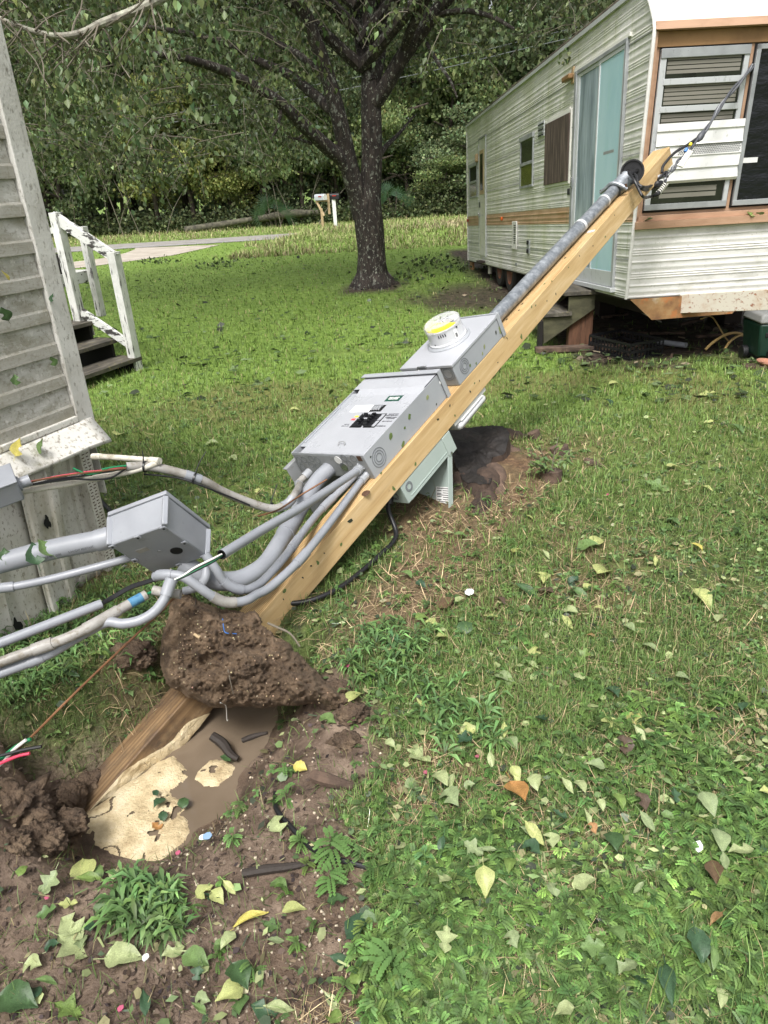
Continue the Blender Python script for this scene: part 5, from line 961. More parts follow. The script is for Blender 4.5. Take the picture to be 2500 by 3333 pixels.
side('side_wall', 0, .657, 'trailer_side'); side('belt_stripe', .657, .83, 'belt_brown', -.002); side('side_wall', .83, TH, 'trailer_side'); side('far_side_wall', 0, TH, 'trailer_side', flip=True)
mb = MB(); 
for h in (1.20, 1.62, 2.06, .34): mb.box((-.0085, float(nose(h)) + .02, h - .003), (-.004, TL - .01, h + .003))
mb.build('seam_lines', MATS['caulk'] if False else MATS['panel_under'], tr)
mb = MB(); mb.box((0.0, TL - .01, 0), (TWd, TL, TH)); mb.build('back_wall', MATS['trailer_side'], tr)
mb = MB(); mb.box((.012, .02, -.02), (TWd - .012, TL - .012, -.004)); mb.build('floor_pan', MATS['frame_dark'], tr)
mb = MB(); mb.box((-.025, .10, TH + .001), (TWd + .025, TL + .02, TH + .03)); mb.build('roof', MATS['roof_old'], tr, bevel=.008)
mb = MB(); mb.box((-.028, .08, TH - .035), (-.012, TL + .01, TH + .004)); mb.build('roof_edge_trim', MATS['alu_white'], tr)
def fp(f, h, off=0): return (f, float(nose(h)) - off, h)
def fbox(nm, f0, f1, h0, h1, o0, o1, m, par=None, bevel=.002):     # box laid on the slanted front
    mb = MB(); mb.add([fp(f, h, o) for h in (h0, h1) for o in (o0, o1) for f in (f0, f1)], [(0, 2, 3, 1)[::-1], (4, 5, 7, 6)[::-1], (0, 1, 5, 4)[::-1], (2, 6, 7, 3)[::-1], (0, 4, 6, 2)[::-1], (1, 3, 7, 5)[::-1]]); return mb.build(nm, MATS[m], par or tr, bevel=bevel)
def front_rib(nm, h0, h1, m):
    H_ = np.arange(h0, h1 + .001, .0052); vs, fs = [], []
    for h in H_:
        for f in (0.0, TWd): vs.append(fp(f, min(h, TH), -rib(h + .05) * 1.15))
    for j in range(len(H_) - 1): b = j * 2; fs.append((b, b + 1, b + 3, b + 2))
    mb = MB(); mb.add(vs, fs); return mb.build(nm, MATS[m], tr, ang=50)
front_rib('lower_front', 0.0, .60, 'trailer_front'); front_rib('nose_cap', 2.112, TH, 'trailer_nose')
fbox('front_ledge', -.005, TWd + .005, .593, .655, .0, .055, 'brown_paint'); fbox('ledge_top', .0, TWd, .655, .70, -.02, .0, 'brown_paint')
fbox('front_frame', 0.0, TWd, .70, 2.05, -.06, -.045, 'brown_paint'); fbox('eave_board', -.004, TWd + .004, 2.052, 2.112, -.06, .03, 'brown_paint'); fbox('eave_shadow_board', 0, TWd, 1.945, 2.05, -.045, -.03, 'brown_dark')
fbox('wing_edge', -.004, .03, .66, 2.05, -.05, .0, 'brown_paint')
mb = MB(); vs = []
for h in np.linspace(0, TH, 24): vs.append(h)
cs = [(float(nose(h)), h) for h in np.linspace(0.0, TH, 40)]
mb = MB(); mb.tube([(-.008, s - .006, h) for s, h in cs], .016, 8); mb.build('corner_moulding', MATS['trailer_front'], tr)
mb = MB(); mb.tube([(-.008, TL, 0), (-.008, TL, TH)], .012, 8); mb.build('corner_moulding', MATS['trailer_front'], tr)
# front windows
fbox('window_gap', .07, .82, .725, 1.945, -.042, -.036, 'dark_gap')
wf = fbox('front_window', .075, .125, .742, 1.93, -.034, -.012, 'alu_white'); fbox('frame_side', .765, .805, .742, 1.93, -.034, -.012, 'alu_white', wf); fbox('frame_head', .075, .805, 1.865, 1.93, -.034, -.004, 'alu', wf); fbox('frame_sill', .075, .805, .742, .79, -.034, -.01, 'alu', wf)
for h in (1.70, 1.505): fbox('sash_bar', .115, .775, h - .022, h + .022, -.026, -.004, 'alu_white', wf)
fbox('pane', .125, .765, .79, 1.865, -.033, -.026, 'glass_dark', wf)
for i in range(22):
    h = 1.20 + i * .031
    if min(abs(h - 1.70), abs(h - 1.505)) > .034: fbox('blind_slat', .14, .745, h, h + .024, -.026, -.0245, 'blind', wf, 0)
fbox('blind_slat', .20, .70, .835, .87, -.026, -.0245, 'blind', wf, 0); fbox('blind_slat', .20, .70, .88, .92, -.026, -.0245, 'blind', wf, 0)
# vinyl siding scrap nailed over the middle of that window
Hs = []; 
for i, (dh, o_) in enumerate(((0, .006), (.02, .022), (.105, .012), (.11, .024), (.2, .014), (.205, .022), (.285, .012), (.29, .026), (.30, .02), (.39, .012), (.40, .022), (.455, .014))): Hs.append((.95 + dh, o_))
mb = MB(); vs = []
for h, o_ in Hs:
    for f in np.linspace(.105, .845, 12): vs.append(fp(f + .004 * math.sin(h * 40), h + .012 * (f - .5), o_ - .004))
mb.add(vs, [(j * 12 + k, j * 12 + k + 1, (j + 1) * 12 + k + 1, (j + 1) * 12 + k) for j in range(len(Hs) - 1) for k in range(11)]); vp = mb.build('vinyl_patch', MATS['vinyl'], tr, smooth=False, solid=.002)
mb = MB()
for r_ in range(6):
    for k in range(26): f = .30 + k * .0205 + (r_ % 2) * .01; h = 1.165 + r_ * .0125 + .012 * (f - .5); q = fp(f, h, .0175 + .0008); mb.add([fp(f, h, .019), fp(f + .013, h, .019), fp(f + .013, h + .006, .019), fp(f, h + .006, .019)], [(0, 1, 2, 3)])
mb.build('vent_holes', MATS['ink'], vp, smooth=False)
for k_, (f0, f1) in enumerate(((.86, 1.60), (1.64, 2.36))):
    w = fbox('front_window', f0, f0 + .035, .742, 1.93, -.036, -.012, 'alu'); fbox('frame_side', f1 - .035, f1, .742, 1.93, -.036, -.012, 'alu', w); fbox('frame_head', f0, f1, 1.895, 1.93, -.036, -.012, 'alu', w); fbox('frame_sill', f0, f1, .742, .785, -.036, -.01, 'alu', w); fbox('window_rubber', f0 - .012, f1 + .012, .727, 1.942, -.044, -.037, 'dark_gap', w)
    mb = MB()
    def sheet_(i, j, f0=f0, f1=f1):
        f = f0 + .033 + i * (f1 - f0 - .066); h = .782 + j * 1.12; cr = .012 * float(fbm(np.array([f * 5]), np.array([h * 9]), 141)[0])
        return fp(f, h, -.034 + cr)
    mb.grid(sheet_, 30, 60); mb.build('black_sheet', MATS['plastic_sheet'], w)
    if k_ == 0: fbox('white_tape', f0 + .03, f0 + .16, 1.075, 1.115, -.018, -.014, 'vinyl', w, 0)
# ------------------------------------------------ side fittings, all in trailer coordinates (x<0 is outwards)
def sbox(nm, s0, s1, h0, h1, x0, x1, m, par=None, bevel=.002): mb = MB(); mb.box((-x1, s0, h0), (-x0, s1, h1)); return mb.build(nm, MATS[m], par or tr, bevel=bevel)
# patio door
pd = sbox('patio_door', .325, .36, .07, 2.12, .0, .03, 'alu'); sbox('jamb', 1.70, 1.77, .07, 2.12, .0, .032, 'alu', pd); sbox('jamb', 1.655, 1.70, .07, 2.12, .0, .02, 'alu_white', pd); sbox('head', .36, 1.70, 2.085, 2.12, .0, .03, 'alu', pd); sbox('sill', .30, 1.80, .035, .075, .0, .05, 'alu_white', pd); sbox('drip_cap', .28, 1.82, 2.12, 2.15, .0, .024, 'caulk', pd)
for nm, s0, s1, m, o_ in (('sliding_leaf', .36, 1.03, 'glass_aqua', .016), ('fixed_leaf', 1.0, 1.655, 'glass_tarnish', .011)):
    lf = sbox(nm, s0, s1, .22, 2.07, .0085, o_, m, pd, 0)
    sbox('stile', s0, s0 + .028, .08, 2.085, .0085, o_ + .008, 'alu_white', lf); sbox('stile', s1 - .028, s1, .08, 2.085, .0085, o_ + .0075, 'alu_white', lf); sbox('bottom_rail', s0 + .028, s1 - .028, .08, .22, .0085, o_ + .007, 'alu_white', lf); sbox('top_rail', s0 + .028, s1 - .028, 2.05, 2.085, .0085, o_ + .007, 'alu_white', lf)
sbox('lock', 1.69, 1.72, 1.02, 1.12, .032, .045, 'chrome', pd)
sbox('leaf_smear', .52, .80, 1.26, 1.285, .0161, .0166, 'panel_under', pd, 0)
# entry door
ed = sbox('entry_door', 6.74, 7.34, .145, 2.055, .005, .018, 'trailer_side'); 
for a_ in ((6.71, 6.735, .13, 2.07), (7.345, 7.37, .13, 2.07)): sbox('door_frame', *a_, .003, .022, 'alu_white', ed)
sbox('door_frame', 6.71, 7.37, 2.06, 2.085, .003, .03, 'alu', ed)
sbox('door_light_frame', 6.86, 7.24, 1.17, 1.88, .018, .026, 'mail_wood', ed); sbox('door_light', 6.93, 7.17, 1.24, 1.82, .026, .028, 'glass_dark', ed)
sbox('door_handle', 7.23, 7.30, .80, .86, .018, .05, 'chrome', ed, .006); sbox('door_lock', 7.22, 7.29, .96, 1.05, .018, .03, 'black_plastic', ed)
sbox('entry_step', 6.85, 7.25, .02, .06, .0, .09, 'frame_dark')
def swin(s0, s1, h0, h1):
    w = sbox('side_window', s0, s1, h0, h0 + .03, .003, .024, 'alu'); sbox('frame_head', s0 - .01, s1 + .01, h1 - .055, h1, .003, .034, 'alu', w); sbox('frame_side', s0, s0 + .03, h0 + .03, h1 - .05, .003, .022, 'alu', w); sbox('frame_side', s1 - .03, s1, h0 + .03, h1 - .05, .003, .022, 'alu', w)
    hm = (h0 + h1) / 2 - .02; sbox('sash_bar', s0 + .03, s1 - .03, hm - .02, hm + .02, .006, .024, 'alu', w); sbox('upper_pane', s0 + .03, s1 - .03, hm + .02, h1 - .05, .009, .013, 'glass_dark', w); sbox('lower_pane', s0 + .03, s1 - .03, h0 + .03, hm - .02, .009, .013, 'glass_green', w); return w
swin(3.49, 4.20, 1.12, 1.76); swin(7.55, 8.36, 1.145, 1.735)
bd = sbox('boarded_window', 1.905, 2.87, 1.10, 1.768, .018, .034, 'plywood'); sbox('window_frame', 1.88, 2.90, 1.07, 1.80, .003, .018, 'caulk', bd); sbox('caulk_strip', 1.95, 2.80, 1.80, 1.825, .003, .012, 'caulk', bd)
v = sbox('wall_vent', 2.99, 3.27, 1.66, 1.83, .004, .014, 'alu_white')
for i in range(5): sbox('louvre', 3.01, 3.25, 1.675 + i * .03, 1.688 + i * .03, .014, .024, 'ink' if i % 2 == 0 else 'alu', v)
v = sbox('fridge_vent', 4.35, 4.65, .315, .705, .004, .02, 'trailer_front', None, .008)
for i in range(9): sbox('louvre', 4.40, 4.52, .40 + i * .03, .415 + i * .03, .02, .023, 'ink', v)
v = sbox('water_inlet', 3.60, 3.74, .28, .46, .004, .016, 'alu'); sbox('inlet_cap', 3.63, 3.71, .40, .45, .016, .028, 'dark_gap', v); sbox('inlet_cap', 3.63, 3.71, .29, .34, .016, .028, 'dark_gap', v)
sbox('marker_light', 5.36, 5.45, .725, .775, .004, .03, 'amber', None, .008); sbox('marker_light', 8.57, 8.65, .73, .78, .004, .03, 'red_lens', None, .008)
sbox('small_plate', 1.86, 1.95, .955, 1.02, .008, .011, 'ink'); sbox('fuel_plate', 4.35, 4.45, .09, .13, .004, .01, 'alu')
pl = sbox('porch_light', 1.85, 1.93, 2.03, 2.19, .004, .02, 'mail_wood', None, .01); sbox('lamp_shade', 1.84, 2.10, 2.075, 2.125, .02, .075, 'brown_dark', pl, .01)
pl = sbox('porch_light', 7.44, 7.53, 1.72, 1.86, .004, .06, 'mail_wood', None, .02)
# underside: chassis, tongue, axles
mb = MB(); mb.box((.35, .05, -.2), (.42, TL - .1, -.021)); mb.box((TWd - .42, .05, -.2), (TWd - .35, TL - .1, -.021)); mb.build('chassis_rail', MATS['frame_dark'], tr)
mb = MB(); mb.box((.02, TL - .35, -.17), (.06, TL - .05, -.004)); mb.build('rear_bracket', MATS['rust'], tr)
mb = MB(); mb.prism([(.02, -.003), (.24, -.2), (1.0, -.19), (1.15, -.003)], (1, 0, 0), (0, 0, 1), (0, 1, 0), (0, -.03, 0), .008); mb.build('front_gusset', MATS['rust'], tr)
mb = MB(); mb.bar((.52, .0, -.075), (1.22, -1.15, .05), .055, .165); mb.bar((TWd - .52, .0, -.075), (1.22, -1.15, .05), .055, .165); mb.build('tongue', MATS['white_rust'], tr, bevel=.003)
gz_local = lambda s: -(.63 + (.0 - .0541 * s))     # ground below the trailer, in its own height
for s in (5.08, 5.85):
    for f0, sg in ((.05, 1), (TWd - .25, 1)):
        hh = .33; zc_ = -(TC[2] + s * TY[2]) + hh
        w = MB(); w.lathe([(hh * .62, 0), (hh * .9, -.005), (hh, .03), (hh, .15), (hh * .9, .19), (hh * .6, .185)], (f0, s, zc_), (1, 0, 0), 28); wo_ = w.build('wheel', MATS['tyre'], tr)
        w = MB(); w.lathe([(0, .03), (.06, .03), (.07, .05), (hh * .5, .06), (hh * .62, .01), (hh * .64, .0), (hh * .64, .1), (0, .1)], (f0, s, zc_), (1, 0, 0), 24); w.build('rim', MATS['rim'], wo_)
mb = MB(); mb.tube([(.10, 6.9, -.01), (.10, 6.9, -.17)], .04, 10); mb.build('drain_pipe', MATS['pipe_white'], tr)
for s, f in ((2.9, .8), (4.2, .45), (1.8, 1.9), (4.2, 1.9)):
    zg = -(TC[2] + s * TY[2]); mb = MB(); mb.box((f - .1, s - .2, zg - .05), (f + .1, s + .2, -.2)); mb.build('support_blocks', MATS['frame_dark'], tr)
# ------------------------------------------------ steps under the patio door
ST = thing('wooden_steps', 'dark rotting wooden steps under the glass sliding door of the trailer', 'steps', loc=(2.05, 7.75, 0))
mb = MB(); mb.prism([(1.81, .06), (1.80, .335), (2.06, .335), (2.06, .54), (2.335, .54), (2.335, .40)], (1, 0, 0), (0, 0, 1), (0, 1, 0), (0, 7.6, 0), .04); mb.build('stringer', MATS['step_green'], ST, bevel=.004)
mb = MB(); mb.prism([(1.81, .06), (1.80, .335), (2.06, .335), (2.06, .54), (2.335, .54), (2.335, .40)], (1, 0, 0), (0, 0, 1), (0, 1, 0), (0, 8.6, 0), .04); mb.build('stringer', MATS['step_green'], ST)
for x0, x1, z in ((1.78, 2.09, .345), (2.0, 2.36, .55)): mb = MB(); mb.box((x0, 7.57, z), (x1, 8.66, z + .042)); mb.build('tread', MATS['tread_wood'], ST, bevel=.004)
mb = MB(); mb.box((2.09, 7.645, .0), (2.34, 7.75, .40)); mb.build('support_post', MATS['step_brown'], ST, bevel=.004)
mb = MB(); mb.box((1.76, 7.6, .0), (1.80, 7.7, .30)); mb.build('front_leg', MATS['step_dark'], ST)
mb = MB(); mb.bar((1.7, 7.5, .03), (2.5, 7.42, .03), .12, .05); tag(mb.build('plank', MATS['rotten_wood'], bevel=.004), 'weathered plank lying on the ground in front of the wooden steps', 'plank')
# ------------------------------------------------ black crate, cooler and clutter under the trailer
t = thing('plastic_crate', 'black open plastic crate lying on the dirt under the front of the trailer', 'crate', loc=(2.6, 7.3, 0))
A_ = np.array([2.50, 6.90, 0]); e1 = nrm(np.array([2.244 - 2.483, 7.403 - 6.87, 0])); e2 = np.array([e1[1], -e1[0], 0]); w1, w2, hh = .60, .42, .17
def cpanel(p, e, L_, nm):
    mb = MB(); up = np.array([0, 0, 1]); nr = np.cross(e, up)
    for z in (.0, .07, .145): mb.bar(p + up * (z + .012), p + e * L_ + up * (z + .012), .012, .024)
    k = int(L_ / .045)
    for i in range(k + 1): q = p + e * (L_ * i / k); mb.bar(q + up * .02, q + up * .15, .010, .012, e)
    return mb.build(nm, MATS['black_plastic'], t)
mb = MB(); mb.add([A_ + e1 * a + e2 * b + np.array([0, 0, .012]) for a, b in ((0, 0), (w1, 0), (w1, w2), (0, w2))], [(0, 1, 2, 3)]); mb.build('base', MATS['black_plastic'], t, solid=.008)
cpanel(A_, e1, w1, 'side'); cpanel(A_ + e2 * w2, e1, w1, 'side'); cpanel(A_, e2, w2, 'end'); cpanel(A_ + e1 * w1, e2, w2, 'end')
for dx, L_ in ((.1, .3), (.2, .34), (.3, .25), (.38, .3)): mb = MB(); p = A_ + e1 * dx + e2 * .05 + np.array([0, 0, .03]); mb.bar(p, p + e2 * L_ + e1 * .06 + np.array([0, 0, .03]), .03, .014); tag(mb.build('wood_scrap', MATS['rotten_wood']), 'dark wood scrap lying inside the black plastic crate', 'wood scrap', 'wood scraps in the crate')
t = thing('cooler', 'dark green wheeled cooler with a white lid under the trailer tongue', 'cooler', loc=(3.770, 6.62, 0))
c0_ = np.array([3.40, 6.50, 0.0]); 
mb = MB(); mb.add([(3.550, 6.50, .06), (4.010, 6.46, .06), (4.030, 6.80, .06), (3.570, 6.84, .06), (3.520, 6.48, .37), (4.040, 6.44, .37), (4.060, 6.83, .37), (3.540, 6.87, .37)], [(3, 2, 1, 0), (4, 5, 6, 7), (0, 1, 5, 4), (1, 2, 6, 5), (2, 3, 7, 6), (3, 0, 4, 7)]); mb.build('body', MATS['cooler_green'], t, bevel=.02)
mb = MB(); mb.add([(3.510, 6.47, .372), (4.050, 6.43, .372), (4.070, 6.84, .372), (3.530, 6.88, .372), (3.535, 6.50, .455), (4.025, 6.46, .455), (4.045, 6.81, .455), (3.555, 6.85, .455)], [(3, 2, 1, 0), (4, 5, 6, 7), (0, 1, 5, 4), (1, 2, 6, 5), (2, 3, 7, 6), (3, 0, 4, 7)]); mb.build('lid', MATS['cooler_lid'], t, bevel=.02)
mb = MB(); mb.box((3.580, 6.474, .25), (3.660, 6.492, .29)); mb.build('handle_recess', MATS['dark_gap'], t, bevel=.004)
for x, y in ((3.620, 6.455), (3.510, 6.74)): mb = MB(); mb.cyl((x, y, .065), (1, -.08, 0), .065, .05, 18); mb.build('wheel', MATS['black_rubber'], t, bevel=.006)
def pipe_(nm, pts, r, m, label, cat): mb = MB(); mb.tube(smooth_pts(pts, 6), r, 9); tag(mb.build(nm, MATS[m]), label, cat)
pipe_('pvc_pipe', [(3.0, 7.49, .04), (3.2, 7.25, .04)], .028, 'pipe_grey', 'short white plastic pipe lying beside the black crate', 'pipe')
pipe_('hose', [(3.33, 7.10, .02), (3.42, 7.11, .1), (3.58, 7.2, .14), (3.75, 7.3, .12), (3.95, 7.4, .03)], .014, 'hose_tan', 'tan hose arching over the dirt left of the cooler', 'hose')
pipe_('hose', [(3.50, 7.05, .02), (3.6, 7.15, .08), (3.75, 7.25, .11), (3.9, 7.3, .05)], .013, 'hose_tan', 'second shorter tan hose just left of the cooler', 'hose')
pipe_('cord', [(2.75, 8.6, .35), (2.9, 8.5, .33), (3.1, 8.3, .2), (3.3, 8.2, .1)], .007, 'pipe_white', 'thin white cord drooping under the trailer behind the gusset', 'cord')
pipe_('cord', [(3.2, 7.0, .35), (3.45, 7.3, .3), (3.62, 7.35, .1), (3.68, 7.3, .02)], .007, 'hose_tan', 'thin tan cord hanging in a loop left of the cooler', 'cord')
mb = MB(); mb.bar((3.36, 6.36, .02), (3.8, 6.30, .02), .14, .035); tag(mb.build('board_scrap', MATS['rotten_wood'], bevel=.003), 'grey board scrap lying in front of the green cooler', 'board')
mb = MB(); mb.lathe([(0, .0), (.07, .0), (.095, .014), (.1, .014), (.075, -.008), (0, -.008)], (3.56, 6.33, .05), (.1, -.1, 1), 22); tag(mb.build('saucer', MATS['terracotta']), 'terracotta saucer lying on the board in front of the cooler', 'saucer')
for i, (x, y) in enumerate(((2.72, 8.2), (3.1, 8.0), (3.5, 7.7), (2.9, 9.1), (3.6, 8.4))): mb = MB(); mb.bar((x, y, .025), (x + .35, y + .1 * (i - 2), .03), .05, .025); tag(mb.build('wood_scrap', MATS['rotten_wood']), 'weathered wood scrap on the bare dirt beneath the trailer', 'wood scrap', 'wood scraps under the trailer')

# ================================================================== STUMP
t = thing('tree_stump', 'dark rotten tree stump with spreading roots under the leaning post', 'stump', loc=(float(STUMP[0]), float(STUMP[1]), .05))
SP = [gz(1250 + x / 1.327, 1300 + y / 1.327, .17)[:2] for x, y in ((285, 140), (400, 120), (520, 128), (545, 165), (520, 215), (460, 225), (470, 320), (430, 350), (350, 335), (310, 260), (290, 190), (230, 170))]
SCn = np.mean(SP, axis=0)
n_ = 180
per = np.array(SP + [SP[0]]); dl = np.concatenate([[0], np.cumsum(np.linalg.norm(np.diff(per, axis=0), axis=1))]); smp = np.linspace(0, dl[-1], n_, endpoint=False); ox, oy = np.interp(smp, dl, per[:, 0]), np.interp(smp, dl, per[:, 1])
kk = np.hanning(17); kk /= kk.sum(); ox = np.convolve(np.r_[ox[-8:], ox, ox[:8]], kk, 'valid'); oy = np.convolve(np.r_[oy[-8:], oy, oy[:8]], kk, 'valid'); ang_ = np.arctan2(oy - SCn[1], ox - SCn[0])
def rough_(x, y, s, a): return a * (fbm(np.asarray(x) * s, np.asarray(y) * s, 91) - .5)
lob = .5 + .5 * np.sin(ang_ * 5 + .6); rib_ = .012 * np.sin(ang_ * 23) + .018 * (fbm(ang_ * 9, ang_ * 0, 93) - .5)
tilt_ = lambda x, y: .05 * ((y - SCn[1]) > 0) * np.clip((y - SCn[1]) * 8, 0, 1)            # back half of the top stands higher
topz = lambda x, y: .13 + tilt_(x, y) + rough_(x, y, 9, .06) + rough_(x, y, 40, .018)
rows, R_n = [], 26
for q in range(R_n):                                    # bark side, from the rim down to the spreading foot
    j_ = q / (R_n - 1); fl = 1 + .10 * j_ + (.16 + .75 * lob ** 2) * j_ ** 3; x = SCn[0] + (ox - SCn[0]) * fl * (1 + rib_ * (.4 + j_)); y = SCn[1] + (oy - SCn[1]) * fl * (1 + rib_ * (.4 + j_)); z = topz(ox, oy) * (1 - j_) ** (1.0 + .4 * lob) + (j_ * -.02) + rough_(x * 3, y * 3 + j_ * 4, 8, .02) * j_; rows.append(np.stack([x, y, z], -1))
sv = np.concatenate(rows); fa = np.array([(q * n_ + k, (q + 1) * n_ + k, (q + 1) * n_ + (k + 1) % n_, q * n_ + (k + 1) % n_) for q in range(R_n - 1) for k in range(n_)])
lo_ = np.array(t.location); np_mesh('bark_side', sv - lo_, [fa], MATS['stump_bark'], None, t, smooth=True)
rows = []; R_n = 30
for q in range(R_n + 1):
    f_ = q / R_n; x = SCn[0] + (ox - SCn[0]) * f_; y = SCn[1] + (oy - SCn[1]) * f_; crack = -.035 * np.exp(-((np.abs((x - SCn[0]) * .4 + (y - SCn[1]) + .015 * np.sin(x * 40))) / .012) ** 2); rows.append(np.stack([x, y, topz(x, y) + crack + .002], -1))
sv = np.concatenate(rows); fa = np.array([(q * n_ + k, (q + 1) * n_ + k, (q + 1) * n_ + (k + 1) % n_, q * n_ + (k + 1) % n_) for q in range(R_n) for k in range(n_)]); np_mesh('cut_top', sv - lo_, [fa], MATS['stump_top'], None, t, smooth=True)
gp = lambda x, y, h: np.array([*gz(1250 + x / 1.327, 1300 + y / 1.327, h)[:2], h])
for pts, r0, r1, m in (([gp(440, 330, .10), gp(430, 420, .07), gp(400, 500, .04), gp(360, 570, .02), gp(300, 640, .0), gp(250, 680, -.02)], .11, .03, 'stump_bark'), ([gp(470, 300, .10), gp(500, 400, .06), gp(510, 520, .03), gp(490, 640, .0), gp(450, 720, -.03)], .09, .03, 'rotten_wood'), ([gp(330, 330, .1), gp(300, 420, .06), gp(290, 480, .0)], .08, .03, 'stump_bark'), ([gp(500, 200, .1), gp(620, 240, .06), gp(740, 270, .04), gp(830, 290, .0)], .08, .03, 'rotten_wood'), ([gp(520, 140, .12), gp(620, 150, .06), gp(700, 160, .0)], .07, .03, 'stump_bark')):
    P_ = smooth_pts(pts, 8); mb = MB(); mb.tube([p + np.array([.012 * math.sin(i_ * .9), .012 * math.cos(i_ * 1.3), -.035 + .008 * math.sin(i_ * 1.7)]) for i_, p in enumerate(P_)], [r0 * .8, (r0 + r1) / 2 * .75, r1 * .7], 14); mb.build('root', MATS[m], t)
for i, (x, y, r, h) in enumerate(((665, 195, .045, .10), (765, 265, .06, .10), (720, 390, .065, .12), (590, 310, .07, .06), (900, 300, .07, .05))):
    c_ = gp(x, y, 0); mb = MB(); mb.lathe([(r * 1.3, -.03), (r * 1.05, h * .4), (r, h), (r * .5, h * 1.06), (0, h * 1.04)], c_, (.2 * (i - 2), .1, 1), 11); tag(mb.build('root_knob', MATS['rotten_wood']), ['small upright wooden root knob furthest behind the stump', 'pale broken root knob right of the stump', 'dark root knob with a cut top nearest the seedling', 'low rotten root lump touching the stump', 'low dark root lump farthest right of the stump'][i], 'root knob', None)
# ================================================================== ROAD, DRIVE, MAILBOXES, POWER LINES
def strip(nm, left, right, z, m, label, cat):
    mb = MB(); n = len(left); mb.add([(*p, z) for p in left] + [(*p, z) for p in right], [(i, i + 1, n + i + 1, n + i) for i in range(n - 1)]); o = mb.build(nm, MATS[m], smooth=False); tag(o, label, cat, kind='structure'); return o
road_n = [(-120, 21), (-60, 24.5), (-30, 26.7), (-15, 27.4), (-7, 27.45), (-3, 27.7), (3.6, 29.2), (20, 31.5), (60, 36), (200, 40)]
strip('road', road_n, [(x, y + 2.9) for x, y in road_n], .014, 'asphalt', 'narrow grey asphalt road crossing behind the lawn', 'road')
strip('driveway', [tuple(gz(*p)[:2]) for p in ((60, 895), (200, 880), (340, 862), (560, 832), (640, 815), (718, 797))], [tuple(gz(*p)[:2]) for p in ((60, 868), (200, 858), (330, 842), (410, 824), (440, 812), (440, 808))], .009, 'concrete', 'pale concrete driveway apron running from the road to the left', 'driveway')
strip('road_edge_line', [(x, y + .35) for x, y in road_n], [(x, y + .5) for x, y in road_n], .019, 'alu_white', 'faded line along the road edge', 'road marking')
def mailbox(x, y, label, kind):
    t = thing('mailbox', label, 'mailbox', loc=(x, y, .0)); g_ = gh(x, y); dirx = nrm(np.array([.75, -.66, 0])) if kind else nrm(np.array([.95, -.3, 0])); sidev = np.array([-dirx[1], dirx[0], 0])
    c_ = np.array([x, y, g_ + 1.12]); pr = [(-.11, 0), (.11, 0), (.11, .14)] + [(.11 * math.cos(a), .14 + .10 * math.sin(a)) for a in np.linspace(.2, math.pi - .2, 8)] + [(-.11, .14)]
    mb = MB(); mb.prism(pr, sidev, (0, 0, 1), dirx, c_ - dirx * .27, .54); bx = mb.build('box', MATS['mail_grey' if kind else 'mail_black'], t, ang=30)
    mb = MB(); mb.prism([(p[0] * .96, p[1] * .96 + .004) for p in pr], sidev, (0, 0, 1), dirx, c_ + dirx * .272, .012); mb.build('door', MATS['mail_white' if kind else 'mail_black'], t)
    mb = MB(); mb.box((-.01, -.005, 0), (.16, .005, .04), np.array([dirx, sidev, [0, 0, 1]]).T, c_ - sidev * .118 + np.array([0, 0, .12])); mb.build('flag', MATS['red_lens'], t)
    if kind:
        mb = MB(); mb.bar((x, y, g_ - .1), (x, y, g_ + .8), .10, .10, (0, 1, 0)); mb.bar((x + .1, y - .05, g_ + .5), (x - .2, y + .15, g_ + 1.1), .09, .09, (0, 1, 0)); mb.build('post', MATS['mail_wood'], t)
        mb = MB(); mb.bar((x + .32, y + .1, g_ + .55), (x + .32, y + .1, g_ + 1.35), .1, .1, (0, 1, 0)); mb.bar((x - .2, y + .1, g_ + 1.08), (x + .36, y + .1, g_ + 1.08), .09, .05); mb.build('arm', MATS['mail_wood'], t)
    else:
        mb = MB(); mb.bar((x, y, g_ - .1), (x, y, g_ + 1.12), .15, .15, (0, 1, 0)); mb.build('post', MATS['mail_white'], t)
pA = gz(1048, 757, .05); pB = gz(1088, 753, .05)
mailbox(aty(1048, 700, 33)[0], 33.0, 'grey mailbox on a tan wooden post across the road', True); mailbox(aty(1090, 700, 33.2)[0], 33.2, 'black mailbox on a white post across the road', False)
def far_wire(label, px, y0, y1, r=.018):
    n = len(px); P_ = [aty(u, v, y0 + (y1 - y0) * i / (n - 1)) for i, (u, v) in enumerate(px)]; mb = MB(); mb.tube(smooth_pts(P_, 4), r, 6); tag(mb.build('power_line', MATS['wire_far']), label, 'power line')
far_wire('upper thin power line crossing in front of the woods', [(-700, 560), (60, 455), (450, 393), (900, 300), (1400, 205), (1750, 120), (2400, -40)], 27, 33, .010)
far_wire('lower thicker power line crossing in front of the woods', [(-700, 600), (60, 480), (450, 418), (900, 335), (1400, 232), (1750, 148), (2400, 0)], 27, 33, .015)

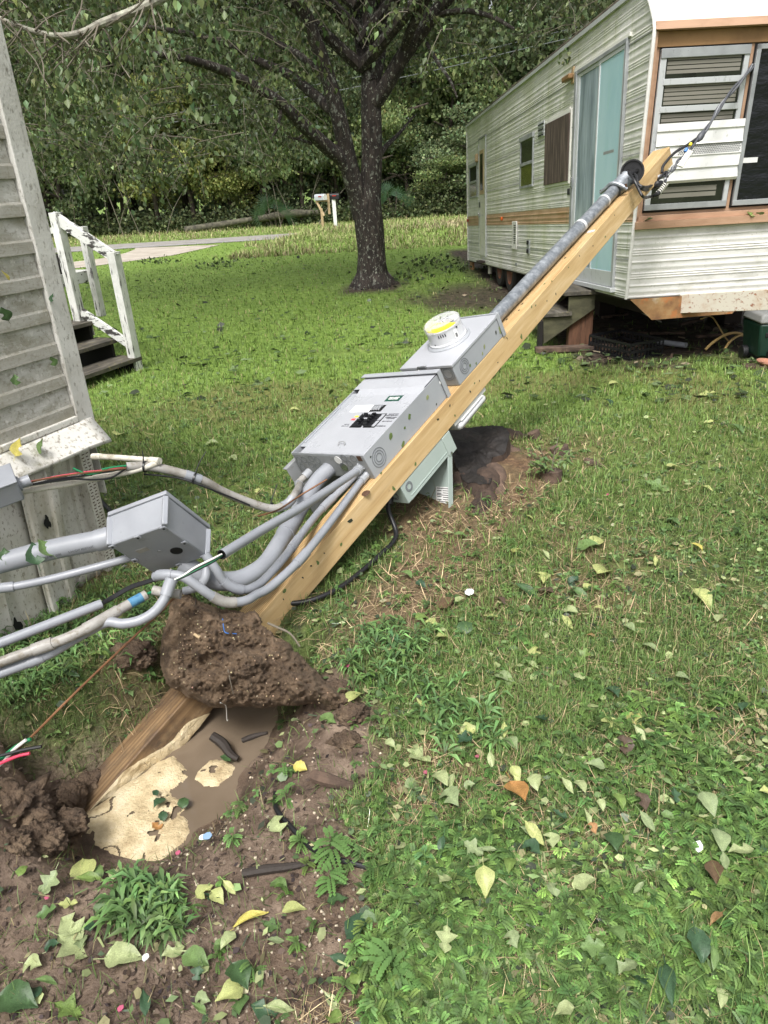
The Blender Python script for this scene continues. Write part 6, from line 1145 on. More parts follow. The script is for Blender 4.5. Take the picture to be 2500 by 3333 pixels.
# ================================================================== FOREST ACROSS THE ROAD
def leaf_quad(l, w, fold=.25, bend=.15):
    v = [(0, 0, 0), (w / 2, l * .45, w * fold), (0, l * .5, 0), (-w / 2, l * .45, w * fold), (0, l, -l * bend)]
    return v, [(0, 1, 2), (2, 1, 4), (0, 2, 3), (3, 2, 4)]
LQ = [leaf_quad(1, .62), leaf_quad(1, .5, .1, .3), leaf_quad(1, .75, .35, .05)]
SQ = [([(0, -.3, 0), (.42, .15, .1), (0, .7, 0), (-.4, .2, .08)], [(0, 1, 2, 3)]), ([(0, -.35, 0), (.3, .1, -.1), (.1, .6, .1), (-.45, .15, 0)], [(0, 1, 2, 3)])]
def crown_pts(n, blobs, shell=.55):
    """points in the outer part of a set of ellipsoid clumps"""
    b = np.array(blobs); w = (b[:, 3] * b[:, 4] * b[:, 5]) ** .67; w /= w.sum(); k = RNG.choice(len(b), n, p=w)
    d = RNG.normal(size=(n, 3)); d /= np.linalg.norm(d, axis=1)[:, None]; r = RNG.uniform(shell ** 3, 1, n) ** (1 / 3) * (1 + .16 * RNG.normal(size=n))
    return b[k, :3] + d * r[:, None] * b[k, 3:6], d, k
def leaf_cols(n, base, var=.22, hue=.10):
    c = np.array(base)[None] * np.exp(RNG.normal(0, var, (n, 1))); c[:, 0] *= np.exp(RNG.normal(0, hue, n)); c[:, 2] *= np.exp(RNG.normal(0, hue, n)); return np.clip(c, 0, 1)
def make_crown_mesh(name, n, blobs, base, size, parent=None, shell=.5):
    p, d, k = crown_pts(n, blobs, shell); cb = np.exp(np.random.default_rng(len(blobs)).normal(0, .2, len(blobs)))[k][:, None]
    return scatter(name, SQ, p, rand_rot(n), size * RNG.uniform(.6, 1.4, n), np.clip(leaf_cols(n, base) * cb, 0, 1), MATS['forest_leaf'], parent)
def tree_proto(nm, label, cat, h, r, base, n, size, group, seed):
    rr = np.random.default_rng(seed); t = thing(nm, label, cat, group=group); blobs = []
    for i in range(11):
        a = rr.uniform(0, 6.28); z = rr.uniform(.22, .97) * h; q = r * (1.1 - abs(z / h - .5)) * rr.uniform(.25, .8); blobs.append((math.cos(a) * q, math.sin(a) * q, z, r * rr.uniform(.35, .62), r * rr.uniform(.35, .62), h * rr.uniform(.07, .13)))
    make_crown_mesh('crown', n, blobs, base, size * .72, t)
    mb = MB(); pts = [(0, 0, -.3), (rr.uniform(-.2, .2), rr.uniform(-.2, .2), h * .35), (rr.uniform(-.5, .5), rr.uniform(-.5, .5), h * .7), (rr.uniform(-.6, .6), 0, h * .93)]; mb.tube(smooth_pts(pts, 4), [h * .014 + .05, h * .010 + .03, .03], 9)
    for i in range(6): a = rr.uniform(0, 6.28); z = rr.uniform(.25, .8) * h; mb.tube([(0, 0, z), (math.cos(a) * r * .5, math.sin(a) * r * .5, z + h * .08), (math.cos(a) * r * .9, math.sin(a) * r * .9, z + h * .1)], [.06, .04, .015], 6)
    mb.build('trunk', MATS['bark_forest'], t); return t
G1, G2, G3, G4 = (.165, .21, .085), (.135, .175, .088), (.23, .255, .085), (.15, .19, .105)
kinds = [tree_proto('forest_tree', 'tall dark green tree standing in the woods across the road', 'tree', 15, 3.6, G2, 9500, .34, 'tall dark trees in the woods', 11), tree_proto('forest_tree', 'tall mid green tree standing in the woods across the road', 'tree', 13, 3.4, G1, 9500, .32, 'tall mid green trees in the woods', 12),
         tree_proto('forest_tree', 'slender grey green tree standing in the woods across the road', 'tree', 16, 2.8, G4, 8500, .34, 'slender trees in the woods', 13)]
shr = [tree_proto('roadside_shrub', 'dense dark leafy shrub at the edge of the woods', 'shrub', 4.2, 2.2, G2, 7600, .17, 'dark shrubs along the woods', 14), tree_proto('roadside_shrub', 'yellow green leafy shrub at the edge of the woods', 'shrub', 4.6, 2.0, G3, 7600, .16, 'yellow green shrubs along the woods', 15), tree_proto('roadside_shrub', 'mid green leafy shrub at the edge of the woods', 'shrub', 3.6, 2.1, G1, 7600, .16, 'mid green shrubs along the woods', 16)]
def place(proto, x, y, s, sz=1.0, used=set()):
    o = proto if proto.name not in used else copy_tree(proto); used.add(o.name); o.location = (x, y, gh(x, y) - .05); o.rotation_euler = (0, 0, random.uniform(0, 6.28)); o.scale = (s, s, s * sz); return o
i = 0
for row, (y, n, x0, x1) in enumerate(((41.5, 13, -24, 21), (46.5, 13, -28, 24), (53, 9, -30, 28))):
    for k in range(n):
        x = x0 + (x1 - x0) * (k + random.uniform(.2, .8)) / n; place(kinds[(k * 2 + row + (k // 3)) % 3], x, y + random.uniform(-1.6, 1.6), random.uniform(.8, 1.2), random.uniform(.9, 1.2))
for x, y, k, s, sz in ((-17.5, 38.5, 0, 1.3, 1.3), (-14.5, 37.8, 0, 1.2, 1.2), (-12.2, 38.4, 2, 1.25, 1.3), (-10.1, 37.6, 1, 1.15, 1.05), (-8.4, 38.2, 1, 1.2, 1.2), (-6.6, 38.6, 1, .95, 1.0), (-4.9, 38.3, 0, 1.1, 1.15), (-3.2, 38.0, 2, 1.2, 1.35), (-1.6, 38.3, 0, 1.15, 1.4), (.3, 38.0, 2, 1.1, 1.2), (2.0, 38.6, 0, 1.0, .95), (3.8, 38.1, 2, .95, .8), (5.4, 38.6, 0, 1.1, 1.0), (7.5, 38.3, 2, 1.1, 1.1), (9.5, 38.8, 0, 1.2, 1.2), (12, 38.6, 2, 1.2, 1.1), (-20.5, 38.6, 2, 1.3, 1.3), (-23.5, 39, 0, 1.3, 1.3), (15, 39, 0, 1.2, 1.2),
    (-13, 40.0, 2, 1.5, 1.5), (-9.2, 40.0, 1, 1.5, 1.5), (-5.6, 40.2, 0, 1.5, 1.6), (-2.4, 40, 2, 1.4, 1.6), (1.0, 40.1, 0, 1.5, 1.5), (4.6, 40.2, 2, 1.4, 1.4)):
    place(shr[k], x, y, s, sz)
# woods further back as one mass
nB = 34000; P_ = np.stack([RNG.uniform(-75, 70, nB), RNG.uniform(56, 70, nB), RNG.uniform(-.5, 1, nB)], -1); top_ = 7 + 9 * fbm(P_[:, 0] * .16, P_[:, 1] * .1, 95); P_[:, 2] = RNG.uniform(0, 1, nB) ** .8 * top_
o = scatter('distant_woods', SQ, P_, rand_rot(nB), RNG.uniform(.5, 1.2, nB), leaf_cols(nB, (.14, .18, .11), .25), MATS['forest_leaf']); tag(o, 'far woods behind the roadside trees reading as one green mass', 'woods', kind='stuff')
# undergrowth along the forest edge
nU = 38000; P_ = np.stack([RNG.uniform(-27, 20, nU), 36.6 + np.abs(RNG.normal(0, 1.6, nU)), np.zeros(nU)], -1); P_[:, 2] = np.abs(RNG.normal(0, .5, nU)) * (.4 + fbm(P_[:, 0] * .8, P_[:, 1], 96)) + .1
o = scatter('undergrowth', SQ, P_, rand_rot(nU), RNG.uniform(.07, .2, nU), leaf_cols(nU, (.10, .125, .058), .4), MATS['forest_leaf']); tag(o, 'low brushy undergrowth along the foot of the woods', 'undergrowth', kind='stuff')
# dead bare sticks among the shrubs
for i in range(12):
    x = random.uniform(-16, 9); y = random.uniform(36.0, 37.0); h_ = random.uniform(1.5, 5); lx = random.uniform(-1.5, 1.5); mb = MB(); mb.tube(smooth_pts([(x, y, 0), (x + lx * .4, y - .1, h_ * .5), (x + lx, y, h_)], 4), [.024, .016, .006], 6); mb.tube([(x + lx * .4, y - .1, h_ * .5), (x + lx * .4 + random.uniform(-.8, .8), y - .2, h_ * .5 + .8)], [.010, .004], 5); tag(mb.build('dead_sapling', MATS['dry_stem']), 'thin bare grey sapling at the edge of the woods', 'sapling', 'bare saplings along the woods')
mb = MB(); a_, b_ = gz(500, 778, .1), gz(900, 735, .1); mb.tube([np.array([-8.6, 36.3, .12]), np.array([-6.8, 36.3, .26]), np.array([-5.4, 36.4, .40])], [.15, .15, .12], 14); tag(mb.build('fallen_log', MATS['log_bark']), 'long pale fallen log lying by the road at left', 'log')
mb = MB(); mb.tube([np.array([-5.1, 36.4, .40]), np.array([-3.6, 36.6, .55]), np.array([-2.2, 36.9, .5])], [.14, .2, .12], 14); tag(mb.build('fallen_log', MATS['log_bark']), 'thicker mossy log end raised beside the long fallen log', 'log')
def palmetto(u, v, y, s, label):
    c_ = aty(u, v, y); t = thing('palmetto', label, 'palmetto', loc=tuple(c_)); mb = MB(); st = MB()
    for fr in range(7):
        a = fr * .9 + .4; el = .5 + .35 * (fr % 3); hub = c_ + np.array([math.cos(a) * .55 * s, math.sin(a) * .35 * s, .35 * s + .25 * s * (fr % 3)]); st.tube([c_ - np.array([0, 0, .5]), hub], .015, 5); d0 = nrm(np.array([math.cos(a), math.sin(a) * .6 - .2, .55])); sd_ = nrm(np.cross(d0, (0, .9, .4)))
        for k in range(17):
            th_ = (k - 8) / 8 * 1.75; dd = nrm(d0 * math.cos(th_) + sd_ * math.sin(th_)); w_ = nrm(np.cross(dd, np.cross(d0, sd_))) * .022 * s; L_ = .75 * s * (1 - .25 * abs(th_) / 1.75)
            mb.add([hub, hub + dd * L_ * .5 + w_ * .7, hub + dd * L_ - np.array([0, 0, .07 * s]), hub + dd * L_ * .5 - w_], [(0, 1, 2, 3)])
    mb.build('fronds', MATS['palm_leaf'], t, smooth=False); st.build('stalks', MATS['bark_forest'], t)
palmetto(895, 728, 36.4, 1.0, 'fan leaved palmetto left of the mailboxes'); palmetto(1285, 684, 36.9, .95, 'fan leaved palmetto right of the big tree trunk')

# ================================================================== BIG SHADE TREE
TYp = 13.5; tq = lambda x, y, dy=0.0: aty(900 + x / 2.3286, y / 2.3286, TYp + dy)
tree = thing('shade_tree', 'big lichen spotted shade tree with a forked trunk standing on the lawn', 'tree', loc=tuple(gz(1212, 932)))
mb = MB()
def limb(pts, radii, n=18, k=7): mb.tube(smooth_pts(pts, k), radii, n)
base = gz(1212, 932); 
# trunk with flared, ridged foot
tp = [(735, 2170, .0), (725, 2060, 0), (718, 1900, 0), (700, 1700, 0), (690, 1560, 0), (712, 1400, 0), (722, 1200, 0), (720, 950, 0.02), (716, 700, .05), (706, 450, .1), (700, 200, .15), (690, -200, .2), (660, -800, .4)]
TPs = smooth_pts([tq(*p) for p in tp], 8); rads = np.interp(np.linspace(0, 1, len(TPs)), np.linspace(0, 1, len(tp)), [.40, .265, .242, .252, .245, .18, .175, .17, .165, .13, .12, .1, .06])
nv = 36; vs = []
for i, (p, r_) in enumerate(zip(TPs, rads)):
    z = p[2]
    for k in range(nv):
        a = 2 * math.pi * k / nv; fl = 1 + (.16 * math.sin(a * 5 + .6) + .1 * math.sin(a * 9)) * math.exp(-max(z, 0) / .22); rg = 1 + .022 * math.sin(a * 13 + z * 2.2) + .02 * math.sin(a * 7 - z * 5)
        vs.append((p[0] + math.cos(a) * r_ * fl * rg, p[1] + math.sin(a) * r_ * fl * rg, p[2] - (.12 if i == 0 else 0)))
mb.add(vs, [(i * nv + k, i * nv + (k + 1) % nv, (i + 1) * nv + (k + 1) % nv, (i + 1) * nv + k) for i in range(len(TPs) - 1) for k in range(nv)])
LIMBS = [([(660, 1640, 0), (615, 1480, -.06), (560, 1300, -.12), (515, 1080, -.18), (470, 880, -.25), (400, 620, -.3), (330, 400, -.4), (240, 170, -.5), (150, -60, -.6), (20, -400, -.8)], [.2, .17, .155, .14, .13, .12, .11, .10, .09, .05]),
    ([(575, 1360, -.1), (500, 1210, -.2), (400, 1130, -.3), (300, 1040, -.45), (180, 930, -.6), (40, 790, -.8), (-160, 660, -1.0), (-420, 530, -1.3), (-720, 440, -1.7), (-1000, 400, -2.0)], [.13, .125, .12, .11, .10, .09, .08, .07, .05, .03]),
    ([(470, 880, -.25), (380, 800, -.15), (250, 690, .1), (100, 570, .3), (-120, 470, .5), (-380, 330, .7), (-800, 230, 1.0), (-1150, 180, 1.2)], [.10, .095, .085, .075, .065, .055, .04, .02]),
    ([(715, 620, .0), (655, 420, .1), (620, 200, .25), (575, 0, .4), (500, -300, .7)], [.11, .1, .09, .08, .05]), ([(735, 640, .05), (780, 430, .3), (800, 200, .5), (780, -100, .7), (800, -400, 1)], [.11, .1, .09, .08, .05]),
    ([(742, 780, -.02), (830, 650, -.1), (930, 470, -.2), (1050, 300, -.3), (1160, 150, -.4), (1290, 0, -.5), (1500, -220, -.7)], [.13, .125, .12, .115, .11, .09, .05]),
    ([(960, 420, -.2), (1010, 250, -.5), (1080, 100, -.7), (1180, -80, -.9)], [.08, .075, .07, .05]),
    ([(1230, 110, -.45), (1330, 90, -.6), (1460, 85, -.9), (1640, 130, -1.3), (1800, 220, -1.6)], [.05, .045, .04, .03, .02]), ([(430, 720, -.28), (330, 560, 0), (150, 400, .4), (30, 340, .8), (-120, 220, 1.1)], [.07, .065, .055, .05, .03]),
    ([(780, 1180, .05), (830, 1110, .3), (930, 1010, .8), (1040, 880, 1.3)], [.05, .045, .03, .015]), ([(270, 1090, -.45), (180, 1060, -.5), (90, 1040, -.5)], [.03, .025, .015]), ([(1140, 330, -.3), (1220, 470, -.6), (1310, 600, -.9), (1370, 740, -1.1)], [.035, .03, .025, .012]), ([(40, 800, -.8), (10, 960, -.9), (-60, 1080, -1)], [.03, .025, .012])]
segs = []
for pts, rr_ in LIMBS:
    P_ = smooth_pts([tq(*p) for p in pts], 7); mb.tube(P_, rr_, 16 if rr_[0] > .06 else 8); segs.append((P_, rr_[0]))
# more limbs that spread above and outside the picture
rr = random.Random(5)
for k in range(16):
    a = k * .41 + .2; h0 = rr.uniform(3.4, 5.2); L_ = rr.uniform(4, 6.5); b0 = np.array([.05, 13.5, h0]); d = np.array([math.cos(a), math.sin(a), 0]); P_ = smooth_pts([b0, b0 + d * L_ * .35 + np.array([0, 0, 1.2]), b0 + d * L_ * .7 + np.array([0, 0, 1.9]), b0 + d * L_ + np.array([0, 0, 1.6])], 6); mb.tube(P_, [.1, .07, .05, .02], 8); segs.append((P_, .05))
trunk = mb.build('trunk', MATS['bark'], tree)
# leaf sprays: drooping twigs through the crown
def low_edge(x, y):                                      # underside of the crown: hangs low at the left, higher at the right
    base_ = np.interp(x, [-9, -6.5, -4.5, -3, -1.6, -.4, .8, 2, 3.2, 5], [2.2, 2.05, 2.15, 2.2, 2.3, 3.1, 3.5, 3.2, 3.5, 4.4]); return base_ + (13.5 - y) * -.10 + .9 * (fbm(x * .9, y * .9, 97) - .5)
tw = MB(); LP, LD = [], []
N_T = 3100; tries = 0; made = 0
cand = np.stack([RNG.uniform(-8.5, 5.2, 14000), RNG.uniform(7.6, 18.5, 14000), RNG.uniform(2.0, 9.2, 14000)], -1)
d_ = np.hypot((cand[:, 0] + 1.2) / 7.2, (cand[:, 1] - 13.0) / 5.6); topz = 9.4 - 3.4 * d_ ** 2; lo = low_edge(cand[:, 0], cand[:, 1])
dens = fbm(cand[:, 0] * .75, cand[:, 1] * .75 + cand[:, 2] * .6, 98); ok = (d_ < 1) & (cand[:, 2] > lo) & (cand[:, 2] < topz) & (dens > .36)
cu, cv, cz_ = proj(cand)
ok &= ~((cu > 1040) & (cu < 1330) & (cand[:, 1] < 13.3) & (cv > 60) & (RNG.random(len(cand)) < .88))          # trunk stays in view
ok &= ~((cu > 1330) & (cv > 60) & (RNG.random(len(cand)) < .45)); ok &= ~((cand[:, 2] > 5.6) & (RNG.random(len(cand)) < .62))
LPX = []
for P_, r_ in segs[:13] + [(TPs, .2)]:
    a_, b_, c_ = proj(np.array(P_)); LPX.append(np.stack([a_, b_], -1))
LPX = np.concatenate(LPX); dm = np.full(len(cand), 1e9)
for q in LPX[::2]: dm = np.minimum(dm, np.hypot(cu - q[0], cv - q[1]))
ok &= ~((dm < 42) & (cand[:, 1] < 13.6) & (RNG.random(len(cand)) < .8))
cand = cand[ok][:N_T]
for c_ in cand:
    a = RNG.uniform(0, 6.28); L_ = RNG.uniform(.45, .95); droop = RNG.uniform(.25, .9) if c_[2] < 5.6 else RNG.uniform(.1, .4)
    d = np.array([math.cos(a), math.sin(a), 0]); P_ = [c_, c_ + d * L_ * .35 + np.array([0, 0, -.03]), c_ + d * L_ * .7 + np.array([0, 0, -.3 * droop]), c_ + d * L_ * .9 + np.array([0, 0, -.8 * droop * L_])]
    if c_[2] < 5.4: tw.tube(P_, [.005, .004, .003, .0015], 4, cap=False)
    nl = RNG.integers(13, 24)
    for q in range(nl):
        t_ = RNG.uniform(.1, 1) * 3; i_ = min(int(t_), 2); p = P_[i_] + (P_[i_ + 1] - P_[i_]) * (t_ - i_) + RNG.normal(0, .035, 3); LP.append(p); LD.append(a + RNG.normal(0, 1.3))
tw.build('twigs', MATS['twig'], tree, smooth=False)
LP = np.array(LP); LD = np.array(LD); nL = len(LP)
Rl = rot_z(LD) @ rot_x(RNG.uniform(-1.75, -.5, nL)) @ rot_z(RNG.normal(0, .6, nL))
big = LP[:, 2] > 5.6
sz_ = np.where(big, RNG.uniform(.15, .22, nL), RNG.uniform(.055, .10, nL)); sz_ = np.where(LP[:, 1] < 10, sz_ * .82, sz_)
scatter('crown', LQ, LP - np.array(tree.location), Rl, sz_, leaf_cols(nL, (.092, .122, .05), .42, .1), MATS['tree_leaf'], tree)
print('tree leaves', nL)
# bare lichen covered branch reaching in at the top left
t = thing('overhanging_branch', 'pale lichen covered branch with bare twigs hanging in at the top left corner', 'branch', loc=tuple(aty(0, 64, 6.5)))
bq = lambda x, y, d=6.5: aty(x / 1.327, y / 1.327, d)
mb = MB(); mb.tube(smooth_pts([bq(-260, 20, 6.9), bq(-60, 60, 6.7), bq(60, 105), bq(130, 130), bq(220, 152), bq(300, 152), bq(370, 135), bq(430, 105), bq(500, 78), bq(580, 48), bq(680, 0), bq(800, -70, 6.7)], 6), [.012, .017, .018, .02, .022, .026, .03, .032, .035, .04], 10); br = mb.build('limb', MATS['lichen_bark'], t)
rr = random.Random(12); mb = MB(); bl = []
for k in range(42):
    x = rr.uniform(-60, 660); y = np.interp(x, [-60, 60, 220, 300, 430, 580, 680], [60, 105, 152, 152, 105, 48, 0]); z = 6.5 + rr.uniform(-.1, .1); q = [(x, y)]; a = rr.uniform(.3, 2.6) if rr.random() < .72 else rr.uniform(-2.4, -.6); dx, dy = math.cos(a) * 45, math.sin(a) * 45
    for s_ in range(rr.randint(3, 6)): dx += rr.uniform(-20, 20); dy += rr.uniform(-12, 18); q.append((q[-1][0] + dx, q[-1][1] + dy)); 
    P_ = smooth_pts([bq(px, py, z + .1 * i_ * rr.uniform(-1, 1)) for i_, (px, py) in enumerate(q)], 3); mb.tube(P_, [.008, .006, .004, .002], 5)
    if len(q) > 3: mb.tube([bq(*q[2], z), bq(q[2][0] + rr.uniform(-60, 60), q[2][1] + rr.uniform(10, 70), z + .1)], [.005, .002], 5)
    for p in q[2:]:
        if rr.random() < .6: bl.append(bq(p[0] + rr.uniform(-25, 25), p[1] + rr.uniform(-5, 40), z))
mb.build('twigs', MATS['twig'], t); bl = np.array(bl); n_ = len(bl)
scatter('leaves', LQ, bl - np.array(t.location), rot_z(RNG.uniform(0, 6.28, n_)) @ rot_x(RNG.uniform(-1.9, -.8, n_)), RNG.uniform(.045, .085, n_), leaf_cols(n_, (.17, .22, .10), .3), MATS['tree_leaf'], t)
# a few larger close leaves hanging into the left corner
n_ = 650; u_ = RNG.uniform(60, 760, n_); v_ = RNG.uniform(20, 470, n_) - 90 * (u_ > 500); P_ = np.array([aty(a, b, RNG.uniform(7.0, 8.8)) for a, b in zip(u_, v_)]); keep = fbm(u_ / 70, v_ / 60, 99) > .5; P_ = P_[keep]; n_ = len(P_)
scatter('leaves', LQ, P_ - np.array(t.location), rot_z(RNG.uniform(0, 6.28, n_)) @ rot_x(RNG.uniform(-1.9, -.8, n_)), RNG.uniform(.06, .1, n_), leaf_cols(n_, (.13, .18, .075), .3), MATS['tree_leaf'], t)
# ================================================================== GRASS, WEEDS, STRAW, LITTER
def image_samples(n, u0, u1, v0, v1):
    u = RNG.uniform(u0, u1, n); v = RNG.uniform(v0, v1, n); d = np.outer(u - CX, RT) / F - np.outer(v - CY, UP) / F + FW; tt = -HC / d[:, 2]; ok = tt > 0; P_ = EYE + d * tt[:, None]; return P_[ok], u[ok], v[ok]
def settle(P_): 
    P_ = P_.copy(); P_[:, 2] = ground_h(P_[:, 0], P_[:, 1]); return P_
def blocked(P_):                                          # not inside the house, road, hole or steps
    x, y = P_[:, 0], P_[:, 1]; lx = (x - HO[0]) * HX[0] + (y - HO[1]) * HX[1]; ly = (x - HO[0]) * HY[0] + (y - HO[1]) * HY[1]
    b = (lx < .0) & (ly < .15); rn_ = np.interp(x, [p[0] for p in road_n], [p[1] for p in road_n]); b |= (y > rn_ - .1) & (y < rn_ + 3.0); b |= (np.hypot((x - SCn[0]) / .30, (y - SCn[1]) / .42) < 1)
    _, dd = polymask(x, y, [tuple(gz(*p)[:2]) for p in ((60, 895), (200, 880), (340, 862), (560, 832), (640, 815), (718, 797), (440, 808), (410, 824), (330, 842), (200, 858), (60, 868))], .01); b |= dd > 0
    return b | (basin(x, y) > -.05)
def blade(w, l, b, k=0):
    return [(-w, 0, 0), (w, 0, 0), (-w * .75, b * .35 * l, l * .55), (w * .75, b * .35 * l, l * .55), (0, b * l, l * (1 - .35 * abs(b)))], [(0, 1, 3, 2), (2, 3, 4)]
BL = [blade(.5, 1, b) for b in (.15, .35, .6, .9, -.2, .5)]
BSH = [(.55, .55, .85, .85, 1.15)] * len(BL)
def blades(nm, N, u0, u1, v0, v1, dens, lens, wid, colfn, label, cat, m='grass_blade', flat=0.0):
    P_, u, v = image_samples(N, u0, u1, v0, v1); keep = (RNG.random(len(P_)) < dens(P_, u, v)) & ~blocked(P_); P_, u, v = settle(P_[keep]), u[keep], v[keep]; n = len(P_); dist = P_[:, 1] * .9 + .7
    l = RNG.uniform(*lens, n) * (1 + .25 * (fbm(P_[:, 0] * 2, P_[:, 1] * 2, 101) - .5)); w = np.maximum(wid, dist * .0011) * RNG.uniform(.7, 1.3, n); sc = np.stack([w, l, l], -1)
    if flat: R_ = rot_z(RNG.uniform(0, 6.28, n)) @ rot_x(-RNG.uniform(1.0, 1.5, n))
    else: R_ = rot_z(RNG.uniform(0, 6.28, n)) @ rot_x(RNG.normal(0, 1, n) * np.where(P_[:, 1] < 5, .85, .7))
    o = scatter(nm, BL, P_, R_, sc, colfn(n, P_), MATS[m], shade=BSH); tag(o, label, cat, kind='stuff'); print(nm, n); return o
def in_poly(poly, soft): return lambda u, v: polymask(u + 160 * (vnoise(u / 90, v / 90, 5) - .5), v + 120 * (vnoise(u / 90 + 5, v / 90, 6) - .5), poly, soft)[0]
pr_ = in_poly([(1330, 2720), (1650, 2560), (1850, 2420), (2700, 2150), (2900, 3700), (1200, 3700), (1230, 3000)], 120)
def gcolr(n, P_):
    near = np.array((.175, .275, .078)); far = np.array((.23, .345, .09)); t_ = sstep(2.2, 6.5, P_[:, 1])[:, None]; c = near * (1 - t_) + far * t_
    pt = fbm(P_[:, 0] * .9, P_[:, 1] * .6, 103)[:, None]; c = c * (.72 + .56 * pt); dry = (RNG.random(n) < .08 + .07 * (P_[:, 1] < 5))[:, None]; c = np.where(dry, np.array((.42, .36, .19)), c); return np.clip(c * np.exp(RNG.normal(0, .22, (n, 1))), 0, 1)
def d_lawn(P_, u, v):
    mud, straw, und = masks(P_[:, 0], P_[:, 1]); q = (1 - .97 * mud) * (1 - .55 * straw) * (1 - .95 * und); q *= np.where(P_[:, 1] < 4.5, .22 + .70 * sstep(.3, .7, fbm(P_[:, 0] * 2.2, P_[:, 1] * 2.2, 105)), 1.0); q *= np.where((P_[:, 1] > 20.3) & (P_[:, 0] > -4), .35, 1); return q * (1 - .8 * pr_(u, v))
blades('lawn_grass', 460000, -500, 3000, 780, 3700, d_lawn, (.035, .07), .0015, gcolr, 'green lawn grass covering the yard', 'grass')
def d_tall(P_, u, v): m, s, d = masks(P_[:, 0], P_[:, 1]); return (1 - m) * (1 - d) * (fbm(P_[:, 0] * 1.3, P_[:, 1] * 1.3, 107) > .5)
blades('tall_grass', 8000, -200, 2700, 1200, 3500, d_tall, (.08, .16), .0022, gcolr, 'longer grass tufts scattered through the near lawn', 'grass')
def scol(n, P_): return np.clip(np.array((.40, .30, .18))[None] * np.exp(RNG.normal(0, .4, (n, 1))), 0, 1)
def d_straw(P_, u, v): m, s, d = masks(P_[:, 0], P_[:, 1]); return np.clip(.30 + .9 * s - .6 * m * (s < .3) + .25 * (u > 1300) * (v > 1900), 0, 1) * (1 - d)
blades('dead_straw', 60000, -300, 2800, 1350, 3600, d_straw, (.05, .12), .0013, scol, 'brown dead grass straw lying over the soil', 'straw', 'straw', flat=1)
def bankcol(n, P_): 
    pal = np.array([(.40, .38, .19), (.34, .38, .15), (.24, .33, .10), (.33, .26, .16), (.44, .40, .23)]); k = (fbm(P_[:, 0] * .7, P_[:, 1] * 1.2, 109) * 5 + RNG.normal(0, .9, n)).astype(int) % 5; return np.clip(pal[k] * np.exp(RNG.normal(0, .25, (n, 1))), 0, 1)
def bank(nm, N, x0, x1, y0, y1, l0, l1, label):
    P_ = np.stack([RNG.uniform(x0, x1, N), RNG.uniform(y0, y1, N), np.zeros(N)], -1); P_ = P_[~blocked(P_)]; P_ = P_[~((P_[:, 0] < -4.2 + (P_[:, 1] - 20.5) * .18 + 2.2 * (fbm(P_[:, 0], P_[:, 1], 143) - .5)) & (P_[:, 1] < 27.9))] if y1 < 30 else P_
    P_ = settle(P_); n = len(P_); l = RNG.uniform(l0, l1, n) * (.25 + 1.3 * fbm(P_[:, 0] * 1.4, P_[:, 1] * 1.4, 111)); sc = np.stack([np.full(n, .022) * RNG.uniform(.6, 1.4, n), l, l], -1)
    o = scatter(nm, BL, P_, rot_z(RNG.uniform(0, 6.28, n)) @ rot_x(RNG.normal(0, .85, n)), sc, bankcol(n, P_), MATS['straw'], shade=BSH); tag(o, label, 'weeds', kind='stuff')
bank('bank_weeds', 36000, -5.2, 13, 20.6, 29.4, .09, .26, 'yellowed dead weeds on the bank between lawn and road')
bank('verge_weeds', 26000, -24, 18, 30.2, 37.2, .06, .24, 'dry weeds on the far road verge')
# leafy weeds
def frond_plant(nf, seed, lf=.013, wf=.0062):
    rr = random.Random(seed); vs, fs, sh = [], [], []
    for f_ in range(nf):
        a = 6.28 * f_ / nf + rr.uniform(-.4, .4); L_ = rr.uniform(.65, 1.0); el = rr.uniform(.25, .75); d = np.array([math.cos(a), math.sin(a), 0]); sd_ = np.array([-d[1], d[0], 0]); h0 = rr.uniform(.2, 1.1)
        k = 7
        for i in range(k):
            t_ = (i + 1.2) / (k + .7); c_ = d * L_ * .8 * t_ + np.array([0, 0, h0 + el * t_ * .55 - .5 * t_ * t_]); s_ = (1 - .45 * abs(t_ - .5)) 
            for sg in (-1, 1):
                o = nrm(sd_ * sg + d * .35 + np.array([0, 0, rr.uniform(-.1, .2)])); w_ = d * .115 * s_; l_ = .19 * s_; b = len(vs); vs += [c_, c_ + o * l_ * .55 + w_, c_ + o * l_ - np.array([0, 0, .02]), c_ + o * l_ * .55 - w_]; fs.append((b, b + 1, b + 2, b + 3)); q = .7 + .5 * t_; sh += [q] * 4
        b = len(vs); w_ = sd_ * .012; e_ = d * L_ * .8 + np.array([0, 0, h0 + el * .55 - .5]); vs += [np.array([0, 0, 0]) - w_, w_, e_]; fs.append((b, b + 1, b + 2)); sh += [.9, .9, 1.2]
    return (vs, fs), sh
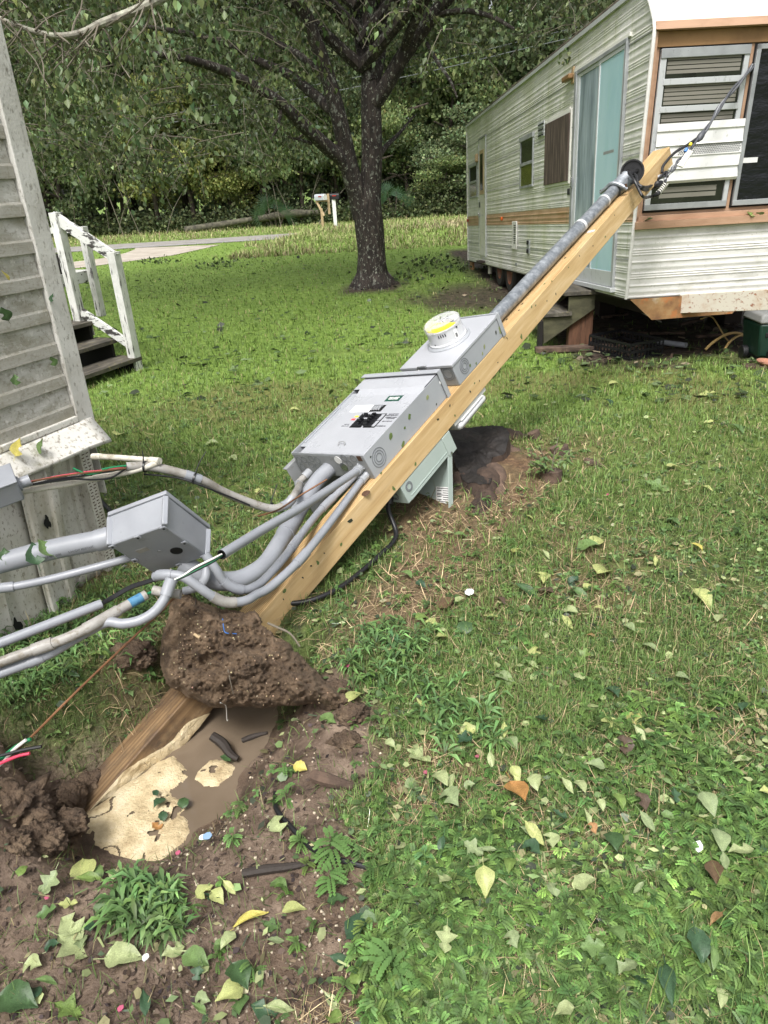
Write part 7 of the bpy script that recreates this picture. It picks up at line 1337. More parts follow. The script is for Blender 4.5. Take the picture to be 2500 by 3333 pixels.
def broad_plant(nl, seed, up=.5, ln=1.0, wd=.5):
    rr = random.Random(seed); vs, fs, sh = [], [], []
    for i in range(nl):
        a = 6.28 * i / nl * 1.6 + rr.uniform(-.5, .5); d = np.array([math.cos(a), math.sin(a), 0]); sd_ = np.array([-d[1], d[0], 0]); l_ = ln * rr.uniform(.6, 1.1); h0 = rr.uniform(.05, .5) * up; r0 = d * .08; e_ = rr.uniform(.0, .6) * up; w_ = sd_ * l_ * wd * .5
        p0 = r0 + np.array([0, 0, h0]); p1 = p0 + d * l_ * .5 + np.array([0, 0, e_ * .6]); p2 = p0 + d * l_ + np.array([0, 0, e_ * .35 - .1]); b = len(vs); f_ = np.array([0, 0, l_ * wd * .14])
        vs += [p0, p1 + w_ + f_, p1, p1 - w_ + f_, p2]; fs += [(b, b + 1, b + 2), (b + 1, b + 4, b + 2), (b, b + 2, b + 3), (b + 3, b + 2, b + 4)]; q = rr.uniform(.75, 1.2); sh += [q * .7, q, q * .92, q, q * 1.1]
    return (vs, fs), sh
FP = [frond_plant(n, s) for n, s in ((5, 1), (6, 2), (4, 3), (7, 4), (5, 5), (6, 6))]; BPt = [broad_plant(n, s, .6) for n, s in ((7, 1), (9, 2), (6, 3), (8, 4))]; DP = [broad_plant(n, s, 1.3, 1.0, .19) for n, s in ((9, 11), (11, 12), (8, 13))]
def plants(nm, protos, N, box, dens, size, base, label, var=.2):
    P_, u, v = image_samples(N, *box); keep = (RNG.random(len(P_)) < dens(P_, u, v)) & ~blocked(P_); P_ = settle(P_[keep]); n = len(P_); s_ = RNG.uniform(*size, n)
    o = scatter(nm, [p for p, _ in protos], P_, rot_z(RNG.uniform(0, 6.28, n)) @ rot_x(RNG.normal(0, .18, n)), s_, leaf_cols(n, base, var, .08), MATS['weed_leaf'], shade=[np.array(s) ** 2.2 for _, s in protos]); tag(o, label, 'weeds', kind='stuff'); print(nm, n); return o
def d_fr(P_, u, v): return pr_(u, v) * (.10 + .90 * sstep(.42, .58, fbm(P_[:, 0] * 4.5, P_[:, 1] * 4.5, 121)))
plants('frond_weeds', FP, 8200, (1100, 2900, 2000, 3700), d_fr, (.024, .048), (.13, .225, .06), 'bright green small leaflet weeds carpeting the lower right foreground', .36)
def d_fr2(P_, u, v): m, s, d = masks(P_[:, 0], P_[:, 1]); return .55 * (1 - m) * (u > 1100) * (v > 1650) * (fbm(P_[:, 0] * 2.5, P_[:, 1] * 2.5, 122) > .5) + .03 * m * (u > 700)
plants('scattered_weeds', FP, 6500, (300, 2800, 1500, 3500), d_fr2, (.022, .048), (.12, .215, .06), 'small leaflet weeds scattered through the thin grass')
pl_ = in_poly([(250, 1380), (900, 1250), (1000, 1500), (900, 1700), (700, 1900), (380, 1900), (300, 1600)], 80)
def d_br(P_, u, v): m, s, d = masks(P_[:, 0], P_[:, 1]); return (.9 * pl_(u, v) + .34 * (v > 1250)) * (1 - m) * (1 - d)
plants('broad_weeds', BPt, 17000, (-300, 2800, 1250, 3500), d_br, (.016, .042), (.12, .20, .065), 'low broad leaved weeds among the lawn')
pd1 = in_poly([(-300, 2040), (250, 1990), (560, 1880), (520, 2020), (400, 2100), (260, 2200), (120, 2290), (-300, 2300)], 35); pd2 = in_poly([(330, 2930), (470, 2880), (620, 2930), (610, 3040), (480, 3070), (340, 3050)], 25); pd3 = in_poly([(1180, 2080), (1330, 2040), (1400, 2160), (1280, 2260), (1190, 2220)], 40); pd4 = in_poly([(1300, 2250), (1600, 2250), (1560, 2420), (1330, 2420)], 50)
def d_d(P_, u, v): return np.clip(pd1(u, v) + pd2(u, v) + .8 * pd3(u, v) + .6 * pd4(u, v), 0, 1)
plants('spear_weeds', DP, 4600, (-300, 1700, 1850, 3050), d_d, (.042, .075), (.12, .215, .07), 'lush spear leaved weeds beside the dirt heap', .25)
# bits of torn leaf, bark and chips
fragT = [([(-.5, -.2, 0), (.1, -.35, .05), (.5, .05, 0), (.1, .4, .06), (-.35, .25, .02)], [(0, 1, 2, 3, 4)]), ([(-.5, 0, .02), (0, -.25, 0), (.5, .02, .04), (.02, .22, 0)], [(0, 1, 2, 3)]), ([(-.5, -.08, 0), (.5, -.06, .03), (.5, .06, .02), (-.5, .08, 0)], [(0, 1, 2, 3)])]
def bits(nm, N, box, dens, size, pal, label, lift=.01, m='fallen_leaf'):
    P_, u, v = image_samples(N, *box); keep = (RNG.random(len(P_)) < dens(P_, u, v)) & ~blocked(P_); P_ = settle(P_[keep]); n = len(P_); P_[:, 2] += RNG.uniform(.001, lift, n); pal = np.array(pal); c = np.clip(pal[RNG.integers(0, len(pal), n)] * np.exp(RNG.normal(0, .25, (n, 1))), 0, 1)
    o = scatter(nm, fragT, P_, rot_z(RNG.uniform(0, 6.28, n)) @ rot_x(RNG.normal(0, .5, n)), RNG.uniform(*size, n), c, MATS[m]); tag(o, label, 'litter', kind='stuff'); print(nm, n)
bits('leaf_scraps', 13000, (-300, 2800, 1250, 3600), lambda P_, u, v: .9 - .78 * masks(P_[:, 0], P_[:, 1])[0], (.011, .040), [(.30, .35, .16), (.36, .40, .2), (.17, .25, .1), (.09, .14, .06), (.30, .28, .15), (.06, .09, .05), (.05, .06, .04)], 'shredded green leaf scraps strewn over the ground', .03)
bits('lawn_leaves', 2600, (-200, 2700, 830, 1320), lambda P_, u, v: .25 + .75 * (fbm(P_[:, 0] * .8, P_[:, 1] * .8, 131) > .52), (.05, .12), [(.05, .08, .03), (.07, .11, .04), (.16, .22, .1), (.04, .05, .03)], 'dark blown down leaves strewn over the far lawn', .05)
bits('mud_debris', 8000, (-300, 1900, 2150, 3700), lambda P_, u, v: np.clip(masks(P_[:, 0], P_[:, 1])[0] * 1.0 + .1, 0, 1), (.005, .022), [(.05, .035, .028), (.10, .07, .05), (.16, .12, .09), (.04, .03, .03), (.12, .09, .06), (.07, .05, .04)], 'dark bark chips and grit mixed in the mud', .01, 'straw')
bits('under_trailer_litter', 1800, (1300, 2700, 880, 1260), lambda P_, u, v: masks(P_[:, 0], P_[:, 1])[2], (.03, .11), [(.05, .04, .03), (.1, .07, .05), (.16, .13, .09), (.08, .1, .05)], 'dead leaves and chips on the bare dirt by the trailer', .03, 'straw')
pn = 700; P_, u, v = image_samples(pn * 3, 500, 1500, 2250, 3400); P_ = P_[~blocked(P_)][:pn]; P_ = settle(P_); n = len(P_)
o = scatter('gravel', oct_, P_, rand_rot(n), RNG.uniform(.003, .009, n), np.clip(np.array(srgb('#b5a893'))[None] * np.exp(RNG.normal(-.3, .4, (n, 1))), 0, 1), MATS['pebble']); tag(o, 'small pale gravel in the mud near the puddle', 'gravel', kind='stuff')

# ------------------------------------------------------------------ fallen leaves, one by one
def leaf_mesh(kind, seed):
    rr = np.random.default_rng(seed); na, nb = 9, 5; vs, fs = [], []; 
    for i in range(na):
        t_ = i / (na - 1); 
        if kind == 'ovate': w = .36 * math.sin(math.pi * min(1, t_ ** .8)) * (1 - .25 * t_) * 1.15
        elif kind == 'long': w = .19 * math.sin(math.pi * t_ ** .9)
        elif kind == 'lobed': w = (.30 + .16 * math.cos(t_ * 15)) * math.sin(math.pi * min(1, t_ ** .85)) ** .6
        else: w = .42 * math.sin(math.pi * min(1, t_ ** .7)) * (1 if t_ < .75 else .85)
        w *= 1 + rr.normal(0, .05)
        for j in range(nb):
            q = (j - 2) / 2; ww_ = w * q * (1 + (rr.normal(0, .06) if abs(q) == 1 else 0)); 
            if kind == 'torn' and q > .4 and .35 < t_ < .62: ww_ *= .25
            z = .16 * abs(q) * w * 2 * (.6 + .8 * t_) + .10 * math.sin(t_ * 3.0 + seed) - .13 * t_ * t_ + .03 * math.sin(q * 4 + t_ * 7 + seed)
            vs.append((ww_, t_ - .5, z))
    for i in range(na - 1):
        for j in range(nb - 1): b = i * nb + j; fs.append((b, b + 1, b + nb + 1, b + nb))
    b = len(vs); vs += [(-.012, -.5, .0), (.012, -.5, .0), (.02, -.78, .04), (.0, -.78, .04)]; fs.append((b, b + 1, b + 2, b + 3)); return np.array(vs), fs
PALS = {'pale': ((.34, .39, .19), 'pale green leaf fallen underside up'), 'green': ((.14, .22, .075), 'mid green leaf fallen flat'), 'dark': ((.05, .10, .05), 'glossy dark green leaf fallen flat'), 'yellow': ((.45, .42, .14), 'yellowing leaf fallen flat'), 'brown': ((.10, .07, .05), 'dead dark brown curled leaf'), 'orange': ((.36, .20, .09), 'orange brown dead leaf')}
LM = {}
for pk, (c, _) in PALS.items():
    for kd, va in [(a_, b_) for a_ in ('ovate', 'long', 'lobed', 'torn') for b_ in range(3)]:
        vs, fs = leaf_mesh(kd, (len(LM) * 7) % 13); n = len(vs); f4 = np.array(fs); vein = np.zeros(n); vein[2:45:5] = 1; cc_ = np.array(c)[None] * (1 + .22 * vein[:, None]) * np.exp(np.random.default_rng(len(LM)).normal(0, .08, (n, 1))) * np.array([[(1, 1, 1), (1.15, 1.08, .85), (.72, .78, .8)][va]])
        me_o = np_mesh('fallen_leaf', vs, [f4], MATS['fallen_leaf'], np.clip(cc_, 0, 1), smooth=True); me = me_o.data; bpy.data.objects.remove(me_o); LM[(pk, kd, va)] = me
N_LEAF = 0
def leaf(pk, kd, P_, size, az, tilt=(0, 0), label=None, group=None, up=None):
    global N_LEAF
    o = bpy.data.objects.new('fallen_leaf', LM[(pk, kd, random.randint(0, 2))]); COL.objects.link(o); o.location = tuple(P_); o.scale = (size * random.uniform(.85, 1.15), size, size); o.rotation_euler = (tilt[0], tilt[1], az); N_LEAF += 1
    tag(o, label or PALS[pk][1] + ' on the ground', 'leaf', group or 'fallen leaves: ' + pk); return o
def put(u, v, Lpx, pk, kd, ang, label=None, h=.02):
    h += .012 * (u > 1250) + .028 * (u > 1300) * (v > 2500); p = G(u, v, h); z = zP(p); size = Lpx * z / F / 1.0
    # ang: direction of the leaf in the picture, degrees from right
    a = math.radians(ang); q = gz(u + 40 * math.cos(a), v - 30 * math.sin(a), p[2]); d = q - p; leaf(pk, kd, p, size, math.atan2(d[1], d[0]) - math.pi / 2, (random.uniform(-.3, .3), random.uniform(-.3, .3)), label, 'fallen leaves: ' + pk if label is None else None)
k6 = 1 / 1.327; A6 = lambda x, y: (x * k6, 2100 + y * k6); A7 = lambda x, y: (1250 + x * k6, 1300 + y * k6); A8 = lambda x, y: (1250 + x * k6, 2300 + y * k6)
spec = [(A6(360, 960), 105, 'pale', 'ovate', 95), (A6(310, 1225), 90, 'pale', 'torn', 120), (A6(330, 1310), 130, 'pale', 'lobed', 10), (A6(540, 1370), 125, 'pale', 'ovate', 40), (A6(235, 1320), 55, 'dark', 'torn', 60), (A6(890, 1080), 66, 'pale', 'torn', 70), (A6(945, 1110), 60, 'pale', 'ovate', -30), (A6(1085, 1200), 115, 'yellow', 'long', 60), (A6(850, 1380), 95, 'green', 'ovate', 20), (A6(1040, 1450), 105, 'dark', 'ovate', -50), (A6(1555, 1235), 110, 'dark', 'ovate', 70), (A6(1200, 790), 72, 'pale', 'torn', 100), (A6(1300, 548), 50, 'yellow', 'ovate', 10), (A6(960, 1312), 50, 'green', 'ovate', 70), (A6(80, 1560), 150, 'dark', 'ovate', 20), (A6(310, 1585), 110, 'green', 'lobed', 20), (A6(1210, 1590), 100, 'pale', 'long', 50), (A6(270, 682), 55, 'pale', 'torn', 10), (A6(425, 965), 55, 'green', 'ovate', 80), (A6(495, 985), 48, 'pale', 'ovate', 60), (A6(740, 1280), 62, 'pale', 'ovate', 40), (A6(1200, 1290), 66, 'pale', 'long', 50), (A6(1210, 1060), 66, 'green', 'ovate', 0), (A6(995, 1065), 60, 'pale', 'long', -40), (A6(150, 1400), 70, 'pale', 'torn', 20), (A6(210, 1470), 70, 'green', 'long', 40), (A6(105, 990), 48, 'green', 'ovate', 80), (A6(1480, 1390), 90, 'dark', 'long', 10), (A6(1540, 1450), 60, 'green', 'ovate', 100), (A6(1535, 240), 75, 'pale', 'ovate', 70), (A6(1420, 340), 60, 'green', 'torn', 10), (A6(1280, 320), 40, 'pale', 'ovate', 30), (A6(300, 1130), 60, 'pale', 'lobed', 45), (A6(390, 1010), 90, 'green', 'long', 10),
  (A8(370, 135), 66, 'pale', 'torn', 60), (A8(550, 185), 62, 'pale', 'ovate', -30), (A8(650, 388), 60, 'pale', 'ovate', -60), (A8(568, 350), 55, 'pale', 'ovate', 0), (A8(575, 382), 45, 'pale', 'long', 20), (A8(845, 405), 55, 'pale', 'ovate', 10), (A8(980, 115), 78, 'pale', 'torn', -30), (A8(1080, 88), 66, 'yellow', 'ovate', -20), (A8(1105, 150), 66, 'pale', 'long', -20), (A8(435, 820), 95, 'pale', 'ovate', 85), (A8(270, 1065), 90, 'pale', 'lobed', 95), (A8(330, 1205), 85, 'green', 'long', 65), (A8(1345, 1100), 115, 'dark', 'ovate', -30), (A8(1215, 1260), 140, 'dark', 'long', -55), (A8(645, 605), 95, 'pale', 'long', 10), (A8(985, 645), 80, 'dark', 'ovate', -40), (A8(1440, 640), 80, 'pale', 'ovate', 60), (A8(1130, 555), 85, 'pale', 'long', 20), (A8(790, 400), 60, 'pale', 'long', 30), (A8(290, 455), 80, 'pale', 'torn', 60), (A8(150, 235), 95, 'pale', 'lobed', 10), (A8(1010, 470), 60, 'green', 'ovate', 60), (A8(1090, 845), 55, 'pale', 'long', 120), (A8(720, 640), 60, 'pale', 'torn', 80), (A8(1390, 480), 85, 'pale', 'ovate', 10), (A8(250, 370), 70, 'pale', 'ovate', 0), (A8(30, 190), 40, 'pale', 'ovate', 0), (A8(540, 750), 70, 'green', 'ovate', 90), (A8(1000, 1050), 70, 'green', 'ovate', 20), (A8(1410, 1150), 80, 'green', 'long', -60), (A8(960, 1190), 75, 'green', 'torn', 20), (A8(170, 30), 70, 'pale', 'long', 0),
  (A7(260, 1055), 55, 'pale', 'ovate', 60), (A7(205, 990), 50, 'pale', 'torn', 10), (A7(350, 1010), 60, 'dark', 'ovate', 90), (A7(460, 958), 55, 'pale', 'lobed', 10), (A7(790, 985), 62, 'pale', 'long', -30), (A7(805, 938), 50, 'pale', 'ovate', 20), (A7(950, 770), 105, 'pale', 'ovate', 70), (A7(880, 655), 75, 'green', 'ovate', 40), (A7(620, 850), 90, 'dark', 'long', 10), (A7(850, 862), 80, 'green', 'long', 10), (A7(680, 790), 70, 'pale', 'torn', -60), (A7(1375, 885), 85, 'pale', 'ovate', 0), (A7(1442, 965), 70, 'pale', 'long', 80), (A7(1390, 405), 45, 'pale', 'ovate', 10), (A7(1180, 390), 80, 'green', 'lobed', 20), (A7(100, 780), 50, 'green', 'ovate', 0), (A7(160, 825), 40, 'dark', 'ovate', 10), (A7(1250, 550), 55, 'green', 'torn', 0), (A7(920, 635), 60, 'pale', 'ovate', 60), (A7(1060, 1010), 45, 'pale', 'ovate', 0), (A7(1150, 1100), 60, 'pale', 'ovate', 20), (A7(650, 1115), 50, 'pale', 'torn', 90), (A7(640, 1170), 50, 'pale', 'long', 0), (A7(1290, 1230), 55, 'pale', 'ovate', 50), (A7(990, 1290), 60, 'dark', 'ovate', -30), (A7(330, 890), 40, 'pale', 'ovate', 60), (A7(165, 970), 50, 'green', 'ovate', 60), (A7(60, 1100), 50, 'pale', 'lobed', 10), (A7(700, 690), 45, 'pale', 'long', -20), (A7(1250, 310), 50, 'pale', 'torn', 30), (A7(1170, 720), 40, 'pale', 'long', -60), (A7(930, 930), 40, 'pale', 'ovate', 30), (A7(340, 190), 42, 'green', 'ovate', 0), (A7(280, 590), 40, 'pale', 'long', 40), (A7(520, 1230), 70, 'pale', 'ovate', 20),
  ((690, 1450), 45, 'pale', 'ovate', 20), ((390, 1420), 48, 'pale', 'ovate', 60), ((560, 1400), 40, 'pale', 'long', -20), ((860, 1440), 40, 'dark', 'ovate', 0), ((760, 1500), 36, 'pale', 'torn', 0), ((960, 1340), 34, 'pale', 'ovate', 20), ((610, 1290), 34, 'dark', 'ovate', 20), ((2300, 1290), 50, 'pale', 'lobed', 20), ((2000, 1260), 40, 'pale', 'ovate', 30), ((1980, 1320), 40, 'dark', 'ovate', 0), ((2400, 1410), 60, 'green', 'ovate', 10), ((150, 2100), 60, 'pale', 'torn', 10), ((230, 2210), 75, 'dark', 'long', 30), ((330, 2150), 66, 'green', 'ovate', 40), ((400, 2030), 60, 'pale', 'ovate', 10), ((60, 2150), 66, 'dark', 'ovate', -20), ((505, 2210), 42, 'pale', 'ovate', 20)]
for (u, v), L_, pk, kd, an in spec: put(u, v, L_ * 1.0, pk, kd, an)
put(*A8(575, 437), 115, 'orange', 'ovate', -10, 'orange and brown dead leaf lying flat in the green weeds, biggest of its colour', .035); put(*A8(1415, 1005), 80, 'orange', 'long', 130, 'tan curled dead leaf at the far lower right among leaflet weeds', .04); put(*A8(1110, 480), 66, 'brown', 'torn', 0, 'black brown curled leaf right of the grass tufts at lower right', .03); put(*A8(1410, 790), 85, 'brown', 'ovate', 60, 'broad brown dead leaf under the white scrap at right', .03); put(*A8(895, 610), 40, 'orange', 'torn', 30, 'small rust orange leaf scrap beside a dark leaf at lower right', .04)
put(*A7(895, 1045), 36, 'orange', 'torn', 20, 'small bright orange leaf scrap in the middle right grass'); put(*A7(570, 668), 42, 'yellow', 'torn', 70, 'yellow leaf standing in the grass below the stump seedling'); put(*A7(1350, 660), 45, 'yellow', 'ovate', 10, 'yellow leaf near the right edge in the grass'); put(*A7(700, 848), 60, 'brown', 'ovate', 0, 'brown dead leaf in the middle of the right hand grass'); put(*A7(500, 890), 70, 'brown', 'long', -30, 'dark brown bark like leaf below the stump'); put(*A7(270, 900), 75, 'brown', 'ovate', 60, 'black dead leaf on bare soil right of the post foot'); put(*A6(1625, 1240), 66, 'brown', 'long', 20, 'dark brown curled leaf touching a dark green leaf at the bottom middle'); put(*A8(1040, 210), 75, 'brown', 'torn', -40, 'grey black rotten leaf among pale leaves right of centre', .03)
for (u, v, s_, an, lb) in ((518, 2612, 50, 150, 'dark green leaf lying on the big scum sheet, upper one'), (530, 2655, 42, 20, 'dark green leaf pair tip lying on the big scum sheet'), (598, 2612, 45, 0, 'dark green leaf at the right rim of the big scum sheet'), (733, 2468, 45, 60, 'dark green leaf standing at the rim of the small scum patch'), (505, 2580, 30, 40, 'small green leaf by the foam covered post edge')):
    p = gz(u, v, WZ + .03); leaf('dark', 'ovate', p, s_ * zP(p) / F, math.radians(an), (.1, .1), lb)
p = gz(510, 2685, WZ + .02); leaf('orange', 'torn', p, .045, 1.0, (.3, .2), 'red brown mushy leaf in the middle of the big scum sheet')
# random ones until about three hundred
def extra(n, box, pks, label=None):
    P_, u, v = image_samples(n * 3, *box); P_ = P_[~blocked(P_)][:n]; P_ = settle(P_)
    for p in P_:
        pk = random.choice(pks); leaf(pk, random.choice(('ovate', 'long', 'torn', 'lobed')), p + np.array([0, 0, random.uniform(.008, .035) + (.028 if p[1] < 2.0 and p[0] > .1 else 0)]), random.uniform(.035, .07), random.uniform(0, 6.28), (random.uniform(-.4, .4), random.uniform(-.4, .4)))
extra(70, (1250, 2500, 1700, 3333), ['pale', 'pale', 'pale', 'green', 'dark']); extra(28, (100, 1250, 2850, 3333), ['pale', 'green', 'dark', 'pale']); extra(26, (1500, 2500, 1250, 1700), ['pale', 'green']); extra(20, (330, 1100, 1280, 1700), ['pale', 'green', 'dark'])
print('leaves', N_LEAF)
# leaf scraps stuck to the wet boxes and post
def stuck(ax, val, px, size, pk, rot, label, group, seed=0):
    q = onp(px[0], px[1], ax, val); rr = random.Random(seed + int(px[0])); pts = [(math.cos(a) * size * rr.uniform(.55, 1.0), math.sin(a) * size * .62 * rr.uniform(.5, 1.0)) for a in np.linspace(0, 6.28, 9, endpoint=False)]; c_, s_ = math.cos(rot), math.sin(rot); pts = [(c_ * x - s_ * y, s_ * x + c_ * y) for x, y in pts]
    e = [PR, PA, PN]; ex, ey = [e[i] for i in range(3) if i != ax]; nn = e[ax]; mb = MB(); mb.prism(pts, ex, ey, nn, PP(*q) + nn * .0008, .0012); o = mb.build('leaf_scrap', MATS['stuck_' + pk]); tag(o, label, 'leaf scrap', group)
mat('stuck_green', (.11, .16, .045), .5, spots=[(60, .6, .05, (.05, .07, .02), (1, 1, 1), .7)]); mat('stuck_pale', (.25, .28, .12), .5, spots=[(60, .6, .05, (.12, .14, .06), (1, 1, 1), .7)]); mat('stuck_dark', (.03, .035, .02), .6)
for px, s_, pk, lb in (((1391, 1294), .021, 'pale', 'ragged olive leaf scrap high on the right side of the breaker panel'), ((1332, 1355), .022, 'green', 'dark green leaf scrap in the middle of the right side of the breaker panel'), ((1271, 1419), .024, 'green', 'ragged green leaf scrap above the lower edge of the breaker panel side'), ((1312, 1445), .022, 'green', 'torn green leaf scrap on the lower edge of the breaker panel side'), ((1317, 1393), .012, 'green', 'thin green leaf sliver on the breaker panel side'), ((1420, 1316), .008, 'dark', 'small dark speck of leaf high on the breaker panel side'), ((1206, 1487), .008, 'dark', 'tiny brown fleck near the ringed knockout of the breaker panel')): stuck(0, pr1, px, s_, pk, .6, lb, None)
for px, s_, pk, lb in (((1628, 1071), .034, 'pale', 'large olive leaf scrap at the top corner of the meter box side'), ((1576, 1129), .017, 'pale', 'pale leaf scrap in the middle of the meter box side'), ((1570, 1151), .013, 'pale', 'slim pale leaf scrap low on the meter box side'), ((1550, 1183), .012, 'green', 'small green leaf scrap by the lower edge of the meter box side'), ((1614, 1082), .014, 'dark', 'dark sliver beside the large olive scrap on the meter box side'), ((1530, 1190), .012, 'green', 'green leaf scrap at the rim of the ringed knockout on the meter box')): stuck(0, mr1, px, s_, pk, 1.0, lb, None, 3)
postbits = [((1697, 1096), .024, 'green'), ((1796, 915), .010, 'green'), ((1743, 994), .010, 'green'), ((1809, 957), .011, 'dark'), ((1886, 833), .008, 'dark'), ((1970, 770), .012, 'green'), ((1730, 998), .012, 'green'), ((1530, 1274), .010, 'dark'), ((1544, 1247), .009, 'green'), ((1464, 1320), .012, 'dark'), ((1480, 1352), .010, 'green'), ((1425, 1365), .012, 'dark'), ((1352, 1510), .014, 'green'), ((1281, 1590), .018, 'green'), ((1140, 1695), .022, 'dark'), ((1110, 1772), .013, 'green'), ((1034, 1832), .015, 'green'), ((1012, 1842), .008, 'dark'), ((925, 1924), .016, 'green'), ((922, 1950), .006, 'dark'), ((1055, 1800), .007, 'dark'), ((1240, 1540), .011, 'green'), ((1560, 1240), .007, 'dark'), ((1650, 1100), .009, 'dark'), ((1620, 1180), .008, 'dark'), ((1780, 980), .008, 'dark'), ((2000, 700), .007, 'dark'), ((1850, 870), .010, 'green'), ((1930, 800), .007, 'dark'), ((985, 1880), .008, 'dark')]
for i, (px, s_, pk) in enumerate(postbits): stuck(0, 0, px, s_, pk, 1.2 + i, 'small dark leaf fleck stuck to the right face of the leaning post' if pk == 'dark' else 'torn green leaf scrap stuck to the right face of the leaning post', 'dark flecks on the post face' if pk == 'dark' else 'green leaf scraps on the post face', i)
for i, px in enumerate(((1860, 803), (1772, 924), (1725, 948), (1700, 990), (1840, 840), (1650, 1040), (1690, 1010), (1990, 640))): stuck(2, 0, px, .012, 'green' if i < 3 else 'dark', 1.5, 'leaf fleck on the sunny upper face of the leaning post', 'leaf flecks on the upper post face', i)
# leaf lying on the fat lettered conduit
for (x, y, s_, lb, rt) in ((270, 1065, .050, 'torn green leaf draped over the fat lettered conduit', .6), (350, 1020, .042, 'second green leaf with a stalk draped over the fat lettered conduit', 1.3), (35, 1075, .03, 'green leaf on the fat lettered conduit at the left edge', .4)):
    p = c6(x, y, 2.755 - .045); o = leaf('dark' if x < 300 else 'green', 'torn', p, s_ * 1.9, rt, (.9, .1), lb)
for px, s_, lb, pk in (((55, 1455), .05, 'dry olive leaf lying on the house drip flashing', 'yellow'), ((130, 1452), .045, 'olive leaf curled on the house drip flashing', 'green'), ((172, 1175), .03, 'green leaf hooked on the house corner trim', 'green'), ((15, 1020), .04, 'dark slim leaf stuck low on the house siding', 'dark'), ((50, 1235), .03, 'green leaf scrap stuck on the lower house siding', 'green'), ((168, 968), .025, 'dark leaf scrap stuck on the house corner trim', 'dark'), ((20, 895), .028, 'tan leaf scrap stuck on the house siding', 'yellow')):
    d = ray(*px); Qh = np.array([HX, HY, HZ]); tt_ = ((.05 if px[1] < 1400 else .09) - Qh[0] @ (EYE - HO)) / (Qh[0] @ d); p = EYE + d * tt_; leaf(pk, 'torn', p, s_ * 1.6, 1.1 + px[0], (1.2, .2), lb)
for i, (f_, h_) in enumerate(((1.02, .66), (1.1, .66), (.1, .66))):
    q = TC + TX * f_ + TY * (float(nose(h_)) - .03) + TZ * .668; leaf('green', 'torn', q, .09, i * 2.0, (.3, .3), 'green leaf caught on the brown ledge of the trailer front', 'leaves on the trailer ledge')
# white scraps, petals and other litter
def scrap(nm, u, v, s_, m, label, cat, n=7, h=.03):
    p = G(u, v, h); rr = random.Random(int(u)); mb = MB(); pts = [(math.cos(a) * s_ * rr.uniform(.6, 1), math.sin(a) * s_ * rr.uniform(.5, .9)) for a in np.linspace(0, 6.28, n, endpoint=False)]; mb.prism(pts, (1, 0, .2), (0, 1, .15), (0, 0, 1), p, .004); tag(mb.build(nm, MATS[m], bevel=.001), label, cat)
scrap('white_scrap', 2265, 2790, .022, 'litter_white', 'white foam scrap in the weeds at lower right', 'scrap', 7, .04); scrap('white_scrap', 482, 3143, .012, 'litter_white', 'white chip on the mud at the bottom', 'scrap'); scrap('white_scrap', 1528, 1946, .028, 'litter_white', 'crumpled white flake on bare soil right of the post', 'scrap'); scrap('blue_wrapper', 680, 2745, .018, 'litter_blue', 'torn blue and white plastic bit at the puddle edge', 'plastic'); scrap('white_scrap', 665, 2740, .016, 'litter_white', 'white plastic tatter joined beside the blue bit at the puddle', 'plastic'); scrap('blue_wrapper', 195, 2348, .02, 'mail_grey', 'grey blue chip on the mud heap at left', 'plastic'); scrap('white_scrap', 400, 2345, .016, 'litter_white', 'bone white splinter on the mud left of the post', 'splinter', 5)
for i, (u, v, lb) in enumerate(((583, 2790, 'pink petals below the scum sheet'), (1024, 2052, 'pink petals right of the post foot'), (400, 3300, 'pink petal cluster at the very bottom'), (162, 2942, 'pink petal on the dark mud at left'), (1555, 2478, 'pink petals in the weeds right of centre'), (1385, 2530, 'single pink petal on straw'), (1976, 1620, 'red petals in the grass below the stump'), (1133, 2172, 'pink petal on the soil behind the clod'))): scrap('petal', u, v, .010, 'petal', lb, 'petal', 6, .02)
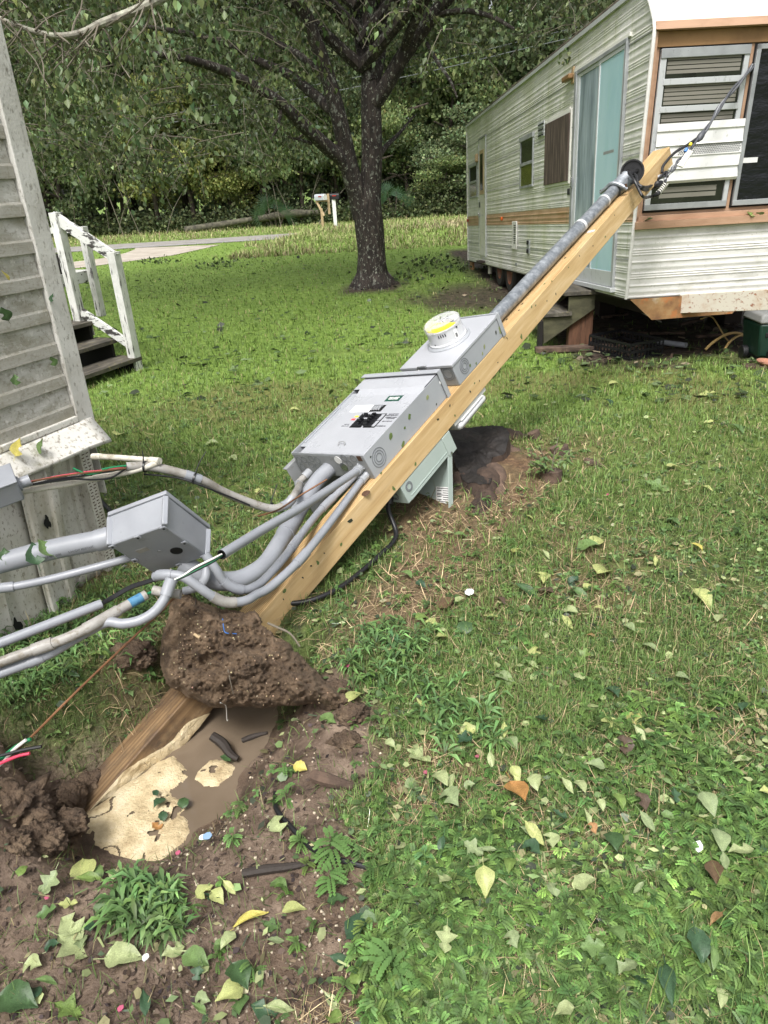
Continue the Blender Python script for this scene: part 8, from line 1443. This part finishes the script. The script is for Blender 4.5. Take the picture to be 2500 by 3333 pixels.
# sprouting seedling behind the stump, a few single weeds
def single(nm, u, v, s_, proto, base, label, h=0):
    (vs, fs), sh = proto; p = G(u, v, 0); n = len(vs); P_ = np.array(vs) * s_; c = np.clip(np.array(base)[None] * np.array(sh)[:, None], 0, 1); by = {}
    for f in fs: by.setdefault(len(f), []).append(f)
    o = np_mesh(nm, P_, [np.array(x) for x in by.values()], MATS['weed_leaf'], c); o.location = tuple(p); o.rotation_euler = (0, 0, random.uniform(0, 6)); tag(o, label, 'weed'); return o
big_fp = frond_plant(9, 77)
single('leaflet_weed', 1085, 2800, .085, big_fp, (.13, .24, .07), 'bright leaflet weed standing alone by the thin black cable'); single('leaflet_weed', 1080, 2900, .07, FP[3], (.13, .25, .07), 'smaller leaflet weed just below the lone bright one'); single('leaflet_weed', 1275, 3180, .10, frond_plant(8, 78), (.13, .25, .07), 'leaflet weed near the bottom centre'); single('leaflet_weed', 935, 2610, .05, FP[1], (.13, .24, .07), 'small leaflet weed right of the puddle on the mud'); single('leaflet_weed', 930, 2520, .05, FP[0], (.13, .24, .07), 'tiny leaflet weed at the puddle corner')
sp = thing('seedling', 'young leafy sprout with small oval leaves growing by the stump', 'seedling', loc=tuple(G(1790, 1560, 0))); mb = MB(); lp = []; rr = random.Random(9)
for k in range(7):
    a = rr.uniform(0, 6.28); t0 = np.array(sp.location); e_ = t0 + np.array([math.cos(a) * .13, math.sin(a) * .10, rr.uniform(.12, .26)]); mb.tube([t0, (t0 + e_) / 2 + np.array([0, 0, .03]), e_], [.004, .003, .002], 5)
    for q in range(9): lp.append(t0 + (e_ - t0) * rr.uniform(.35, 1.05) + np.array([rr.gauss(0, .02), rr.gauss(0, .02), rr.gauss(0, .015)]))
mb.build('stems', MATS['twig'], sp); lp = np.array(lp); n = len(lp); scatter('leaves', LQ, lp - np.array(sp.location), rot_z(RNG.uniform(0, 6.28, n)) @ rot_x(RNG.uniform(-.6, .5, n)), RNG.uniform(.035, .06, n), leaf_cols(n, (.14, .21, .07), .2), MATS['weed_leaf'], sp)
# small leafy branch debris on the far lawn
for i, (u, v) in enumerate(((510, 860), (735, 868), (1390, 865), (1500, 880), (1330, 920))):
    p = G(u, v, .05); n = 60; P_ = np.array(p) + np.stack([RNG.normal(0, .35, n), RNG.normal(0, .3, n), np.abs(RNG.normal(0, .06, n))], -1); o = scatter('leafy_twig', LQ, P_, rand_rot(n), RNG.uniform(.07, .12, n), leaf_cols(n, (.07, .10, .04), .3), MATS['tree_leaf']); tag(o, ['torn leafy twig lying on the lawn beyond the white porch rail', 'torn leafy twig on the lawn midway to the tree', 'torn leafy twig right of the big tree foot', 'torn leafy twig nearest the far trailer corner', 'torn leafy twig just right of the big tree roots'][i], 'twig', kind='stuff')
